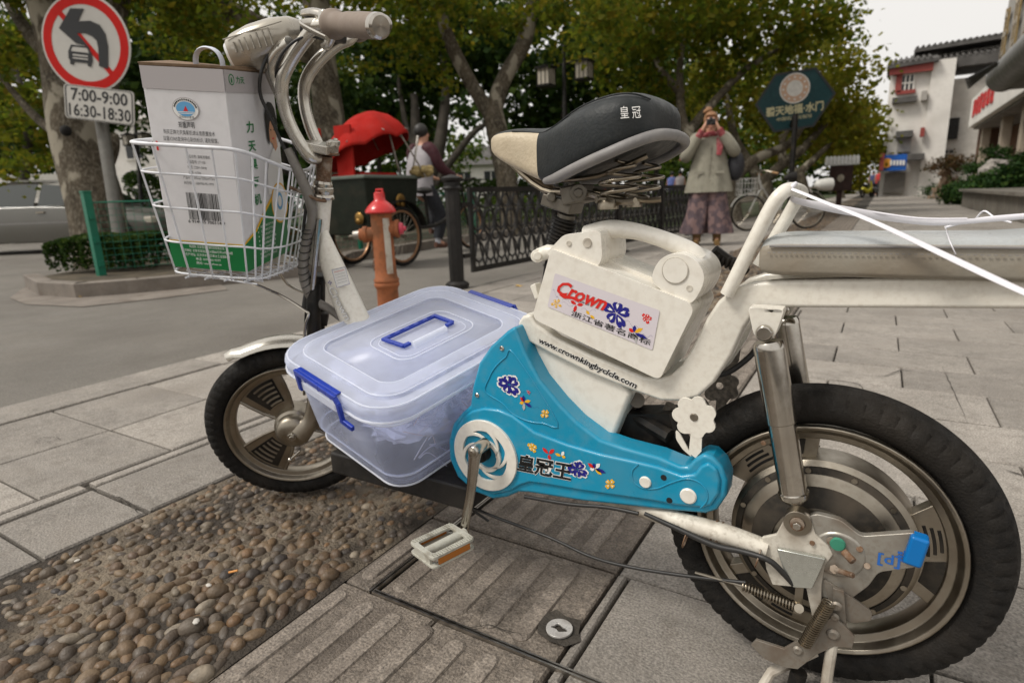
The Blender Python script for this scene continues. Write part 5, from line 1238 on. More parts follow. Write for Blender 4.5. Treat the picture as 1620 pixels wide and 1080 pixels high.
# street plane trees in a row along the fence, to the right
row = [(1150, 372, 14, 'leaning plane tree with low twisted boughs behind the woman photographing', 5,
        [limb([(1165, 372, 14), (1158, 330, 14), (1150, 290, 14)], 34, 28, 26), limb([(1150, 300, 14), (1120, 240, 14), (1090, 215, 14.2), (1075, 150, 14.4), (1080, 60, 14.5)], 20, 18, 16, 13, 8), limb([(1150, 300, 14), (1190, 255, 14), (1250, 225, 14.2), (1290, 160, 14.4)], 18, 16, 12, 7), limb([(1090, 210, 14.2), (1130, 160, 14.4), (1180, 110, 14.6), (1230, 80, 14.8)], 16, 13, 10, 8), limb([(1078, 150, 14.4), (1040, 100, 14.4), (1030, 30, 14.4)], 14, 10, 8)],
        [bl(1010, 40, 14.5, 110, 80, 2200), bl(1110, 0, 13.5, 130, 70, 2600), bl(1220, 30, 14.5, 90, 55, 1600), bl(1170, 110, 15.5, 80, 50, 700), bl(1290, 45, 14.6, 45, 35, 450), bl(1010, 150, 15.5, 60, 50, 700), bl(1325, 20, 14, 25, 20, 110)]),
       (1215, 350, 19, 'plane tree with spreading limbs behind the parked bicycle', 7,
        [limb([(1218, 352, 19), (1212, 310, 19), (1205, 280, 19)], 30, 26, 26), limb([(1206, 290, 19), (1180, 250, 19), (1160, 210, 19), (1150, 150, 19)], 18, 16, 12, 8), limb([(1206, 290, 19), (1235, 262, 19), (1270, 235, 19.2), (1310, 190, 19.4)], 20, 16, 14, 8), limb([(1235, 262, 19), (1240, 220, 19), (1260, 180, 19)], 10, 8, 6)],
        [bl(1150, 150, 19, 70, 60, 1200), bl(1270, 110, 19, 80, 60, 1800), bl(1310, 170, 19.5, 60, 50, 1200), bl(1220, 200, 20, 60, 40, 700), bl(1340, 110, 19, 25, 20, 180)]),
       (1275, 338, 26, 'slender plane tree beside the wooden notice box', 8,
        [limb([(1278, 338, 26), (1272, 300, 26), (1262, 270, 26)], 20, 16, 15), limb([(1262, 275, 26), (1240, 245, 26), (1235, 200, 26)], 10, 8, 5), limb([(1262, 275, 26), (1290, 250, 26), (1320, 220, 26)], 12, 10, 6)],
        [bl(1290, 170, 26, 70, 50, 1300), bl(1340, 190, 26, 38, 42, 900), bl(1310, 225, 27, 50, 30, 700), bl(1250, 230, 27, 50, 30, 500)]),
       (1330, 325, 36, 'yellowing plane tree behind the wooden notice box', 9,
        [limb([(1332, 325, 36), (1328, 290, 36), (1320, 255, 36)], 12, 10, 8), limb([(1328, 285, 36), (1350, 255, 36)], 7, 4)],
        [bl(1330, 215, 36, 45, 38, 1000), bl(1362, 205, 36, 24, 30, 600), bl(1345, 250, 37, 40, 22, 600)]),
       (1362, 314, 52, 'farthest yellow plane tree at the end of the street', 10,
        [limb([(1365, 314, 52), (1362, 285, 52), (1360, 262, 52)], 8, 6, 5)],
        [bl(1362, 262, 52, 32, 28, 800), bl(1380, 238, 52, 14, 20, 350), bl(1350, 285, 53, 30, 14, 400)])]
for px, py, d, lab, sd, lm_, bb in row:
    tree('plane_tree', lab, D(px, py, d), lm_, [(c_, r_, int(n_*(1.15 if d < 18 else 1.0))) for c_, r_, n_ in bb], m_lf1 if d < 18 else m_lfy, size=.088+.0062*d, seed=sd, group='plane trees along the street', clump=.4+.012*d)
# dark broadleaf trees filling the park
park = [(245, 330, 17, 'dark evergreen tree behind the lantern post', [bl(250, 60, 17, 100, 90, 2600), bl(350, 130, 18, 100, 80, 2400), bl(180, 130, 19, 60, 70, 900), bl(300, 215, 19, 70, 35, 700)], [limb([(330, 330, 18), (335, 250, 18), (345, 150, 18)], 30, 26, 20)]),
        (640, 370, 19, 'dark multi stemmed tree behind the red canopied cart', [bl(590, 120, 20, 90, 80, 2400), bl(690, 60, 20, 110, 80, 3000), bl(640, 190, 21, 80, 40, 900)], [limb([(672, 370, 19), (675, 300, 19), (660, 230, 19), (655, 150, 19)], 34, 30, 18, 12), limb([(675, 300, 19), (695, 230, 19), (705, 150, 19), (700, 80, 19)], 24, 20, 14, 8), limb([(676, 310, 19), (740, 220, 19), (780, 190, 19)], 16, 10, 6), limb([(660, 240, 19), (640, 190, 19), (630, 120, 19)], 12, 9, 6)]),
        (880, 350, 20, 'dense dark tree behind the twin lanterns', [bl(860, 90, 20, 110, 80, 3200), bl(960, 130, 21, 90, 80, 2600), bl(900, 205, 22, 100, 35, 1300), bl(760, 60, 21, 70, 60, 1200)], [limb([(905, 350, 20), (900, 260, 20), (890, 160, 20)], 18, 15, 10), limb([(900, 240, 20), (940, 180, 20), (960, 110, 20)], 12, 9, 6), limb([(850, 350, 21), (845, 250, 21), (830, 150, 21)], 14, 12, 8)]),
        (1040, 345, 24, 'bushy green tree between the saddle and the woman', [bl(1040, 180, 24, 80, 60, 1800), bl(1060, 100, 25, 90, 60, 1700), bl(1000, 60, 26, 80, 60, 1500)], [limb([(1035, 345, 24), (1038, 280, 24), (1045, 200, 24)], 10, 8, 6)]),
        (450, 340, 23, 'dark tree behind the handlebar', [bl(450, 130, 23, 90, 90, 2400), bl(400, 210, 24, 70, 50, 1200), bl(520, 200, 24, 50, 60, 1000)], [limb([(450, 340, 23), (452, 240, 23), (450, 150, 23)], 14, 12, 8)])]
for i, (px, py, d, lab, bb, lm_) in enumerate(park):
    tree('broadleaf_tree', lab, D(px, py, d), lm_, bb, m_lf2, bm=m_barkd, size=.2+.004*d, seed=20+i, group='dark trees in the park', clump=.75)
green = [(55, 330, 14, 'light green tree above the corrugated shelter roof', [bl(40, 190, 14, 70, 45, 900), bl(30, 90, 15, 60, 60, 700)], [limb([(30, 330, 14), (45, 200, 14), (20, 100, 14)], 14, 12, 8)], m_lf1),
         (600, 300, 26, 'bright green tree seen under the dark park trees', [bl(600, 225, 26, 60, 26, 700), bl(730, 250, 30, 40, 26, 500), bl(560, 180, 27, 30, 30, 300)], [limb([(600, 330, 26), (600, 260, 26), (598, 200, 26)], 8, 7, 5)], m_lf3),
         (1000, 320, 34, 'bright green tree beyond the railing behind the saddle', [bl(1010, 250, 34, 60, 35, 700), bl(950, 270, 36, 60, 20, 500), bl(1090, 250, 34, 40, 40, 600), bl(860, 270, 38, 60, 14, 300)], [limb([(1000, 330, 34), (1000, 270, 34), (1002, 230, 34)], 6, 5, 4)], m_lf3),
         (1140, 320, 40, 'pale green tree far behind the leaning plane tree', [bl(1140, 240, 40, 60, 50, 900), bl(1240, 250, 44, 60, 40, 900), bl(1180, 290, 42, 80, 14, 400)], [limb([(1140, 330, 40), (1140, 260, 40), (1142, 220, 40)], 6, 5, 4)], m_lf3)]
for i, (px, py, d, lab, bb, lm_, mt) in enumerate(green):
    tree('broadleaf_tree', lab, D(px, py, d), lm_, bb, mt, bm=m_barkd, size=.16+.005*d, seed=40+i, clump=.6)
# a far wood closing the park
wv = [(D(x, 250+random.uniform(-14, 10), 55), (5, 3, 4.2), 700) for x in range(-120, 1330, 60) if not (690 < x < 800 or 130 < x < 240)] + [(D(x, 150+random.uniform(-40, 30), 60), (6, 3, 5), 650) for x in range(-60, 1260, 85)]
o = mkleaf('far_wood', wv, m_lf2, None, 77, .75, clump=1.5); tag(o, 'mass of dark trees closing the park in the distance', 'woodland', kind='stuff')
# hedges and low shrubs
def hedge(label, pts, w, z0, z1, mat, n, size, seed, name='hedge', cat='hedge'):
    rg = random.Random(seed); vs = []; fs = []; segs = list(zip(pts, pts[1:])); tot = sum((b-a).length for a, b in segs)
    for a, b in segs:
        d = b-a; nn = V((-d.y, d.x, 0)).normalized()
        for i in range(int(n*d.length/tot)):
            t = rg.random(); q = rg.uniform(-1, 1); h = rg.random()**.6
            if rg.random() < .7:
                if rg.random() < .5: q = math.copysign(1-rg.random()*.12, q)
                else: h = 1-rg.random()*.1
            p = a+d*t+nn*(q*w/2*(1+.1*math.sin(t*17))); p.z = z0+(z1-z0)*h*(1-.12*abs(q)**4+.08*math.sin(t*d.length*4+q))
            nrm = V((rg.gauss(0, 1), rg.gauss(0, 1), rg.gauss(.4, 1))).normalized(); _, u, w2_ = frame(nrm, V((rg.uniform(-1, 1), rg.uniform(-1, 1), .2)))
            L = size*rg.uniform(.6, 1.3); o = len(vs); vs += [p-u*L*.5, p+w2_*L*.3, p+u*L*.5, p-w2_*L*.3]; fs.append((o, o+1, o+2, o+3))
    t = thing(name, label, cat, ((pts[0].x+pts[-1].x)/2, (pts[0].y+pts[-1].y)/2, z0))
    s = S(); s.v = vs; s.f = fs; s.m = [0]*len(fs); s.obj('foliage', mat, t, smooth=0, recalc=False)
    s = S()
    for a, b in segs:
        d = b-a; k = max(2, int(d.length/.4))
        for i in range(k): p = a+d*((i+.5)/k); s.tube([V((p.x, p.y, z0-.02)), V((p.x+rg.uniform(-.1, .1), p.y+rg.uniform(-.1, .1), z0+(z1-z0)*.7))], [.02, .008], 6)
    s.obj('stems', m_barkd, t); return t
A_ = [G(95, 442), G(170, 440), G(245, 436)]
hedge('clipped dark green hedge at the near end of the planted island', [p+V((-.15, .25, 0)) for p in A_], .8, .1, .47, m_lf2, 9000, .05, 3)
hedge('low mixed hedge running along the island behind the green mesh fence', [G(262, 428)+V((-.3, .5, 0)), G(430, 418)+V((-.4, .3, 0)), G(520, 406)+V((-.6, .2, 0))], .6, .1, .42, m_lf5, 5000, .06, 4)
hedge('tall dark hedge across the far side of the side street', [D(200, 300, 19), D(330, 310, 20), D(470, 330, 21)], 1.4, -.02, 1.9, m_lf2, 7000, .14, 5)
hedge('green park hedge behind the black railing', [V((-9.2, 12, 0)), V((-8.0, 22, 0)), V((-7.5, 34, 0))], 1.0, 0, .75, m_lf3, 7000, .12, 6)
hedge('dense park shrubs left of the man on the cart', [V((-15, 10, 0)), V((-12, 17, 0)), V((-11, 26, 0))], 1.6, 0, 1.35, m_lf2, 8000, .14, 8)

# ---------------------------------------------------------------- no left turn sign
m_pole = M('galvanised grey pole', (.13, .125, .11), .5, .3, var=.1, dirt=.3)
sp = D(190, 250, 7.6); fc_ = V((EY.x-sp.x, EY.y-sp.y, 0)).normalized(); sx = V((-fc_.y, fc_.x, 0))
pole_n = (fc_*1.0 + V((.0, .0, 0))).normalized()
sg = thing('road_sign', 'round red ringed no left turn sign with times plate beneath on a grey pole', 'road sign', (D(198, 425, 7.6).x, D(198, 425, 7.6).y, .07))
s = S(); s.tube([D(199, 445, 7.75), D(176, 290, 7.75), D(155, 160, 7.75), D(143, 90, 7.75)], .075, 16); s.obj('pole', m_pole, sg, smooth=60)
c0 = D(136, 69, 7.5); ux = (D(210, 88, 7.5)-D(62, 50, 7.5)); uy = D(136, 0, 7.5)-D(136, 138, 7.5)
# round disc: its own upright plane, turned a little towards the kerb
yaw = Matrix.Rotation(R(-4), 3, 'Z'); nx = yaw @ (-CF); nx = V((nx.x, nx.y, 0)).normalized(); ux = V((-nx.y, nx.x, 0)); tilt = R(9)
uy = ZU*math.cos(tilt)+ux*math.sin(tilt); ux = ux*math.cos(tilt)-ZU*math.sin(tilt)
if ux.dot(CR) < 0: ux = -ux
rs = px2(c0, 73)
def sdisc(r, n=48): return circ(c0, ux, uy, r, n)
m_sw = M('reflective white sheet', (.47, .45, .41), .45, var=.03); m_sr = M('reflective red sheet', (.46, .012, .008), .5, spec=.15, var=.04); m_sb = plain('sign black', (.01, .01, .01), .45)
s = S(); s.plate([p-nx*.012 for p in sdisc(rs)], nx*.012); dsk = s.obj('sign_disc', m_sw, sg, bevel=.004)
s = S(); s.ringplate([p+nx*.0005 for p in sdisc(rs*.955)], [p+nx*.0005 for p in sdisc(rs*.77)], nx*.003)
q = lambda x, y, h=0: c0+ux*(rs*x)+uy*(rs*y)+nx*h
s.plate([q(-.60, .52, .001), q(-.52, .60, .001), q(.60, -.52, .001), q(.52, -.60, .001)], nx*.003)
s.obj('red_ring', m_sr, dsk, smooth=0)
s = S(); arrow = [(-.58, .24), (-.30, .66), (.0, .68), (-.14, .42), (.13, .46), (.33, .40), (.45, .24), (.50, -.02), (.48, -.47), (.28, -.43), (.28, -.06), (.25, .08), (.15, .16), (.0, .20), (-.18, .18), (.06, -.06), (-.22, -.02)]
s.plate([q(x*1.0, y*1.0, .0055) for x, y in arrow], nx*.003)
def qq(pts): s.plate([q(x, y, .0055) for x, y in pts], nx*.003)
qq([(-.33, -.06), (.06, -.06), (.13, -.20), (.14, -.36), (.11, -.40), (.11, -.46), (.03, -.46), (.02, -.40), (-.28, -.40), (-.29, -.46), (-.37, -.46), (-.37, -.38), (-.40, -.34), (-.40, -.20)])
s.obj('arrow', m_sb, dsk, smooth=0)
s = S(); s.plate([q(-.29, -.10, .009), (q(.03, -.10, .009)), q(.07, -.19, .009), q(-.33, -.19, .009)], nx*.001)
s.plate([q(-.30, -.245, .009), q(.04, -.245, .009), q(.04, -.275, .009), q(-.30, -.275, .009)], nx*.001); s.plate([q(-.30, -.31, .009), q(.04, -.31, .009), q(.04, -.335, .009), q(-.30, -.335, .009)], nx*.001)
s.obj('car_symbol', m_sw, dsk, smooth=0)
cp = D(157, 166, 7.5); u4 = (ux*math.cos(R(0))).normalized(); w_, h_ = px2(cp, 57), px2(cp, 25.5)
pr2 = fillet([cp+u4*a+uy*b for a, b in ((-w_, -h_), (w_, -h_), (w_, h_), (-w_, h_))], .05, 4)
s = S(); s.plate([p-nx*.01 for p in pr2], nx*.01); pt = s.obj('times_plate', m_sw, sg, bevel=.002)
s = S(); pr3 = [cp+(p-cp)*.965 for p in pr2]; pr4 = [cp+(p-cp)*.93 for p in pr2]; s.ringplate([p+nx*.0008 for p in pr3], [p+nx*.0008 for p in pr4], nx*.001)
s.text('7:00-9:00', cp-u4*(w_*.80)+uy*(h_*.12)+nx*.002, u4, uy, h_*1.0, bold=.02, width=w_*1.62); s.text('16:30-18:30', cp-u4*(w_*.88)-uy*(h_*.80)+nx*.002, u4, uy, h_*1.0, bold=.02, width=w_*1.78)
s.obj('times_lettering', m_sb, pt, smooth=0, recalc=False)

# ---------------------------------------------------------------- green mesh fence on the island
m_gr = M('green coated steel', (.006, .13, .075), .4, var=.1)
gp0 = G(163, 446); gf = thing('mesh_fence', 'low green wire mesh fence with a thick post at the island edge', 'mesh fence', gp0)
s = S(); hz = .95; s.box(gp0+V((0, 0, hz/2)), (.075, .075, hz)); s.box(gp0+V((0, 0, hz)), (.085, .085, .02)); gpo = s.obj('post', m_gr, gf, bevel=.004)
s = S()
for z in (.2, .45, .7): s.box(gp0+V((.04, .0, z)), (.03, .05, .06))
s.obj('clip', m_gr, gpo)
path = [gp0, G(350, 432)+V((-.25, 0, 0)), G(470, 420)+V((-.3, 0, 0)), V((-6.4, 6.3, 0)), V((-6.6, 9.5, 0))]
for a, b in zip(path, path[1:]):
    s = S(); d = (b-a); n = int(d.length/.075)
    for i in range(n+1): p = a+d*(i/n); s.tube([V((p.x, p.y, .12)), V((p.x, p.y, .86))], .0022, 4)
    for i in range(11): z = .14+.07*i; s.tube([V((a.x, a.y, z)), V((b.x, b.y, z))], .0022 if i < 10 else .008, 4)
    s.obj('mesh_panel', m_gr, gf, smooth=0)
    s = S(); s.box(b+V((0, 0, .48)), (.05, .05, .96)); s.obj('post', m_gr, gf)

# ---------------------------------------------------------------- black railing
m_iron = M('black wrought iron', (.012, .011, .010), .45, .3, var=.3, vs=8, dirt=.35, dcol=(.05, .042, .035), ds=5)
F0, F1 = V((-3.02, 4.05, 0)), V((-2.55, 11.75, 0)); fd2 = (F1-F0).normalized(); fnn = V((fd2.y, -fd2.x, 0))
rl = thing('iron_railing', 'black wrought iron railing with scroll panels along the kerb', 'railing', F0)
s = S(); b0 = F0
s.tube([b0, b0+V((0, 0, .80))], .062, 8); s.lathe([(0, .80), (.075, .80), (.08, .815), (.066, .83), (.066, .86), (.085, .875), (.088, .895), (.06, .91), (0, .925)], b0, ZU, 12); s.lathe([(.0, 0), (.10, 0), (.10, .03), (.07, .05), (0, .05)], b0, ZU, 10)
s.obj('end_post', m_iron, rl, smooth=30)
def scroll_panel(a, b, z0, z1):
    s = S(); d = (b-a).normalized(); L = (b-a).length; Rm = Matrix((d, fnn, ZU)).transposed(); c = (a+b)/2
    for z in (z0, z1): s.box(V((c.x, c.y, z)), (L, .03, .045), Rm)
    for p in (a, b): s.box(V((p.x, p.y, (z0+z1)/2)), (.04, .03, z1-z0+.045), Rm)
    q = lambda x, z: a+d*x+ZU*z
    H = z1-z0; nn_ = max(4, int(L/.155)); st_ = L/nn_
    for i in range(nn_):
        x = st_*(i+.5)
        for zc, r in ((z0+H*.22, H*.15), (z0+H*.62, H*.14)): s.tube(circ(q(x, zc), d, ZU*1.2, min(r, st_*.42), 14), .0105, 5, closed=True)
        for sg_ in (-1, 1):
            s.tube([q(x+sg_*st_*.48, z0+.02), q(x+sg_*st_*.30, z0+H*.16), q(x+sg_*st_*.10, z0+H*.40), q(x+sg_*st_*.42, z0+H*.50), q(x+sg_*st_*.40, z0+H*.72), q(x+sg_*st_*.1, z0+H*.82), q(x+sg_*st_*.34, z1-.02)], .0095, 5, k=4)
        s.tube([q(x, z0+H*.36), q(x, z1)], .008, 5); s.tube(circ(q(x+st_*.5, z0+H*.86), d, ZU, st_*.3, 12), .009, 5, closed=True); s.tube(circ(q(x+st_*.5, z0+H*.42), d, ZU, st_*.25, 12), .009, 5, closed=True) if i < nn_-1 else None
        s.tube([q(x, z0), q(x, z0+H*.08)], .006, 5)
    return s.obj('scroll_panel', m_iron, rl, smooth=60)
np_ = 5; L_ = (F1-F0).length; st0 = .17
pa = F0+fd2*st0
for i in range(np_):
    a = F0+fd2*(st0+(L_-st0)*i/np_+.06); b = F0+fd2*(st0+(L_-st0)*(i+1)/np_-.06)
    scroll_panel(a, b, .12, .80)
    p = F0+fd2*(st0+(L_-st0)*(i+1)/np_); s = S(); s.box(p+V((0, 0, .43)), (.05, .05, .86)); s.box(p+V((0, 0, .875)), (.065, .065, .03)); s.lathe([(0, 0), (.16, 0), (.15, .02), (.05, .045), (0, .05)], p, ZU, 16); s.obj('post', m_iron, rl, bevel=.003)
    s = S()
    for z in (.25, .68): s.box(F0+fd2*(st0+(L_-st0)*i/np_+.0)+V((0, 0, z)), (.035, .16, .035))
    s.obj('bracket', m_iron, rl)

# ---------------------------------------------------------------- fire hydrant
hp_ = G(616, 494); hp_.z = 0
m_hyo = M('faded orange paint', (.33, .115, .05), .7, spec=.2, var=.25, vs=9, dirt=.85, dcol=(.13, .06, .03), ds=9, dlo=.46, dhi=.62)
hy = thing('fire_hydrant', 'weathered orange fire hydrant with a bright red cap', 'fire hydrant', hp_)
s = S(); s.lathe([(0, .0), (.085, 0), (.085, .02), (.072, .03), (.070, .16), (.078, .175), (.083, .18), (.083, .20), (.078, .205), (.083, .21), (.083, .225), (.074, .235), (.069, .30), (.068, .63), (.072, .655), (0, .66)], hp_, ZU, 28)
s.obj('barrel', m_hyo, hy, smooth=50)
s = S(); s.lathe([(0, .652), (.094, .652), (.10, .660), (.096, .675), (.078, .700), (.055, .72), (.036, .735), (.034, .78), (.026, .785), (0, .785)], hp_, ZU, 28); s.tube([hp_+V((-.02, 0, .76)), hp_+V((-.02, 0, .80)), hp_+V((.03, 0, .80)), hp_+V((.03, 0, .76))], .008, 6)
s.obj('cap', M('glossy red paint', (.50, .012, .012), .3, var=.08, coat=.3), hy, smooth=50)
s = S(); xh = CR.copy(); xh.z = 0; xh.normalize(); o_ = hp_+V((0, 0, .52)); s.lathe([(0, 0), (.045, .03), (.045, .095), (.052, .10), (.052, .125), (.040, .13), (.038, .15), (0, .15)], o_, -xh, 20); s.obj('side_outlet', m_hyo, hy, smooth=50)
s = S(); s.lathe([(0, 0), (.05, .03), (.050, .085), (.058, .09), (.058, .11), (0, .115)], hp_+V((0, 0, .55)), xh, 20); s.obj('pump_outlet', m_hyo, hy, smooth=50)
s = S(); s.lathe([(0, .115), (.040, .115), (.036, .135), (.015, .14), (.013, .155), (0, .155)], hp_+V((0, 0, .55)), xh, 16); s.obj('outlet_cap', M('pink red plastic', (.55, .06, .10), .4, var=.1), hy, smooth=50)
s = S(); s.lathe([(0, .15), (.030, .15), (.026, .19), (0, .19)], o_, -xh, 16); s.obj('nozzle', m_steel, hy, smooth=50)
s = S(); tw = (-CF).copy(); tw.z = 0; tw.normalize(); a0_ = math.atan2(tw.y, tw.x)
rings = []
for z in (.235, .40, .62): rings.append([hp_+V((math.cos(a)*r, math.sin(a)*r, z)) for r, a in [(.0715, a0_+R(18)+R(9)*i) for i in range(5)] + [(.066, a0_+R(54)-R(9)*i) for i in range(5)]])
s.loft(rings); s.obj('white_stripe', M('flaking white paint', (.48, .45, .39), .6, var=.1, dirt=.6, dcol=(.25, .14, .08), ds=20), hy)
s = S()
for i in range(9): s.tube(circ(o_-xh*.075+V((0, 0, -.05-.022*i)), xh if i % 2 else tw, ZU*1.5, .008, 10), .0025, 5, closed=True)
s.obj('chain', m_rust, hy)
# ================================================================ STREET OBJECTS AND PEOPLE
def skin(name, J, E_, root, mat, parent, sub=1, mats=None):
    """one continuous body: joints with radii, bones as edges, grown with a Skin modifier"""
    K = list(J); og = V([r_ for r_ in [parent]][0]['_o']) if parent else V((0, 0, 0)); rt = parent
    while rt.parent: rt = rt.parent
    og = V(rt['_o'])
    me = bpy.data.meshes.new(name); me.from_pydata([tuple(V(J[k][0])-og) for k in K], [(K.index(a), K.index(b)) for a, b in E_], [])
    o = bpy.data.objects.new(name, me); COL.objects.link(o); o.parent = parent; me.materials.append(mat)
    md = o.modifiers.new('skin', 'SKIN'); md.use_smooth_shade = True
    for i, k in enumerate(K):
        r = J[k][1]; r = r if isinstance(r, tuple) else (r, r); me.skin_vertices[0].data[i].radius = r; me.skin_vertices[0].data[i].use_root = (k == root)
    m2 = o.modifiers.new('sub', 'SUBSURF'); m2.levels = sub+1; m2.render_levels = sub+1
    return o
m_skin = M('skin', (.50, .27, .18), .5, var=.06, vs=20, sss=.05); m_hair = M('ginger hair', (.24, .12, .055), .55, var=.25, vs=30); m_hairb = M('dark hair', (.02, .018, .016), .5)
m_jack = M('sage grey cotton', (.245, .23, .18), .85, var=.12, vs=9, bump=.6, bs=14, dirt=.15, ds=5)
m_trous = M('purple paisley cotton', (.075, .055, .065), .85, var=.3, vs=14, dirt=.8, dcol=(.22, .14, .13), ds=11, dlo=.46, dhi=.56)
m_red = M('red scarf wool', (.24, .03, .04), .9, var=.3, vs=30, dirt=.7, dcol=(.40, .22, .2), ds=22)
m_boot = M('tan leather boots', (.17, .10, .035), .6, var=.2); m_bag = M('black nylon', (.02, .02, .024), .6, var=.15, bump=.3, bs=20)
def oval(c, ax, by, r1, r2, n=20, e=2.0, ph=0): 
    return [c+ax*(math.copysign(abs(math.cos(t))**(2/e), math.cos(t))*r1)+by*(math.copysign(abs(math.sin(t))**(2/e), math.sin(t))*r2) for t in [2*PI*i/n+ph for i in range(n)]]

# ---- the woman photographing
wb = V((-1.98, 8.35, 0)); wf = V((-wb.x, -wb.y, 0)).normalized(); wl = ZU.cross(wf)     # facing the lens; wl is her left
def wq(f, l, z): return wb+wf*f+wl*l+ZU*z
wm = thing('person', 'woman in sage jacket and long paisley trousers holding a black camera to her face', 'person', wb)
J = {'pel': (wq(0, 0, .92), (.14, .10)), 'waist': (wq(0, 0, 1.08), (.13, .095)), 'chest': (wq(0, 0, 1.26), (.155, .11)), 'neck': (wq(.01, 0, 1.42), .052), 'jaw': (wq(.035, 0, 1.50), (.062, .07)), 'head': (wq(.02, 0, 1.58), (.078, .092)), 'crown': (wq(.005, 0, 1.645), (.062, .075))}
for sg_, n_ in ((1, 'L'), (-1, 'R')):
    J['sh'+n_] = (wq(0, .16*sg_, 1.36), .055); J['el'+n_] = (wq(.10, .29*sg_, 1.18+.02*sg_), .042); J['wr'+n_] = (wq(.20, .10*sg_, 1.47), .028); J['pa'+n_] = (wq(.20, .065*sg_, 1.54), (.034, .018))
    J['hp'+n_] = (wq(0, .10*sg_, .86), .085); J['kn'+n_] = (wq(.02, .12*sg_, .48), .055); J['an'+n_] = (wq(0, .13*sg_, .09), .036); J['to'+n_] = (wq(.14, .14*sg_, .03), (.04, .025))
    for i in range(4): J['f%s%d' % (n_, i)] = (wq(.205, .045*sg_-.0*i, 1.60-.021*i+.0), .0085); J['g%s%d' % (n_, i)] = (wq(.225, .012*sg_, 1.598-.021*i), .0075)
    J['t'+n_] = (wq(.17, .04*sg_, 1.50), .0095); J['u'+n_] = (wq(.19, .018*sg_, 1.505), .0085)
Ed = [('pel', 'waist'), ('waist', 'chest'), ('chest', 'neck'), ('neck', 'jaw'), ('jaw', 'head'), ('head', 'crown')]
for n_ in 'LR': Ed += [('chest', 'sh'+n_), ('sh'+n_, 'el'+n_), ('el'+n_, 'wr'+n_), ('wr'+n_, 'pa'+n_), ('pel', 'hp'+n_), ('hp'+n_, 'kn'+n_), ('kn'+n_, 'an'+n_), ('an'+n_, 'to'+n_), ('pa'+n_, 't'+n_), ('t'+n_, 'u'+n_)] + [('pa'+n_, 'f%s%d' % (n_, i)) for i in range(4)] + [('f%s%d' % (n_, i), 'g%s%d' % (n_, i)) for i in range(4)]
bd = skin('body', J, Ed, 'pel', m_skin, wm)
s = S()
for sg_ in (1, -1): s.ball(wq(.105, .034*sg_, 1.585), (.014, .010, .008), 10, 6)
s.obj('eyes', plain('eye white', (.6, .58, .55)), bd)
s = S(); s.tube([wq(.10, 0, 1.595), wq(.125, 0, 1.555)], [.008, .015], 8); s.box(wq(.108, 0, 1.515), (.04, .008, .01)); s.obj('nose_and_mouth', M('lips', (.42, .17, .12), .5), bd)
s = S(); s.ball(wq(-.012, 0, 1.615), (.093, .10, .105), 20, 12)
for i in range(len(s.v)):
    d = s.v[i]-wq(0, 0, 1.6)
    if d.dot(wf) > .05 and d.z < .05: s.v[i] -= wf*(d.dot(wf)-.03)
s.ball(wq(-.03, -.035, 1.735), (.05, .05, .045), 14, 9); s.ball(wq(-.02, -.075, 1.72), (.03, .025, .025), 10, 6)
s.obj('hair', m_hair, wm, smooth=70)
s = S(); s.loft([oval(wq(.0, 0, z), wl, wf, a, b, 28, 2.3) for z, a, b in ((.70, .285, .20), (.75, .28, .195), (.95, .245, .17), (1.10, .22, .155), (1.25, .215, .15), (1.36, .20, .13), (1.42, .12, .10), (1.45, .085, .08))])
for i in range(len(s.v)):
    d = s.v[i]-wb; an = math.atan2(d.dot(wf), d.dot(wl)); k = max(0, 1.2-d.z)*.06; s.v[i] += (wf*math.sin(an)+wl*math.cos(an))*k*math.sin(an*7)
jk = s.obj('jacket', m_jack, wm, smooth=70)
for sg_, n_ in ((1, 'L'), (-1, 'R')):
    s = S(); s.tube([J['sh'+n_][0]+ZU*.02-wl*.03*sg_, J['sh'+n_][0]+wl*.02*sg_, J['el'+n_][0]+wl*.01*sg_, J['el'+n_][0].lerp(J['wr'+n_][0], .75)], [.085, .092, .078, .055], 14, k=5); s.obj('sleeve', m_jack, jk, smooth=70)
    s = S(); s.tube([J['el'+n_][0].lerp(J['wr'+n_][0], .62), J['wr'+n_][0]+ZU*.005], [.046, .040], 12, k=2); s.obj('red_cuff', m_red, jk, smooth=70)
s = S(); s.box(wq(.165, .005, 1.05), (.008, .01, .55), Matrix((wl, wf, ZU)).transposed())
for i in range(5): s.ball(wq(.165+.012*(4-i), .02, .85+.1*i), .009, 8, 5)
for sg_ in (1, -1): s.box(wq(.185, .13*sg_, .95), (.11, .012, .035), Matrix((wl, wf, ZU)).transposed())
s.obj('placket', m_jack, jk)
for sg_, n_, spread in ((1, 'L', .03), (-1, 'R', .05)):
    s = S(); s.loft([oval(wq(.0, sg_*(c_), z), wl, wf, a, b, 24, 2.2) for z, c_, a, b in ((.16, .135+spread, .165, .15), (.20, .13+spread, .165, .15), (.40, .12, .15, .14), (.60, .105, .14, .135), (.78, .09, .13, .14), (.95, .08, .11, .13))])
    for i in range(len(s.v)):
        d = s.v[i]-wq(0, sg_*.12, 0); an = math.atan2(d.dot(wf), d.dot(wl)); s.v[i] += (wf*math.sin(an)+wl*math.cos(an))*max(0, .8-d.z)*.035*math.sin(an*6+d.z*4)
    s.obj('trouser_leg', m_trous, wm, smooth=70)
for sg_ in (1, -1):
    s = S(); s.tube([wq(-.05, .13*sg_, .035), wq(.06, .135*sg_, .04), wq(.17, .14*sg_, .032)], [.045, .052, .038], 12, k=3, flat=.8); s.tube([wq(-.01, .13*sg_, .05), wq(0, .13*sg_, .22)], [.055, .058], 12); s.obj('boot', m_boot, wm, smooth=60)
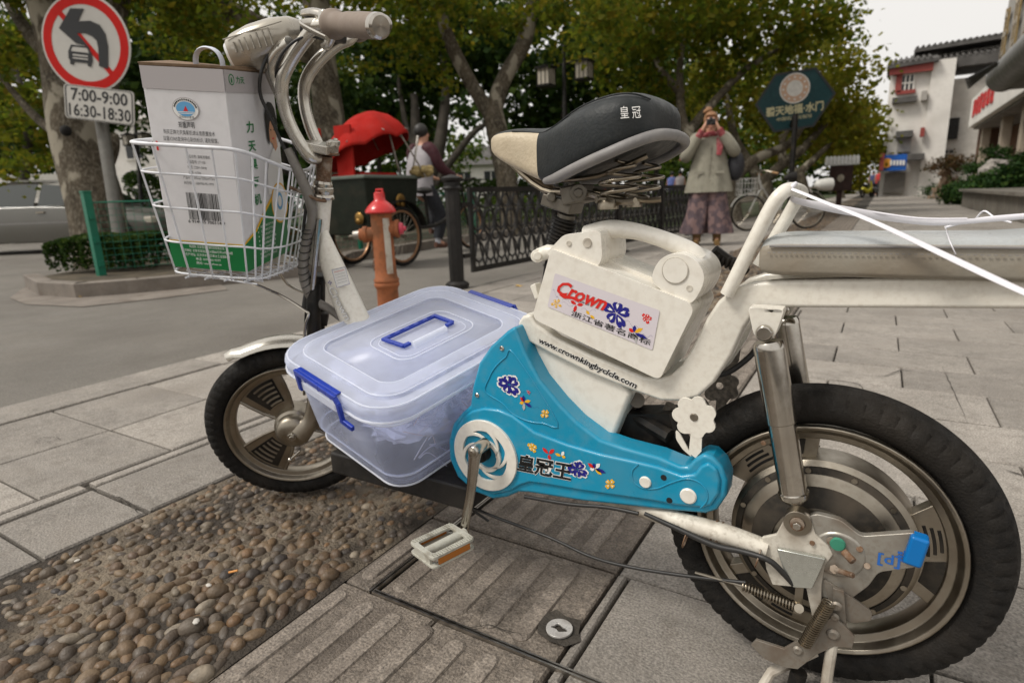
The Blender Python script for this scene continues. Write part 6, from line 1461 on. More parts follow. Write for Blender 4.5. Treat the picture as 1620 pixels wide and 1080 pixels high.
s = S(); s.tube([wq(.02, .10, 1.40), wq(.10, .03, 1.43), wq(.10, -.05, 1.42), wq(.03, -.11, 1.40), wq(-.06, -.02, 1.43)], .034, 10, k=4, closed=True); s.tube([wq(.11, .10, 1.38), wq(.15, .12, 1.27), wq(.16, .11, 1.16)], [.035, .04, .03], 10, k=3, flat=.4); s.tube([wq(.0, -.17, 1.38), wq(-.02, -.30, 1.25), wq(-.03, -.36, 1.12)], [.05, .05, .03], 10, k=3, flat=.5); s.obj('scarf', m_red, wm, smooth=60)
s = S(); s.ball(wq(-.02, .33, 1.02), (.11, .11, .19), 16, 10); s.tube([wq(.06, .14, 1.42), wq(.12, .20, 1.25), wq(.05, .30, 1.12)], .018, 8, k=4, flat=.4)
tag(s.obj('shoulder_bag', m_bag, org=wq(-.02, .33, .85), smooth=60), 'black shoulder bag hanging at the hip of the woman with the camera', 'bag')
cmr = thing('camera', 'small black camera with a round lens held up by the woman', 'camera', wq(.21, 0, 1.54))
Rw = Matrix((wl, wf, ZU)).transposed()
s = S(); s.box(wq(.205, 0, 1.565), (.11, .05, .075), Rw); s.box(wq(.205, 0, 1.61), (.04, .04, .025), Rw); s.obj('camera_body', m_bag, cmr, bevel=.006)
s = S(); s.lathe([(0, 0), (.034, 0), (.034, .05), (.028, .055), (.024, .045), (0, .042)], wq(.225, 0, 1.56), wf, 20); s.obj('lens', m_blackp, cmr)

# ---- tricycle cart with red canopy
w1, w2 = G(553, 421), G(633, 423); cc_ = (w1+w2)/2; 
cr0 = V((-5.06, 5.2, 0)); cart = thing('tricycle_cart', 'dark green tricycle cart with a red umbrella canopy and brass emblems', 'tricycle cart', cr0)
m_cart = M('dark green cart paint', (.011, .015, .010), .5, spec=.25, var=.2, dirt=.2, ds=5); m_cred = M('red canopy cloth', (.33, .016, .012), .85, spec=.1, var=.12, vs=5, dirt=.15, dcol=(.36, .08, .06), ds=4)
m_brass = M('brass emblem', (.22, .13, .04), .35, 1, var=.2)
def cq(x, y, z): return cr0+V((x, y, z))
s = S(); s.loft([[cq(x*.86, y, .38) for x, y in ((-.37, -.36), (.37, -.36), (.37, .38), (-.37, .38))], [cq(x, y*1.1, 1.0) for x, y in ((-.37, -.40), (.37, -.40), (.38, .40), (-.37, .40))]])
cb_ = s.obj('cart_body', m_cart, cart, bevel=.02)
s = S(); s.tube([cq(-.38, -.45, 1.0), cq(.38, -.45, 1.0), cq(.39, .45, 1.0), cq(-.38, .45, 1.0)], .020, 8, closed=True); s.obj('top_rail', M('grey green trim', (.10, .12, .10), .5), cb_)
for (px, py), r in (((568, 346), .07), ((634, 319), .085)):
    p = D(px, py, 5) ; 
    s = S()
    if px < 600: c = Y(px, py, cr0.y-.42); s.ball(c, (r, .02, r), 14, 8); s.ball(c+V((0, -.02, -r*.4)), (r*.6, .02, r*.5), 12, 6)
    else: c = X(px, py, cr0.x+.37); s.ball(c, (.02, r, r*1.1), 14, 8); s.ball(c+V((.02, 0, -r*.3)), (.03, r*.5, r*.5), 12, 6)
    s.obj('lion_emblem', m_brass, cb_, smooth=60)
def spoked(name, c, ax, r, par_, rimm, tw_=.02, n=24, tm=None):
    s = S(); u_ = ZU; s.tube(circ(c, u_, ax.cross(u_), r-tw_, 40), tw_, 8, closed=True); o = s.obj(name, tm or m_tyre, par_, smooth=60)
    s = S(); s.tube(circ(c, u_, ax.cross(u_), r-tw_*2.3, 40), tw_*.6, 6, closed=True)
    s.obj('rim', rimm, o, smooth=60)
    s = S()
    for i in range(n): a = 2*PI*i/n; s.tube([c+ax*(.02*(1 if i % 2 else -1))+(u_*math.cos(a+.3)+ax.cross(u_)*math.sin(a+.3))*.02, c+(u_*math.cos(a)+ax.cross(u_)*math.sin(a))*(r-tw_*2.4)], .0022, 4)
    s.obj('spokes', m_alu, o, smooth=0)
    s = S(); s.cyl(c-ax*.045, c+ax*.045, .022, n=12); s.obj('hub', m_alu, o); return o
m_crim = M('copper coloured rim', (.40, .22, .12), .4, .6)
for x in (-.40, .40): spoked('wheel', cq(x, .05, .34), V((1, 0, 0)), .34, cart, m_crim, .024)
for x in (-.41, .41):
    s = S(); P = [cq(x, .05+.40*math.sin(a), .34+.40*math.cos(a)) for a in [R(-75)+R(150)*i/12 for i in range(13)]]
    s.tube(P, .055, 8, flat=.16, ref=V((1, 0, 0))); s.obj('mudguard', m_black, cart, smooth=60)
s = S(); s.tube([cq(.0, .5, .45), cq(-.05, 1.2, .40), cq(-.15, 1.9, .62), cq(-.18, 1.95, .95)], .028, 10, k=3); s.tube([cq(-.05, 1.1, .42), cq(-.05, 1.05, .82)], .02, 8); s.cyl(cq(-.44, .05, .34), cq(.44, .05, .34), .02); s.tube([cq(-.19, 2.2, .34), cq(-.18, 2.05, .95)], .018, 8); s.tube([cq(-.45, 2.05, 1.02), cq(-.2, 2.1, 1.0), cq(.1, 2.0, 1.02)], .014, 8, k=3); s.obj('cart_frame', m_black, cart)
spoked('wheel', cq(-.2, 2.25, .34), V((1, 0, 0)), .34, cart, m_crim, .02)
s = S(); s.ball(cq(-.05, 1.05, .86), (.10, .14, .045), 14, 8); s.obj('driver_seat', m_blackp, cart)
for a, b in ((525, 440), (580, 436)): pass
for x0_, x1_, y_ in ((-.36, -.27, -.40), (-.04, .20, -.40)): 
    s = S(); s.box(cq((x0_+x1_)/2, y_, 1.27), (x1_-x0_, .03, .54)); s.obj('canopy_panel', m_cred, cart, bevel=.004)
s = S(); s.box(cq(-.05, .0, 1.02), (.5, .6, .08)); s.obj('red_seat', m_cred, cart, bevel=.04, seg=3)
s = S(); ccn = cq(.0, -.02, 1.34); nn_ = 8; n2 = 48; rings = []
for r, h in ((.02, .36), (.18, .32), (.34, .23), (.47, .11), (.56, -.01), (.57, -.05)):
    ring = []
    for j in range(n2):
        a = 2*PI*j/n2; k = abs(math.sin(a*nn_/2)); rr_ = r*(1-.05*(1-k)) ; hh_ = h-(.05*(1-k)*r/.7 if r > .4 else 0)+(.018*math.sin(a*16) if r > .69 else 0)
        ring.append(ccn+V((rr_*math.cos(a)*.92, rr_*math.sin(a)*.9, hh_+.30*rr_*math.cos(a)+.10*rr_*math.sin(a))))
    rings.append(ring)
s.loft(rings, caps=False); s.obj('umbrella_canopy', m_cred, cart, smooth=30, solid=.008)
s = S()
for j in range(nn_): a = 2*PI*(j+.5)/nn_; s.tube([ccn+V((0, 0, .33)), ccn+V((.54*math.cos(a), .50*math.sin(a), .0+.30*.54*math.cos(a)+.10*.5*math.sin(a)))], .006, 5)
s.tube([cq(.10, .45, 1.0), cq(.08, .3, 1.6)], .012, 6); s.tube([X(661, 215, cr0.x+.3), X(652, 285, cr0.x+.3)], .014, 6); s.tube([cq(.52, .4, 1.0), cq(.35, .1, 1.6)], .01, 5)
s.obj('canopy_frame', m_steel, cart)
s = S(); 
for i in range(14): s.ball(cq(.40+random.uniform(-.1, .12), .45+random.uniform(-.1, .1), 1.05+random.uniform(-.02, .05)), (.06, .05, .04), 8, 5)
tag(s.obj('straw_bundle', M('straw', (.32, .24, .10), .8, var=.3, vs=30), org=cq(.4, .45, 1.0)), 'small bundle of straw lying on the rim of the green cart', 'straw bundle')
# ---- the man riding it
mb_ = V((D(657, 215, 8.2).x, D(657, 215, 8.2).y, 0)); mf = V((.15, 1, 0)).normalized(); ml = ZU.cross(mf)
def mq(f, l, z): return mb_+mf*f+ml*l+ZU*z
mn = thing('person', 'man in grey waistcoat and maroon sleeves riding the canopied cart, seen from behind', 'person', mb_)
J = {'pel': (mq(0, 0, .95), (.14, .12)), 'waist': (mq(.03, 0, 1.10), (.14, .11)), 'chest': (mq(.09, 0, 1.32), (.17, .12)), 'neck': (mq(.12, 0, 1.48), .055), 'jaw': (mq(.15, 0, 1.56), (.065, .07)), 'head': (mq(.14, 0, 1.64), (.08, .092)), 'crown': (mq(.13, 0, 1.71), (.062, .07))}
for sg_, n_ in ((1, 'L'), (-1, 'R')):
    J['sh'+n_] = (mq(.10, .18*sg_, 1.40), .06); J['el'+n_] = (mq(.20, .27*sg_, 1.17), .045); J['wr'+n_] = (mq(.46, .24*sg_, 1.07), .03); J['pa'+n_] = (mq(.54, .24*sg_, 1.05), (.035, .02))
    for i in range(4): J['f%s%d' % (n_, i)] = (mq(.585, (.21+.02*i)*sg_, 1.06), .0095); J['g%s%d' % (n_, i)] = (mq(.605, (.21+.02*i)*sg_, 1.03), .0085)
    J['t'+n_] = (mq(.56, .195*sg_, 1.04), .010); J['u'+n_] = (mq(.585, .19*sg_, 1.025), .009)
J['hpL'] = (mq(.02, .1, .88), .09); J['knL'] = (mq(.38, .13, .70), .065); J['anL'] = (mq(.32, .12, .34), .04); J['toL'] = (mq(.44, .12, .28), (.045, .03))
J['hpR'] = (mq(.02, -.1, .88), .09); J['knR'] = (mq(.24, -.14, .52), .065); J['anR'] = (mq(.18, -.13, .15), .04); J['toR'] = (mq(.30, -.14, .10), (.045, .03))
bd = skin('body', J, Ed, 'pel', m_skin, mn)
s = S(); 
for sg_ in (1, -1): s.ball(mq(.225, .034*sg_, 1.65), (.012, .012, .009), 10, 6)
s.obj('eyes', plain('eye dark', (.05, .04, .03)), bd)
s = S(); s.tube([mq(.225, 0, 1.65), mq(.25, 0, 1.615)], [.008, .015], 8); s.box(mq(.222, 0, 1.575), (.04, .01, .01)); s.obj('nose_and_mouth', M('lips dark', (.36, .16, .11), .5), bd)
s = S(); s.ball(mq(.105, 0, 1.68), (.098, .105, .10), 20, 12); s.obj('hair', m_hairb, mn, smooth=70)
s = S(); s.loft([oval(mq(f, 0, z), ml, mf, a, b, 24, 2.3) for z, f, a, b in ((.80, .0, .225, .17), (.95, .01, .22, .16), (1.12, .03, .21, .15), (1.30, .08, .225, .15), (1.41, .10, .20, .12), (1.48, .115, .10, .085))])
vs_ = s.obj('waistcoat', M('grey quilted waistcoat', (.30, .28, .29), .8, var=.12, bump=.3, bs=12), mn, smooth=70)
for sg_, n_ in ((1, 'L'), (-1, 'R')):
    s = S(); s.tube([J['sh'+n_][0]+ZU*.03-ml*.09*sg_-mf*.02, J['sh'+n_][0]+ZU*.01, J['el'+n_][0], J['wr'+n_][0]], [.075, .095, .072, .048], 14, k=5); s.obj('sleeve', M('maroon jersey', (.055, .015, .02), .85, var=.15), mn, smooth=70)
    s = S(); s.tube([J['hp'+n_][0]+ZU*.05, J['kn'+n_][0], J['an'+n_][0]+ZU*.05], [.12, .095, .07], 14, k=5); s.obj('trouser_leg', M('black trousers', (.018, .019, .024), .85, var=.15), mn, smooth=70)
    s = S(); s.tube([J['an'+n_][0]+ZU*.06, J['an'+n_][0]-ZU*.02], .043, 10); s.obj('sock', M('pale grey sock', (.42, .43, .47), .9), mn)
    s = S(); s.tube([J['an'+n_][0]-mf*.06-ZU*.04, J['an'+n_][0]+mf*.05-ZU*.045, J['to'+n_][0]+mf*.03-ZU*.01], [.04, .05, .035], 12, k=3, flat=.8); s.obj('shoe', M('brown shoe', (.10, .045, .03), .5), mn, smooth=60)

# ---- parked bicycle behind the woman
bw1, bw2 = V((-1.99, 11.24, 0)), V((-1.06, 11.86, 0)); bx_ = (bw1-bw2).normalized(); bc2 = (bw1+bw2)/2; byy = ZU.cross(bx_)
pbk = thing('bicycle', 'silver bicycle with a wire front basket standing beside the green sign pole', 'bicycle', bc2)
def bq(f, z, l=0): return bc2+bx_*f+ZU*z+byy*l
m_sil = M('silver bicycle paint', (.42, .41, .38), .35, .5, var=.1)
for f in (.53, -.53): spoked('wheel', bq(f, .315), byy, .315, pbk, m_alu, .017, 28)
s = S()
for a, b, r in (((.33, .78), (.0, .27), .018), ((.36, .86), (.32, .70), .02), ((.0, .27), (-.17, .80), .015), ((.34, .60), (-.02, .30), .013), ((.0, .27), (-.53, .315), .010), ((-.15, .70), (-.53, .315), .008), ((.35, .70), (.53, .315), .014), ((.37, .85), (.38, 1.0), .012)): s.tube([bq(*a), bq(*b)], r, 8)
s.obj('bicycle_frame', m_sil, pbk)
s = S(); s.tube([bq(.26, .98, .28), bq(.36, 1.02, .15), bq(.40, 1.0, 0), bq(.36, 1.02, -.15), bq(.26, .98, -.28)], .012, 8, k=4); s.obj('handlebar', m_alu, pbk)
s = S(); s.tube([bq(.28, .985, .26), bq(.20, .96, .32)], .017, 8); s.tube([bq(.28, .985, -.26), bq(.20, .96, -.32)], .017, 8); s.obj('grip', M('tan grip', (.32, .18, .08), .6), pbk)
s = S(); s.tube([bq(-.06, .88), bq(-.15, .90), bq(-.28, .91)], [.03, .06, .08], 12, k=4, flat=.5); s.obj('saddle', m_blackp, pbk, smooth=60)
s = S()
for h in (.62, .72, .82, .90): s.tube([bq(.45, h, .15), bq(.72, h, .13), bq(.72, h, -.13), bq(.45, h, -.15)], .005, 5, closed=True)
for i in range(7):
    q_ = -.14+.047*i
    for f in (.45, .72): s.tube([bq(f, .62, q_), bq(f, .90, q_)], .004, 4)
for i in range(6):
    for q_ in (-.14, .14): s.tube([bq(.45+.054*i, .62, q_), bq(.45+.054*i, .90, q_)], .004, 4)
s.obj('basket', m_sil, pbk, smooth=0)
for f in (.53, -.53):
    s = S(); s.tube([bq(f+.34*math.sin(a), .315+.34*math.cos(a)) for a in [R(-70)+R(140)*i/12 for i in range(13)]], .03, 8, flat=.2, ref=byy); s.obj('mudguard', m_sil, pbk, smooth=60)
s = S(); s.tube([bq(-.20, .70), bq(-.72, .70)], .012, 6); s.box(bq(-.46, .715), (.36, .12, .012), Matrix((bx_, byy, ZU)).transposed()); s.obj('carrier', m_alu, pbk)
s = S(); s.cyl(bq(0, .27, .05), bq(0, .27, -.05), .03, n=14); s.cyl(bq(0, .27, .03), bq(0, .27, .035), .09, n=20); s.tube([bq(0, .27, .06), bq(.10, .13, .07)], .01, 6); s.box(bq(.10, .13, .11), (.09, .08, .02)); s.tube([bq(0, .27, -.06), bq(-.10, .41, -.07)], .01, 6); s.obj('crank', m_alu, pbk)
s = S(); hc_ = D(1303, 292, 12.6); rings = [oval(hc_+bx_*d, byy, ZU, r, r*1.0, 16) for d, r in ((-.16, .13), (-.03, .13), (.10, .11), (.17, .07), (.2, .02))]; s.loft(rings)
tag(s.obj('moped_windshield', M('white moped fairing', (.55, .54, .5), .35, var=.05), org=hc_, smooth=50), 'rounded white moped top box just behind the parked bicycle', 'top box')

# ---- dark green hexagon sign
hc2 = D(1257, 157, 13.2); hxp = D(1247, 350, 13.2); hs_ = thing('hexagon_sign', 'dark green hexagonal street sign with gold lettering and round emblem', 'street sign', (hxp.x, hxp.y, 0))
hn = V((-hc2.x, -hc2.y, 0)).normalized(); hn = Matrix.Rotation(R(14), 3, 'Z') @ hn; hxv = ZU.cross(hn); hxv = -hxv if hxv.dot(CR) < 0 else hxv
Hh = px2(hc2, 1.0)/abs(hxv.dot(CR))*1.0; ph = px2(hc2, 1.0); tl_ = R(3.5)
hxu, huv = hxv*math.cos(tl_)+ZU*math.sin(tl_), ZU*math.cos(tl_)-hxv*math.sin(tl_)
def hq(x, y, o=0): return hc2+hxu*(x*Hh)+huv*(y*ph)+hn*o
hexp = [(-57, -1), (-28, 40), (30, 42), (58, 1), (28, -44), (-30, -46)]
s = S(); s.plate([hq(x, y, -.10) for x, y in hexp], hn*.10); hb_ = s.obj('sign_panel', M('dark teal panel', (.004, .032, .036), .45, spec=.3, var=.12, dirt=.2, dcol=(.03, .08, .08), ds=3), hs_, bevel=.006)
s = S(); n = 6; s.ringplate([hq(x*1.02, y*1.02, .001) for x, y in hexp], [hq(x*.955, y*.95, .001) for x, y in hexp], hn*.012); s.obj('rim', plain('black trim', (.015, .017, .017)), hb_, smooth=0)
m_gold = M('pale gold letters', (.42, .38, .22), .4, .2, var=.05); m_cop = M('copper coloured ring', (.42, .27, .18), .45, var=.1)
s = S(); s.ringplate(circ(hq(0, 16, .004), hxu, huv, 22*ph, 40), circ(hq(0, 16, .004), hxu, huv, 12*ph, 40), hn*.006)
s.obj('emblem_ring', m_cop, hb_, smooth=0)
s = S(); s.plate(circ(hq(0, 16, .003), hxu, huv, 12.2*ph, 30), hn*.005)
s.ringplate(circ(hq(0, 16, .011), hxu, huv, 22.5*ph, 40), circ(hq(0, 16, .011), hxu, huv, 20.5*ph, 40), hn*.002)
for i in range(12): a = 2*PI*i/12; s.plate(circ(hq(16.5*math.cos(a), 16+16.5*math.sin(a), .0105), hxu, huv, 1.8*ph, 8), hn*.002)
s.obj('emblem_disc', M('off white enamel', (.5, .48, .44), .5), hb_, smooth=0)
s = S(); s.text('碧天地福·水门', hq(-42, -20.5, .004), hxu, huv, 15*ph, bold=.03, width=84*Hh); s.text('中国石文化街坊', hq(-26, -30, .004), hxu, huv, 6*ph, bold=.01, width=52*Hh); s.obj('gold_lettering', m_gold, hb_, smooth=0, recalc=False)
s = S(); s.tube([V((hxp.x, hxp.y, 0)), V((hxp.x, hxp.y, hc2.z-.4)), hq(-3, -40, -.05)], .055, 14); s.obj('pole', m_black, hs_)

# ---- wooden notice box with tin roof
nb = G(1326, 328); nb = V((-1.45, 24.5, 0)); nbx = thing('notice_box', 'dark wooden notice box on a post under a pale corrugated roof', 'notice box', nb)
k_ = (nb-EY).dot(CF)/FPX
nrm = V((-nb.x, -nb.y, 0)).normalized(); nu = ZU.cross(nrm); nu = nu if nu.dot(CR) > 0 else -nu; Rn = Matrix((nu, nrm, ZU)).transposed()
c = PL(1330, 282, nb, nrm)
m_dwood = M('dark red wood', (.045, .018, .013), .6, var=.3, vs=6)
s = S(); s.box(V((c.x, c.y, c.z)), (k_*32, .35, k_*38), Rn); s.obj('box', m_dwood, nbx, bevel=.01)
s = S(); s.box(V((c.x, c.y, c.z/2-.15)), (k_*8, .12, c.z-.2), Rn); s.obj('post', m_dwood, nbx)
s = S(); t_ = c+ZU*(k_*19)
for i in range(9):
    x = (i-4)*k_*5.2; s.loft([[t_+nu*(x-k_*2.4)+nrm*.30+ZU*0, t_+nu*(x)+nrm*.30+ZU*.05, t_+nu*(x+k_*2.4)+nrm*.30], [t_+nu*(x-k_*2.4)-nrm*.05+ZU*(k_*13), t_+nu*x-nrm*.05+ZU*(k_*13+.05), t_+nu*(x+k_*2.4)-nrm*.05+ZU*(k_*13)]])
s.obj('roof', M('pale tin roof', (.55, .54, .52), .5, .3, var=.1), nbx, smooth=0)
s = S(); s.ball(c+nrm*.20, (.11, .05, .13), 12, 8, Rn); s.obj('pale_badge', M('pale badge', (.5, .45, .36), .6), nbx)

# ---- twin lantern post and far lantern post
m_lant = M('frosted lantern glass', (.55, .50, .42), .5, var=.08, vs=6)
def lantern(root, c, w, h):
    s = S(); s.box(c, (w*.86, w*.86, h*.8)); g = s.obj('lantern', m_lant, root, bevel=.01)
    s = S(); s.box(c+ZU*h*.44, (w*1.12, w*1.12, h*.1)); s.box(c-ZU*h*.44, (w, w, h*.1)); s.box(c+ZU*h*.53, (w*.5, w*.5, h*.1))
    for x in (-.45, .45):
        for y in (-.45, .45): s.box(c+V((x*w, y*w, 0)), (.02, .02, h*.88))
    for x in (-.15, .15): s.box(c+V((x*w, -.45*w, 0)), (.012, .012, h*.8)); s.box(c+V((.45*w, x*w, 0)), (.012, .012, h*.8))
    s.obj('lantern_cage', m_black, g)
for lab, px, d, top, ls, bp in (('tall black lamp post with two square lanterns above the saddle', 892, 14, 72, ((864, 122), (924, 112)), 380), ('black lamp post with two dark lanterns behind the carton', 214, 18, 196, ((204, 222), (228, 220)), 352)):
    b_ = D(px+ (4 if px > 500 else 10), bp, d); b_.z = 0; T_ = D(px, top, d)
    t = thing('lamp_post', lab, 'lamp post', b_); s = S(); s.tube([b_, V((T_.x, T_.y, T_.z))], [.065, .045], 12); s.lathe([(0, 0), (.14, 0), (.12, .25), (.08, .35), (0, .35)], b_, ZU, 12)
    Q = [D(a, b-16 if px > 500 else b-8, d) for a, b in ls]; s.tube([Q[0], Q[1]], .025, 8); s.obj('post', m_black, t)
    for a, b in ls: lantern(t, D(a, b, d), px2(D(a, b, d), 24 if px > 500 else 14), px2(D(a, b, d), 30 if px > 500 else 18))

# ---- silver car on the side street
m_car = M('silver car paint', (.12, .115, .10), .35, .3, var=.04, vs=3, coat=.6); m_glass = M('dark car glass', (.03, .035, .03), .06, 0, var=0, coat=.5)
co = D(90, 400, 11.9); co.z = 0; cxv = V((CR.x, CR.y, 0)).normalized(); cyv = ZU.cross(cxv)   # along the car; away from us
car = thing('car', 'silver saloon car passing on the side street behind the big plane tree', 'car', co+cyv*.85)
fr0 = 1.95      # nose ahead of the origin
def kq(x, y, z): return co+cxv*x+cyv*y+ZU*z
# profile stations: x, belt height, half width at sill, at belt
st_ = [(1.98, .40, .62, .34), (1.93, .62, .70, .5), (1.75, .70, .78, .60), (1.3, .80, .84, .72), (.85, .86, .86, .76), (.55, .90, .86, .78), (-.2, .93, .86, .79), (-1.2, .94, .86, .79), (-1.9, .95, .84, .76), (-2.5, .90, .78, .68), (-2.62, .60, .70, .55)]
s = S(); rings = []
for x, zb, w, wb_ in st_:
    rings.append([kq(x, .85-w*.96, .22), kq(x, .85-w, .42 if zb > .45 else .3), kq(x, .85-w, zb*.8), kq(x, .85-wb_-.03, zb-.02), kq(x, .85-wb_*.8, zb+.01), kq(x, .85+wb_*.8, zb+.01), kq(x, .85+wb_+.03, zb-.02), kq(x, .85+w, zb*.8), kq(x, .85+w*.96, .22)])
s.loft(rings); cbd = s.obj('car_body', m_car, car, sub=0, bevel=.02)
s = S(); rf_ = [(.98, .86, .62), (.30, 1.33, .54), (.0, 1.39, .55), (-.7, 1.42, .56), (-1.3, 1.38, .55), (-2.05, .95, .62)]
s.loft([[kq(x, .85-w_ if z > 1 else .85-.70, z-.0), kq(x, .85+w_ if z > 1 else .85+.70, z), kq(x, .85+w_*.9, z+.03), kq(x, .85-w_*.9, z+.03)] for x, z, w_ in rf_]); s.obj('roof', m_car, car, bevel=.01)
def pane(pts, name='side_window'):
    s = S(); s.plate([kq(x, .85-(.745-(z-.93)*.43), z) for x, z in pts], -cyv*.01); return s.obj(name, m_glass, car, smooth=0)
pane([(.86, .93), (.32, 1.29), (-.22, 1.35), (-.26, .93)]); pane([(-.34, .93), (-.30, 1.35), (-1.15, 1.35), (-1.25, .93)]); pane([(-1.33, .95), (-1.24, 1.33), (-1.42, 1.28), (-1.85, .97)])
s = S(); s.add([kq(.96, .85-.66, .92), kq(.96, .85+.66, .92), kq(.36, .85+.52, 1.33), kq(.36, .85-.52, 1.33)], [(0, 1, 2, 3)]); s.obj('windscreen', m_glass, car, solid=.01)
for x in (1.22, -1.62):
    s = S(); c = kq(x, .02, .31); s.lathe([(.20, -.03), (.29, -.03), (.31, -.01), (.31, .16), (.20, .18)], c, cyv, 30, closed=True); w_ = s.obj('wheel', m_tyre, car)
    s = S(); s.lathe([(0, .0), (.06, -.01), (.2, .0), (.2, .05), (0, .05)], c, cyv, 24); s.obj('hubcap', m_alu, w_)
    s = S(); s.plate([kq(x+.37*math.cos(a), -.015, .31+.37*math.sin(a)) for a in [PI*i/16 for i in range(17)]], cyv*.03); s.obj('wheel_arch', m_dark, car, smooth=0)  # dark plate with the shade of the arch opening painted in
s = S(); s.box(kq(-.2, -.005, .60), (3.4, .012, .03), Matrix((cxv, cyv, ZU)).transposed()); s.obj('side_moulding', m_greytrim, car)
s = S(); s.box(kq(-.15, -.01, .80), (.16, .03, .03), Matrix((cxv, cyv, ZU)).transposed()); s.obj('door_handle', m_alu, car)
s = S(); s.box(kq(1.86, .22, .58), (.16, .2, .12), Matrix((cxv, cyv, ZU)).transposed()); s.obj('headlight', m_lant, car, bevel=.02)

# ---------------------------------------------------------------- buildings
m_wall = M('white render', (.72, .69, .64), .85, var=.08, vs=.6, dirt=.25, dcol=(.3, .27, .22), ds=.5)
m_wallg = M('pale grey wall', (.38, .36, .33), .85, var=.1, vs=.6, dirt=.3, ds=.6); m_tile = M('grey roof tile', (.085, .08, .075), .8, var=.25, vs=2, bump=.5, bs=10); m_redw = M('red painted timber', (.26, .05, .04), .6, var=.1)
m_win = M('dark window glass', (.035, .038, .04), .15, 0, var=.2, vs=1); m_stone = M('brown granite cladding', (.14, .075, .045), .45, var=.2, vs=2); m_conc = M('weathered concrete', (.20, .185, .165), .8, var=.2, vs=1.5, dirt=.4, ds=1.2)
def box_px(s, x0, y0, x1, y1, yw, dep_):  # upright block whose front is the picture rectangle on the plane y = yw
    a, b = Y(x0, y0, yw), Y(x1, y1, yw); s.box(((a.x+b.x)/2, yw+dep_/2, (a.z+b.z)/2), (abs(b.x-a.x), dep_, abs(a.z-b.z)))
# shelter on the far left
sh0 = D(40, 300, 17); sv = cxv; so_ = V((sh0.x, sh0.y, 0)); sh_ = thing('shelter', 'low shelter with a pale corrugated roof behind the silver car', 'shelter', so_)
def sq(x, y, z): return so_+cxv*x+cyv*y+ZU*z
s = S()
for i in range(34):
    x = -3.2+i*.125; s.loft([[sq(x, -.3, 1.25), sq(x+.06, -.3, 1.29), sq(x+.125, -.3, 1.25)], [sq(x-.5, 1.8, 2.0), sq(x-.44, 1.8, 2.04), sq(x-.375, 1.8, 2.0)]])
s.obj('roof', M('pale corrugated sheet', (.40, .38, .34), .6, .2, var=.1), sh_, smooth=0)
s = S(); s.box(sq(-1.1, -.28, 1.18), (4.3, .06, .14), Matrix((cxv, cyv, ZU)).transposed()); s.obj('fascia', m_wall, sh_)
s = S(); s.box(sq(-1.1, 1.0, .6), (4.2, .1, 1.2), Matrix((cxv, cyv, ZU)).transposed()); s.obj('back_wall', m_barkd, sh_)
for x in (-2.0, -.55, .9): s = S(); s.box(sq(x, -.2, .6), (.12, .12, 1.2), Matrix((cxv, cyv, ZU)).transposed()); s.obj('post', m_wall, sh_)
def far_house(label, px0, px1, py0, d, floors, roofm, seed, pyb=330):
    a, b = D(px0, pyb, d), D(px1, pyb, d); a.z = b.z = 0; top = D((px0+px1)/2, py0, d).z; u_ = (b-a).normalized(); v_ = ZU.cross(u_); L = (b-a).length; Rm = Matrix((u_, v_, ZU)).transposed(); c = (a+b)/2
    t = thing('house', label, 'house', c+v_*3); s = S(); s.box(c+v_*3+ZU*top/2, (L, 6, top), Rm); s.obj('wall', m_wall, t)
    s = S(); s.loft([[a-u_*.4-v_*.5+ZU*top, b+u_*.4-v_*.5+ZU*top, b+u_*.4+v_*6.5+ZU*top, a-u_*.4+v_*6.5+ZU*top], [a+u_*.8+v_*3+ZU*(top+1.6), b-u_*.8+v_*3+ZU*(top+1.6), b-u_*.8+v_*3.1+ZU*(top+1.6), a+u_*.8+v_*3.1+ZU*(top+1.6)]]); s.obj('roof', roofm, t, smooth=0)
    nw = max(2, int(L/2.2))
    for f_ in range(floors):
        for i in range(nw):
            p = a+u_*(L*(i+.5)/nw)+ZU*(top*(f_+.5)/floors); s = S(); s.box(p-v_*.02, (1.0, .08, top/floors*.42), Rm); w = s.obj('window', m_win, t); s = S(); s.box(p-v_*.07, (.06, .05, top/floors*.42), Rm); s.box(p-v_*.06-ZU*top/floors*.23, (1.2, .1, .08), Rm); s.obj('window_frame', m_wall, w)
far_house('white house with grey roof seen beneath the trees past the railing', 716, 800, 262, 46, 2, m_tile, 1)
far_house('pale house behind the lantern post on the left', 130, 262, 196, 38, 2, m_wallg, 2)
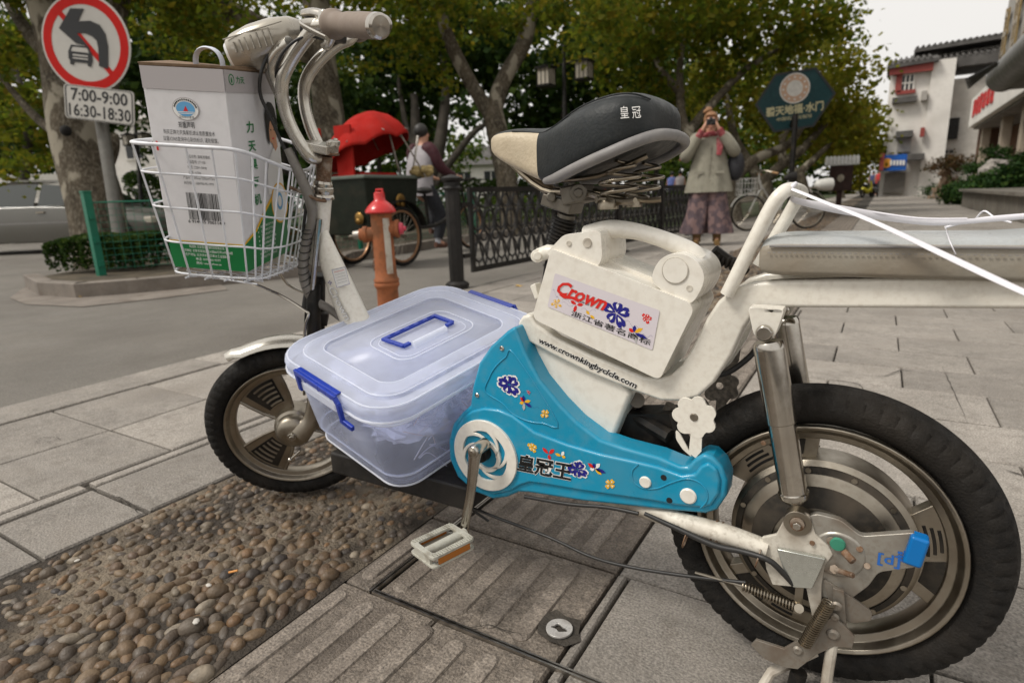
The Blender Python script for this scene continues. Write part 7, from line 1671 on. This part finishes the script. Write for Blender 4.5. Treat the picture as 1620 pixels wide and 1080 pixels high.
# white corner building on the right
YW = 44.0
wbx = Y(1410, 306, YW); wbl = thing('white_building', 'white rendered building with grey tiled eaves and red trim at the street end', 'building', (wbx.x+3, YW, 0))
s = S(); box_px(s, 1410, 108, 1478, 316, YW, 9); box_px(s, 1478, 130, 1760, 330, YW+1.2, 9); s.obj('wall', m_wall, wbl)
s = S(); box_px(s, 1476, 96, 1485, 322, YW-.25, 1.2); s.obj('corner_pillar', m_wall, wbl)
s = S(); box_px(s, 1485, 128, 1556, 318, YW+1.0, .5); s.obj('tiled_wall', M('grey white wall tiles', (.55, .52, .47), .7, var=.12, vs=.8, dirt=.3, ds=.7), wbl)
def eave(pa, pb, yw, out, th, up_): 
    a, b = Y(*pa, yw), Y(*pb, yw); s = S()
    s.loft([[V((a.x, yw-out, a.z-th)), V((a.x, yw-out, a.z)), V((a.x, yw+3, a.z+up_)), V((a.x, yw+3, a.z-th))], [V((b.x, yw-out, b.z-th)), V((b.x, yw-out, b.z)), V((b.x, yw+3, b.z+up_)), V((b.x, yw+3, b.z-th))]])
    L_ = abs(b.x-a.x)
    for i in range(int(L_/.28)): x = a.x+.28*i+.1; z = a.z+(b.z-a.z)*(x-a.x)/(b.x-a.x); s.tube([V((x, yw-out-.03, z+.05)), V((x, yw+3, z+up_+.05))], .08, 6)
    return s
eave((1404, 107), (1485, 94), YW, .7, .18, .8).obj('tiled_roof', m_tile, wbl, smooth=0); eave((1448, 80), (1760, 30), YW+2.2, .6, .2, .5).obj('ridge', m_tile, wbl, smooth=0)
eave((1483, 98), (1760, 62), YW+1, .7, .5, .7).obj('tiled_roof', m_tile, wbl, smooth=0)
s = S(); box_px(s, 1408, 107, 1476, 111, YW-.5, .3); s.obj('red_eave_board', m_redw, wbl)
def win(x0, y0, x1, y1, yw, bars=2, frame_=m_wallg):
    s = S(); box_px(s, x0, y0, x1, y1, yw-.05, .2); w = s.obj('window', m_win, wbl)
    s = S(); a, b = Y(x0, y0, yw-.1), Y(x1, y1, yw-.1)
    for i in range(bars+1): x = a.x+(b.x-a.x)*i/bars; s.box((x, yw-.1, (a.z+b.z)/2), (.07, .08, abs(a.z-b.z)))
    for z in (a.z, (a.z+b.z)/2, b.z): s.box(((a.x+b.x)/2, yw-.12, z), (abs(b.x-a.x)+.1, .08, .08))
    s.obj('window_frame', frame_, w)
win(1427, 119, 1444, 144, YW, 3, m_wall); win(1485, 190, 1513, 219, YW+.95, 7, m_blackp)
win(1484, 238, 1508, 250, YW+.95, 3)
s = S(); box_px(s, 1419, 114, 1425, 146, YW-.2, .3); box_px(s, 1419, 144, 1448, 147, YW-.2, .3); s.obj('red_window_trim', m_redw, wbl)
s = S(); box_px(s, 1412, 155, 1450, 160, YW-.5, .6); box_px(s, 1418, 208, 1444, 216, YW-.9, 1); box_px(s, 1436, 244, 1462, 252, YW-1.4, 1.4); s.obj('canopy', m_tile, wbl)
s = S(); box_px(s, 1421, 218, 1440, 240, YW-.3, .4); box_px(s, 1459, 144, 1466, 158, YW-.6, .6); s.obj('grey_bay', m_wallg, wbl)
s = S(); box_px(s, 1457, 202, 1462, 216, YW-.7, .5); s.obj('red_sign', m_redw, wbl)
s = S(); box_px(s, 1400, 274, 1430, 304, YW-.3, .3); s.obj('roller_shutter', m_conc, wbl)
bs_ = S(); box_px(bs_, 1396, 246, 1433, 269, YW-1.0, .5); bsg = thing('shop_sign', 'blue shop sign with orange logo above a shutter at the street end', 'shop sign', (Y(1415, 258, YW-1).x, YW-1, Y(1415, 269, YW-1).z)); bs_.obj('sign_board', M('bright blue sign', (.01, .10, .42), .4), bsg)
s = S(); p = Y(1403, 258, YW-1.02); s.plate(circ(p, V((1, 0, 0)), ZU, .27, 20), V((0, -.02, 0))); s.obj('logo', M('orange logo', (.75, .35, .03), .4), bsg)
s = S(); [s.plate([Y(1408+5*i, 254, YW-1.05), Y(1411.5+5*i, 253, YW-1.05), Y(1411.5+5*i, 261, YW-1.05), Y(1408+5*i, 262, YW-1.05)], V((0, -.02, 0))) for i in range(5)]; s.obj('sign_lettering', P_['white'], bsg, smooth=0, recalc=False)
s = S(); box_px(s, 1393, 243, 1397, 270, YW-1.3, .4); s.obj('red_edge', m_redw, bsg)
# nearer building along the right of the street: its street face lies on x = XB
XB = 3.5
nbd = thing('stone_building', 'brown stone fronted building with a white fascia and red characters', 'building', (XB+2, 30, 0))
xa, xb_ = X(1532, 200, XB), X(1590, 152, XB)
s = S(); s.box((XB+4.6, (xa.y+22)/2+2, 1.6), (6, xa.y-22, 3.2)); s.box((XB+3.0, xa.y+.3, 2), (5, .5, 4)); s.obj('wall', m_stone, nbd)
s = S(); z0_, z1_ = 3.35, 4.75
s.box((XB+1.5, (xa.y+24)/2, (z0_+z1_)/2), (3.0, xa.y-24, z1_-z0_)); s.obj('white_fascia', m_wall, nbd, bevel=.05)
s = S(); s.box((XB+1.5, (xa.y+24)/2, z0_-.06), (2.6, xa.y-24.5, .1)); s.obj('soffit', m_conc, nbd)
s = S()
def strokes(s, o, u, h, w, n, seed):     # bold brush like strokes of one character, too slanted to read
    r_ = random.Random(seed)
    for i in range(n):
        t = (i+.5)/n; s.box(o+u*(w*t)+ZU*(h*.5), (.05, w*.10, h*r_.uniform(.6, 1)))
    for t in (.15, .5, .85): s.box(o+u*(w*.5)+ZU*(h*t), (.05, w*r_.uniform(.5, .95), h*.09))
for i in range(6): strokes(s, V((XB-.03, xa.y-1.4-1.15*i, 3.7)), V((0, -1, 0)), .85, .8, 2+i % 2, i)
s.obj('red_characters', M('red letters', (.5, .03, .03), .4), nbd, smooth=0, recalc=False)
for y_ in (xa.y-.6, 33, 28.5): s = S(); s.box((XB+.7, y_, z0_/2), (.35, .5, z0_-.1)); s.obj('column', M('pale stone column', (.42, .35, .27), .6, var=.1), nbd, bevel=.03)
s = S(); s.box((XB+6, 36, 7.4), (7, 20, 5.2)); s.obj('upper_wall', m_wallg, nbd)
s = S(); s.box((XB+2.46, 38, 6.1), (.15, 3, 1.2)); s.obj('blue_banner', M('blue banner', (.04, .06, .5), .5), nbd)
# near entrance canopy in the top right corner
XC = 2.35
cna = X(1558, 118, XC); cn = thing('entrance_canopy', 'grey rounded entrance canopy with gilt upright letters at the top right', 'canopy', (XC+2, 16, 0))
yA = cna.y; zc = X(1558, 150, XC).z
c0_ = X(1575, 128, XC); 
rr_ = .42; s = S(); A1 = V((XC+rr_, X(1560, 118, XC).y, X(1562, 122, XC).z)); B1 = V((XC+rr_, 9.5, A1.z))
s.tube([A1+V((0, 0, 0)), B1], rr_, 24); s.box((XC+rr_+1.8, (A1.y+9.5)/2, A1.z+.02), (3.6, A1.y-9.5, rr_*1.9)); s.obj('rounded_edge', M('grey metal cladding', (.20, .195, .185), .45, .3, var=.12, vs=2, dirt=.3, ds=2), cn, smooth=60)
s = S(); s.box((XC+1.9, (A1.y+9.5)/2+.2, A1.z+rr_+1.2), (3.2, A1.y-9.8, 2.4)); s.obj('parapet', m_wallg, cn)
s = S(); rg = random.Random(8); yy = A1.y-.4
m_gilt = M('gilt metal letters', (.45, .33, .16), .3, .9, var=.2, dirt=.4, ds=10)
for i in range(6):
    strokes(s, V((XC+.22, yy, A1.z+.30)), V((0, -1, 0)), 1.45, .85, 2+i % 2, 20+i); yy -= 1.7
s.obj('gilt_letters', m_gilt, cn, smooth=0, recalc=False)
s = S()
for i in range(5): s.tube([V((XC+.6, A1.y-1-i, A1.z+rr_+.1)), V((XC-.4, A1.y+1.0-i*.3, A1.z+rr_-.25-.1*i))], .03, 5)
s.obj('light_bracket', m_black, cn)
for y_ in (12, 18): s = S(); s.box((XC+3.4, y_, A1.z/2), (.5, .5, A1.z)); s.obj('column', m_stone, cn)
s = S(); s.box((XC+4.6, 16, 1.9), (1.5, 12, 3.8)); s.obj('wall', m_stone, cn)
# planters, junipers, rock, lion
m_plant = M('worn planter stone', (.17, .155, .13), .8, var=.2, vs=3, dirt=.5, ds=2)
p0_ = G(1500, 329); pl = thing('planter', 'long low stone planter full of juniper along the right of the street', 'planter', (3.2, 19, 0))
pc0, pc1 = G(1499, 327), G(1532, 332)
s = S(); s.box((pc1.x+2.3, (pc0.y+13)/2, .22), (4.4, pc0.y-13, .44)); s.obj('planter_wall', m_plant, pl, bevel=.02)
s = S(); s.box((pc1.x+2.3, (pc0.y+13)/2, .47), (4.6, pc0.y-12.8, .06)); s.obj('coping', m_plant, pl)
st3 = thing('stone_steps', 'weathered stone steps in front of the juniper planter', 'steps', (3.6, 13, 0))
s3 = G(1545, 352)
for i, h in enumerate((.14, .27, .40)): s = S(); s.box((2.35+2.5+.35*i, 13.6+.1*i, h-.07), (5, 3.6-.5*i, .14)); s.obj('step', m_plant, st3, bevel=.01)
def bush(label, blobs, mat, base, seed, size=.12, name='juniper', cat='shrub', clump=.3):
    t = thing(name, label, cat, base); s = S()
    for c, r, n in blobs: s.tube([V(base), V(c)], [.05, .02], 6)
    s.obj('stem', m_barkd, t); mkleaf('foliage', blobs, mat, t, seed, size, clump=clump, up=.8); return t
bush('spreading green juniper filling the stone planter', [(D(1545, 305, 19), (.8, .8, .3), 5000), (D(1590, 298, 17.5), (1.0, .8, .38), 6000), (D(1640, 285, 16), (1.0, .8, .5), 5000), (D(1610, 265, 19), (.8, .8, .4), 1800)], m_lf4, (2.9, 17.5, .45), 61)
bush('cloud pruned dark pine standing beside the pale rock', [(D(1572, 240, 21), (.42, .4, .12), 800), (D(1560, 262, 21), (.6, .5, .14), 900), (D(1590, 252, 21), (.5, .4, .12), 700), (D(1545, 268, 21.5), (.4, .4, .12), 600)], m_lf4, (3.9, 19.6, .45), 62, .08, 'pine', 'shrub', .2)
bush('reddish leaved shrub behind the stone lion', [(D(1500, 262, 26), (.7, .6, .3), 1300), (D(1520, 258, 26), (.5, .5, .25), 700)], m_lf5, (2.9, 25.5, 0), 63, .1, 'shrub')
bush('small round green shrub left of the stone lion', [(D(1478, 305, 29), (.5, .4, .3), 900)], m_lf4, (1.9, 28, 0), 64, .09, 'shrub')
s = S(); rc_ = D(1573, 271, 18.4); s.ball(rc_, (.40, .34, .36), 22, 16); rg = random.Random(3)
for i in range(len(s.v)):
    d = s.v[i]-rc_; s.v[i] = rc_+d*(1+.13*math.sin(d.x*16)*math.cos(d.z*13)+.07*math.sin(d.y*27+d.z*31)+.03*rg.uniform(-1, 1))
tag(s.obj('rock', M('pale pitted rock', (.33, .30, .27), .9, var=.25, vs=4, bump=1, bs=20), org=rc_-ZU*.35, smooth=40), 'rounded pale pitted rock standing among the junipers', 'rock')
# stone lion on plinth
lc = D(1496, 300, 27); lc.z = 0; k_ = (lc-EY).dot(CF)/FPX; m_lion = M('tan carved stone', (.27, .19, .13), .8, var=.2, vs=6, bump=.8, bs=25)
ln = thing('stone_lion', 'seated tan stone lion on a stepped plinth at the right of the street', 'statue', lc); cxl = V((CR.x, CR.y, 0)).normalized(); Rl_ = Matrix((cxl, ZU.cross(cxl), ZU)).transposed()
def lq(x, z, y=0): return lc+cxl*(x*k_)+ZU*(z*k_)+ZU.cross(cxl)*y
s = S(); s.box(lq(-2, 2), (30*k_, .9, 5*k_), Rl_); s.box(lq(-1, 8), (22*k_, .7, 9*k_), Rl_); s.box(lq(0, 15), (26*k_, .8, 5*k_), Rl_); s.obj('plinth', m_lion, ln, bevel=.02)
s = S(); s.ball(lq(4, 25), (10*k_, .25, 8*k_), 16, 10, Rl_); s.ball(lq(-1, 31), (7*k_, .22, 9*k_), 16, 10, Rl_); s.ball(lq(-4, 40), (8*k_, .24, 8*k_), 16, 10, Rl_); s.ball(lq(-11, 38), (4*k_, .12, 4*k_), 12, 8, Rl_)
for y in (-.12, .12): s.tube([lq(-4, 30, y), lq(-7, 22, y), lq(-10, 18, y)], [.10, .08, .09], 8, k=3); s.ball(lq(10, 21, y), (6*k_, .12, 4*k_), 10, 6, Rl_)
s.tube([lq(12, 22), lq(17, 28), lq(14, 35)], [.08, .07, .05], 8, k=3)
for i in range(10): a = PI*.2+i*.4; s.ball(lq(-3+7*math.cos(a), 40+6*math.sin(a), -.05), .07, 8, 5)
s.obj('lion', m_lion, ln, smooth=60)

# distant bicycles, scooters and walkers at the end of the street
rg = random.Random(12)
def mini_person(px, py, d, col, col2, lab):
    b = D(px, py, d); b.z = 0; t = thing('person', lab, 'person', b)
    J = {'pel': (b+ZU*.9, .12), 'chest': (b+ZU*1.25, .15), 'neck': (b+ZU*1.43, .05), 'head': (b+ZU*1.58, .09)}
    for sg_, n_ in ((1, 'L'), (-1, 'R')):
        J['k'+n_] = (b+V((.1*sg_, 0, .48)), .06); J['a'+n_] = (b+V((.12*sg_, .05*sg_, .05)), .045); J['s'+n_] = (b+V((.18*sg_, 0, 1.38)), .055); J['e'+n_] = (b+V((.24*sg_, 0, 1.1)), .04); J['h'+n_] = (b+V((.22*sg_, -.08, .88)), .03)
    E2 = [('pel', 'chest'), ('chest', 'neck'), ('neck', 'head')]
    for n_ in 'LR': E2 += [('pel', 'k'+n_), ('k'+n_, 'a'+n_), ('chest', 's'+n_), ('s'+n_, 'e'+n_), ('e'+n_, 'h'+n_)]
    skin('body', J, E2, 'pel', m_skin, t, 0)
    s = S(); s.loft([oval(b+ZU*z, V((1, 0, 0)), V((0, 1, 0)), a, c, 12) for z, a, c in ((.8, .2, .16), (1.1, .2, .15), (1.38, .22, .14), (1.45, .1, .08))]); s.obj('jacket', M('coat', col, .8), t, smooth=60)
    s = S()
    for sg_ in (1, -1): s.tube([b+V((.09*sg_, 0, .88)), b+V((.11*sg_, 0, .1))], [.1, .07], 8)
    s.obj('trousers', M('trousers', col2, .8), t); s = S(); s.ball(b+ZU*1.62, (.10, .11, .10), 10, 6); s.obj('hair', m_hairb, t)
mini_person(1388, 312, 40, (.45, .04, .04), (.03, .03, .05), 'distant walker in a red coat near the blue shop sign')
mini_person(1378, 312, 44, (.05, .06, .14), (.03, .03, .03), 'distant walker in a dark blue coat left of the red coat')
mini_person(1445, 312, 38, (.5, .3, .28), (.25, .3, .4), 'distant walker in pale pink near the corner pillar')
def mini_bike(px, py, d, col, lab, ang):
    b = D(px, py, d); b.z = 0; t = thing('scooter', lab, 'scooter', b, 'scooters parked at the street end'); ux_ = V((math.cos(ang), math.sin(ang), 0)); n_ = ZU.cross(ux_)
    for f in (.5, -.5): s = S(); s.tube(circ(b+ux_*f+ZU*.25, ux_, ZU, .2, 16), .05, 6, closed=True); s.obj('wheel', m_tyre, t)
    s = S(); s.tube([b+ux_*.5+ZU*.3, b+ux_*.35+ZU*.85, b+ux_*.3+ZU*.95], [.04, .06, .04], 8, k=2); s.tube([b+ux_*.35+ZU*.5, b+ZU*.28, b-ux_*.2+ZU*.4, b-ux_*.55+ZU*.55], [.07, .09, .14, .08], 8, k=2); s.obj('scooter_body', M('scooter paint', col, .35, coat=.3), t, smooth=60)
    s = S(); s.tube([b-ux_*.05+ZU*.68, b-ux_*.5+ZU*.72], [.09, .09], 8, flat=.5); s.obj('seat', m_blackp, t); s = S(); s.tube([b+ux_*.28+n_*.28+ZU*1.0, b+ux_*.32+ZU*.96, b+ux_*.28-n_*.28+ZU*1.0], .02, 6, k=2); s.obj('handlebar', m_alu, t)
for px, d, col, lab, a in ((1371, 36, (.55, .50, .02), 'yellow scooter parked at the street end', 1.1), (1402, 40, (.03, .03, .03), 'black scooter parked under the blue sign', .3), (1418, 39, (.3, .02, .02), 'dark red scooter parked before the shutter', .8), (1432, 38, (.1, .14, .2), 'blue grey scooter parked right of the dark red one', .5), (1456, 37, (.02, .12, .11), 'teal scooter parked by the corner pillar', .6), (1384, 37, (.25, .25, .25), 'grey scooter parked beside the yellow one', 1.3)):
    mini_bike(px, 314, d, col, lab, a)
s = S(); p = D(1453, 295, 37.5); s.lathe([(0, 0), (.28, .02), (.28, .08), (0, .10)], p, -CF, 20); s.tube([p, V((p.x, p.y, 0))], .03, 6)
tag(s.obj('round_sign', M('orange disc', (.6, .20, .05), .5), org=(p.x, p.y, 0)), 'round orange disc sign on a post before the white building', 'sign')
# passers by and stalls behind the railing, seen under the saddle
for px, py, d, c1, c2, lab in ((962, 312, 30, (.55, .05, .03), (.05, .05, .06), 'distant walker in bright red seen under the saddle'), (935, 312, 31, (.6, .33, .04), (.05, .05, .06), 'distant walker in orange seen under the saddle'), (1075, 318, 28, (.5, .45, .45), (.1, .1, .2), 'distant walker in pale grey left of the woman'), (1062, 318, 29, (.15, .2, .5), (.04, .04, .05), 'distant walker in blue left of the pale grey one')):
    mini_person(px, py, d, c1, c2, lab)
# fallen leaves
m_fl = M('fallen yellow leaf', (.50, .30, .04), .6, var=.2)
for px, py, lab in ((822, 452, 'fallen yellow leaf on the pavement right of the bollard'), (383, 636, 'small orange leaf on the slab seen through the front wheel'), (131, 468, 'yellow leaf lying at the island kerb')):
    c = G(px, py, .004); s = S(); n = 11; s.poly([c+V((math.cos(a)*r, math.sin(a)*r, .006*math.sin(3*a))) for a, r in [(2*PI*i/n, (.045 if i % 2 else .02)*(1 if px != 383 else .45)) for i in range(n)]]); tag(s.obj('fallen_leaf', m_fl, org=c, smooth=0, solid=.0008), lab, 'leaf')
for o in scn.objects:
    if '_o' in o: del o['_o']
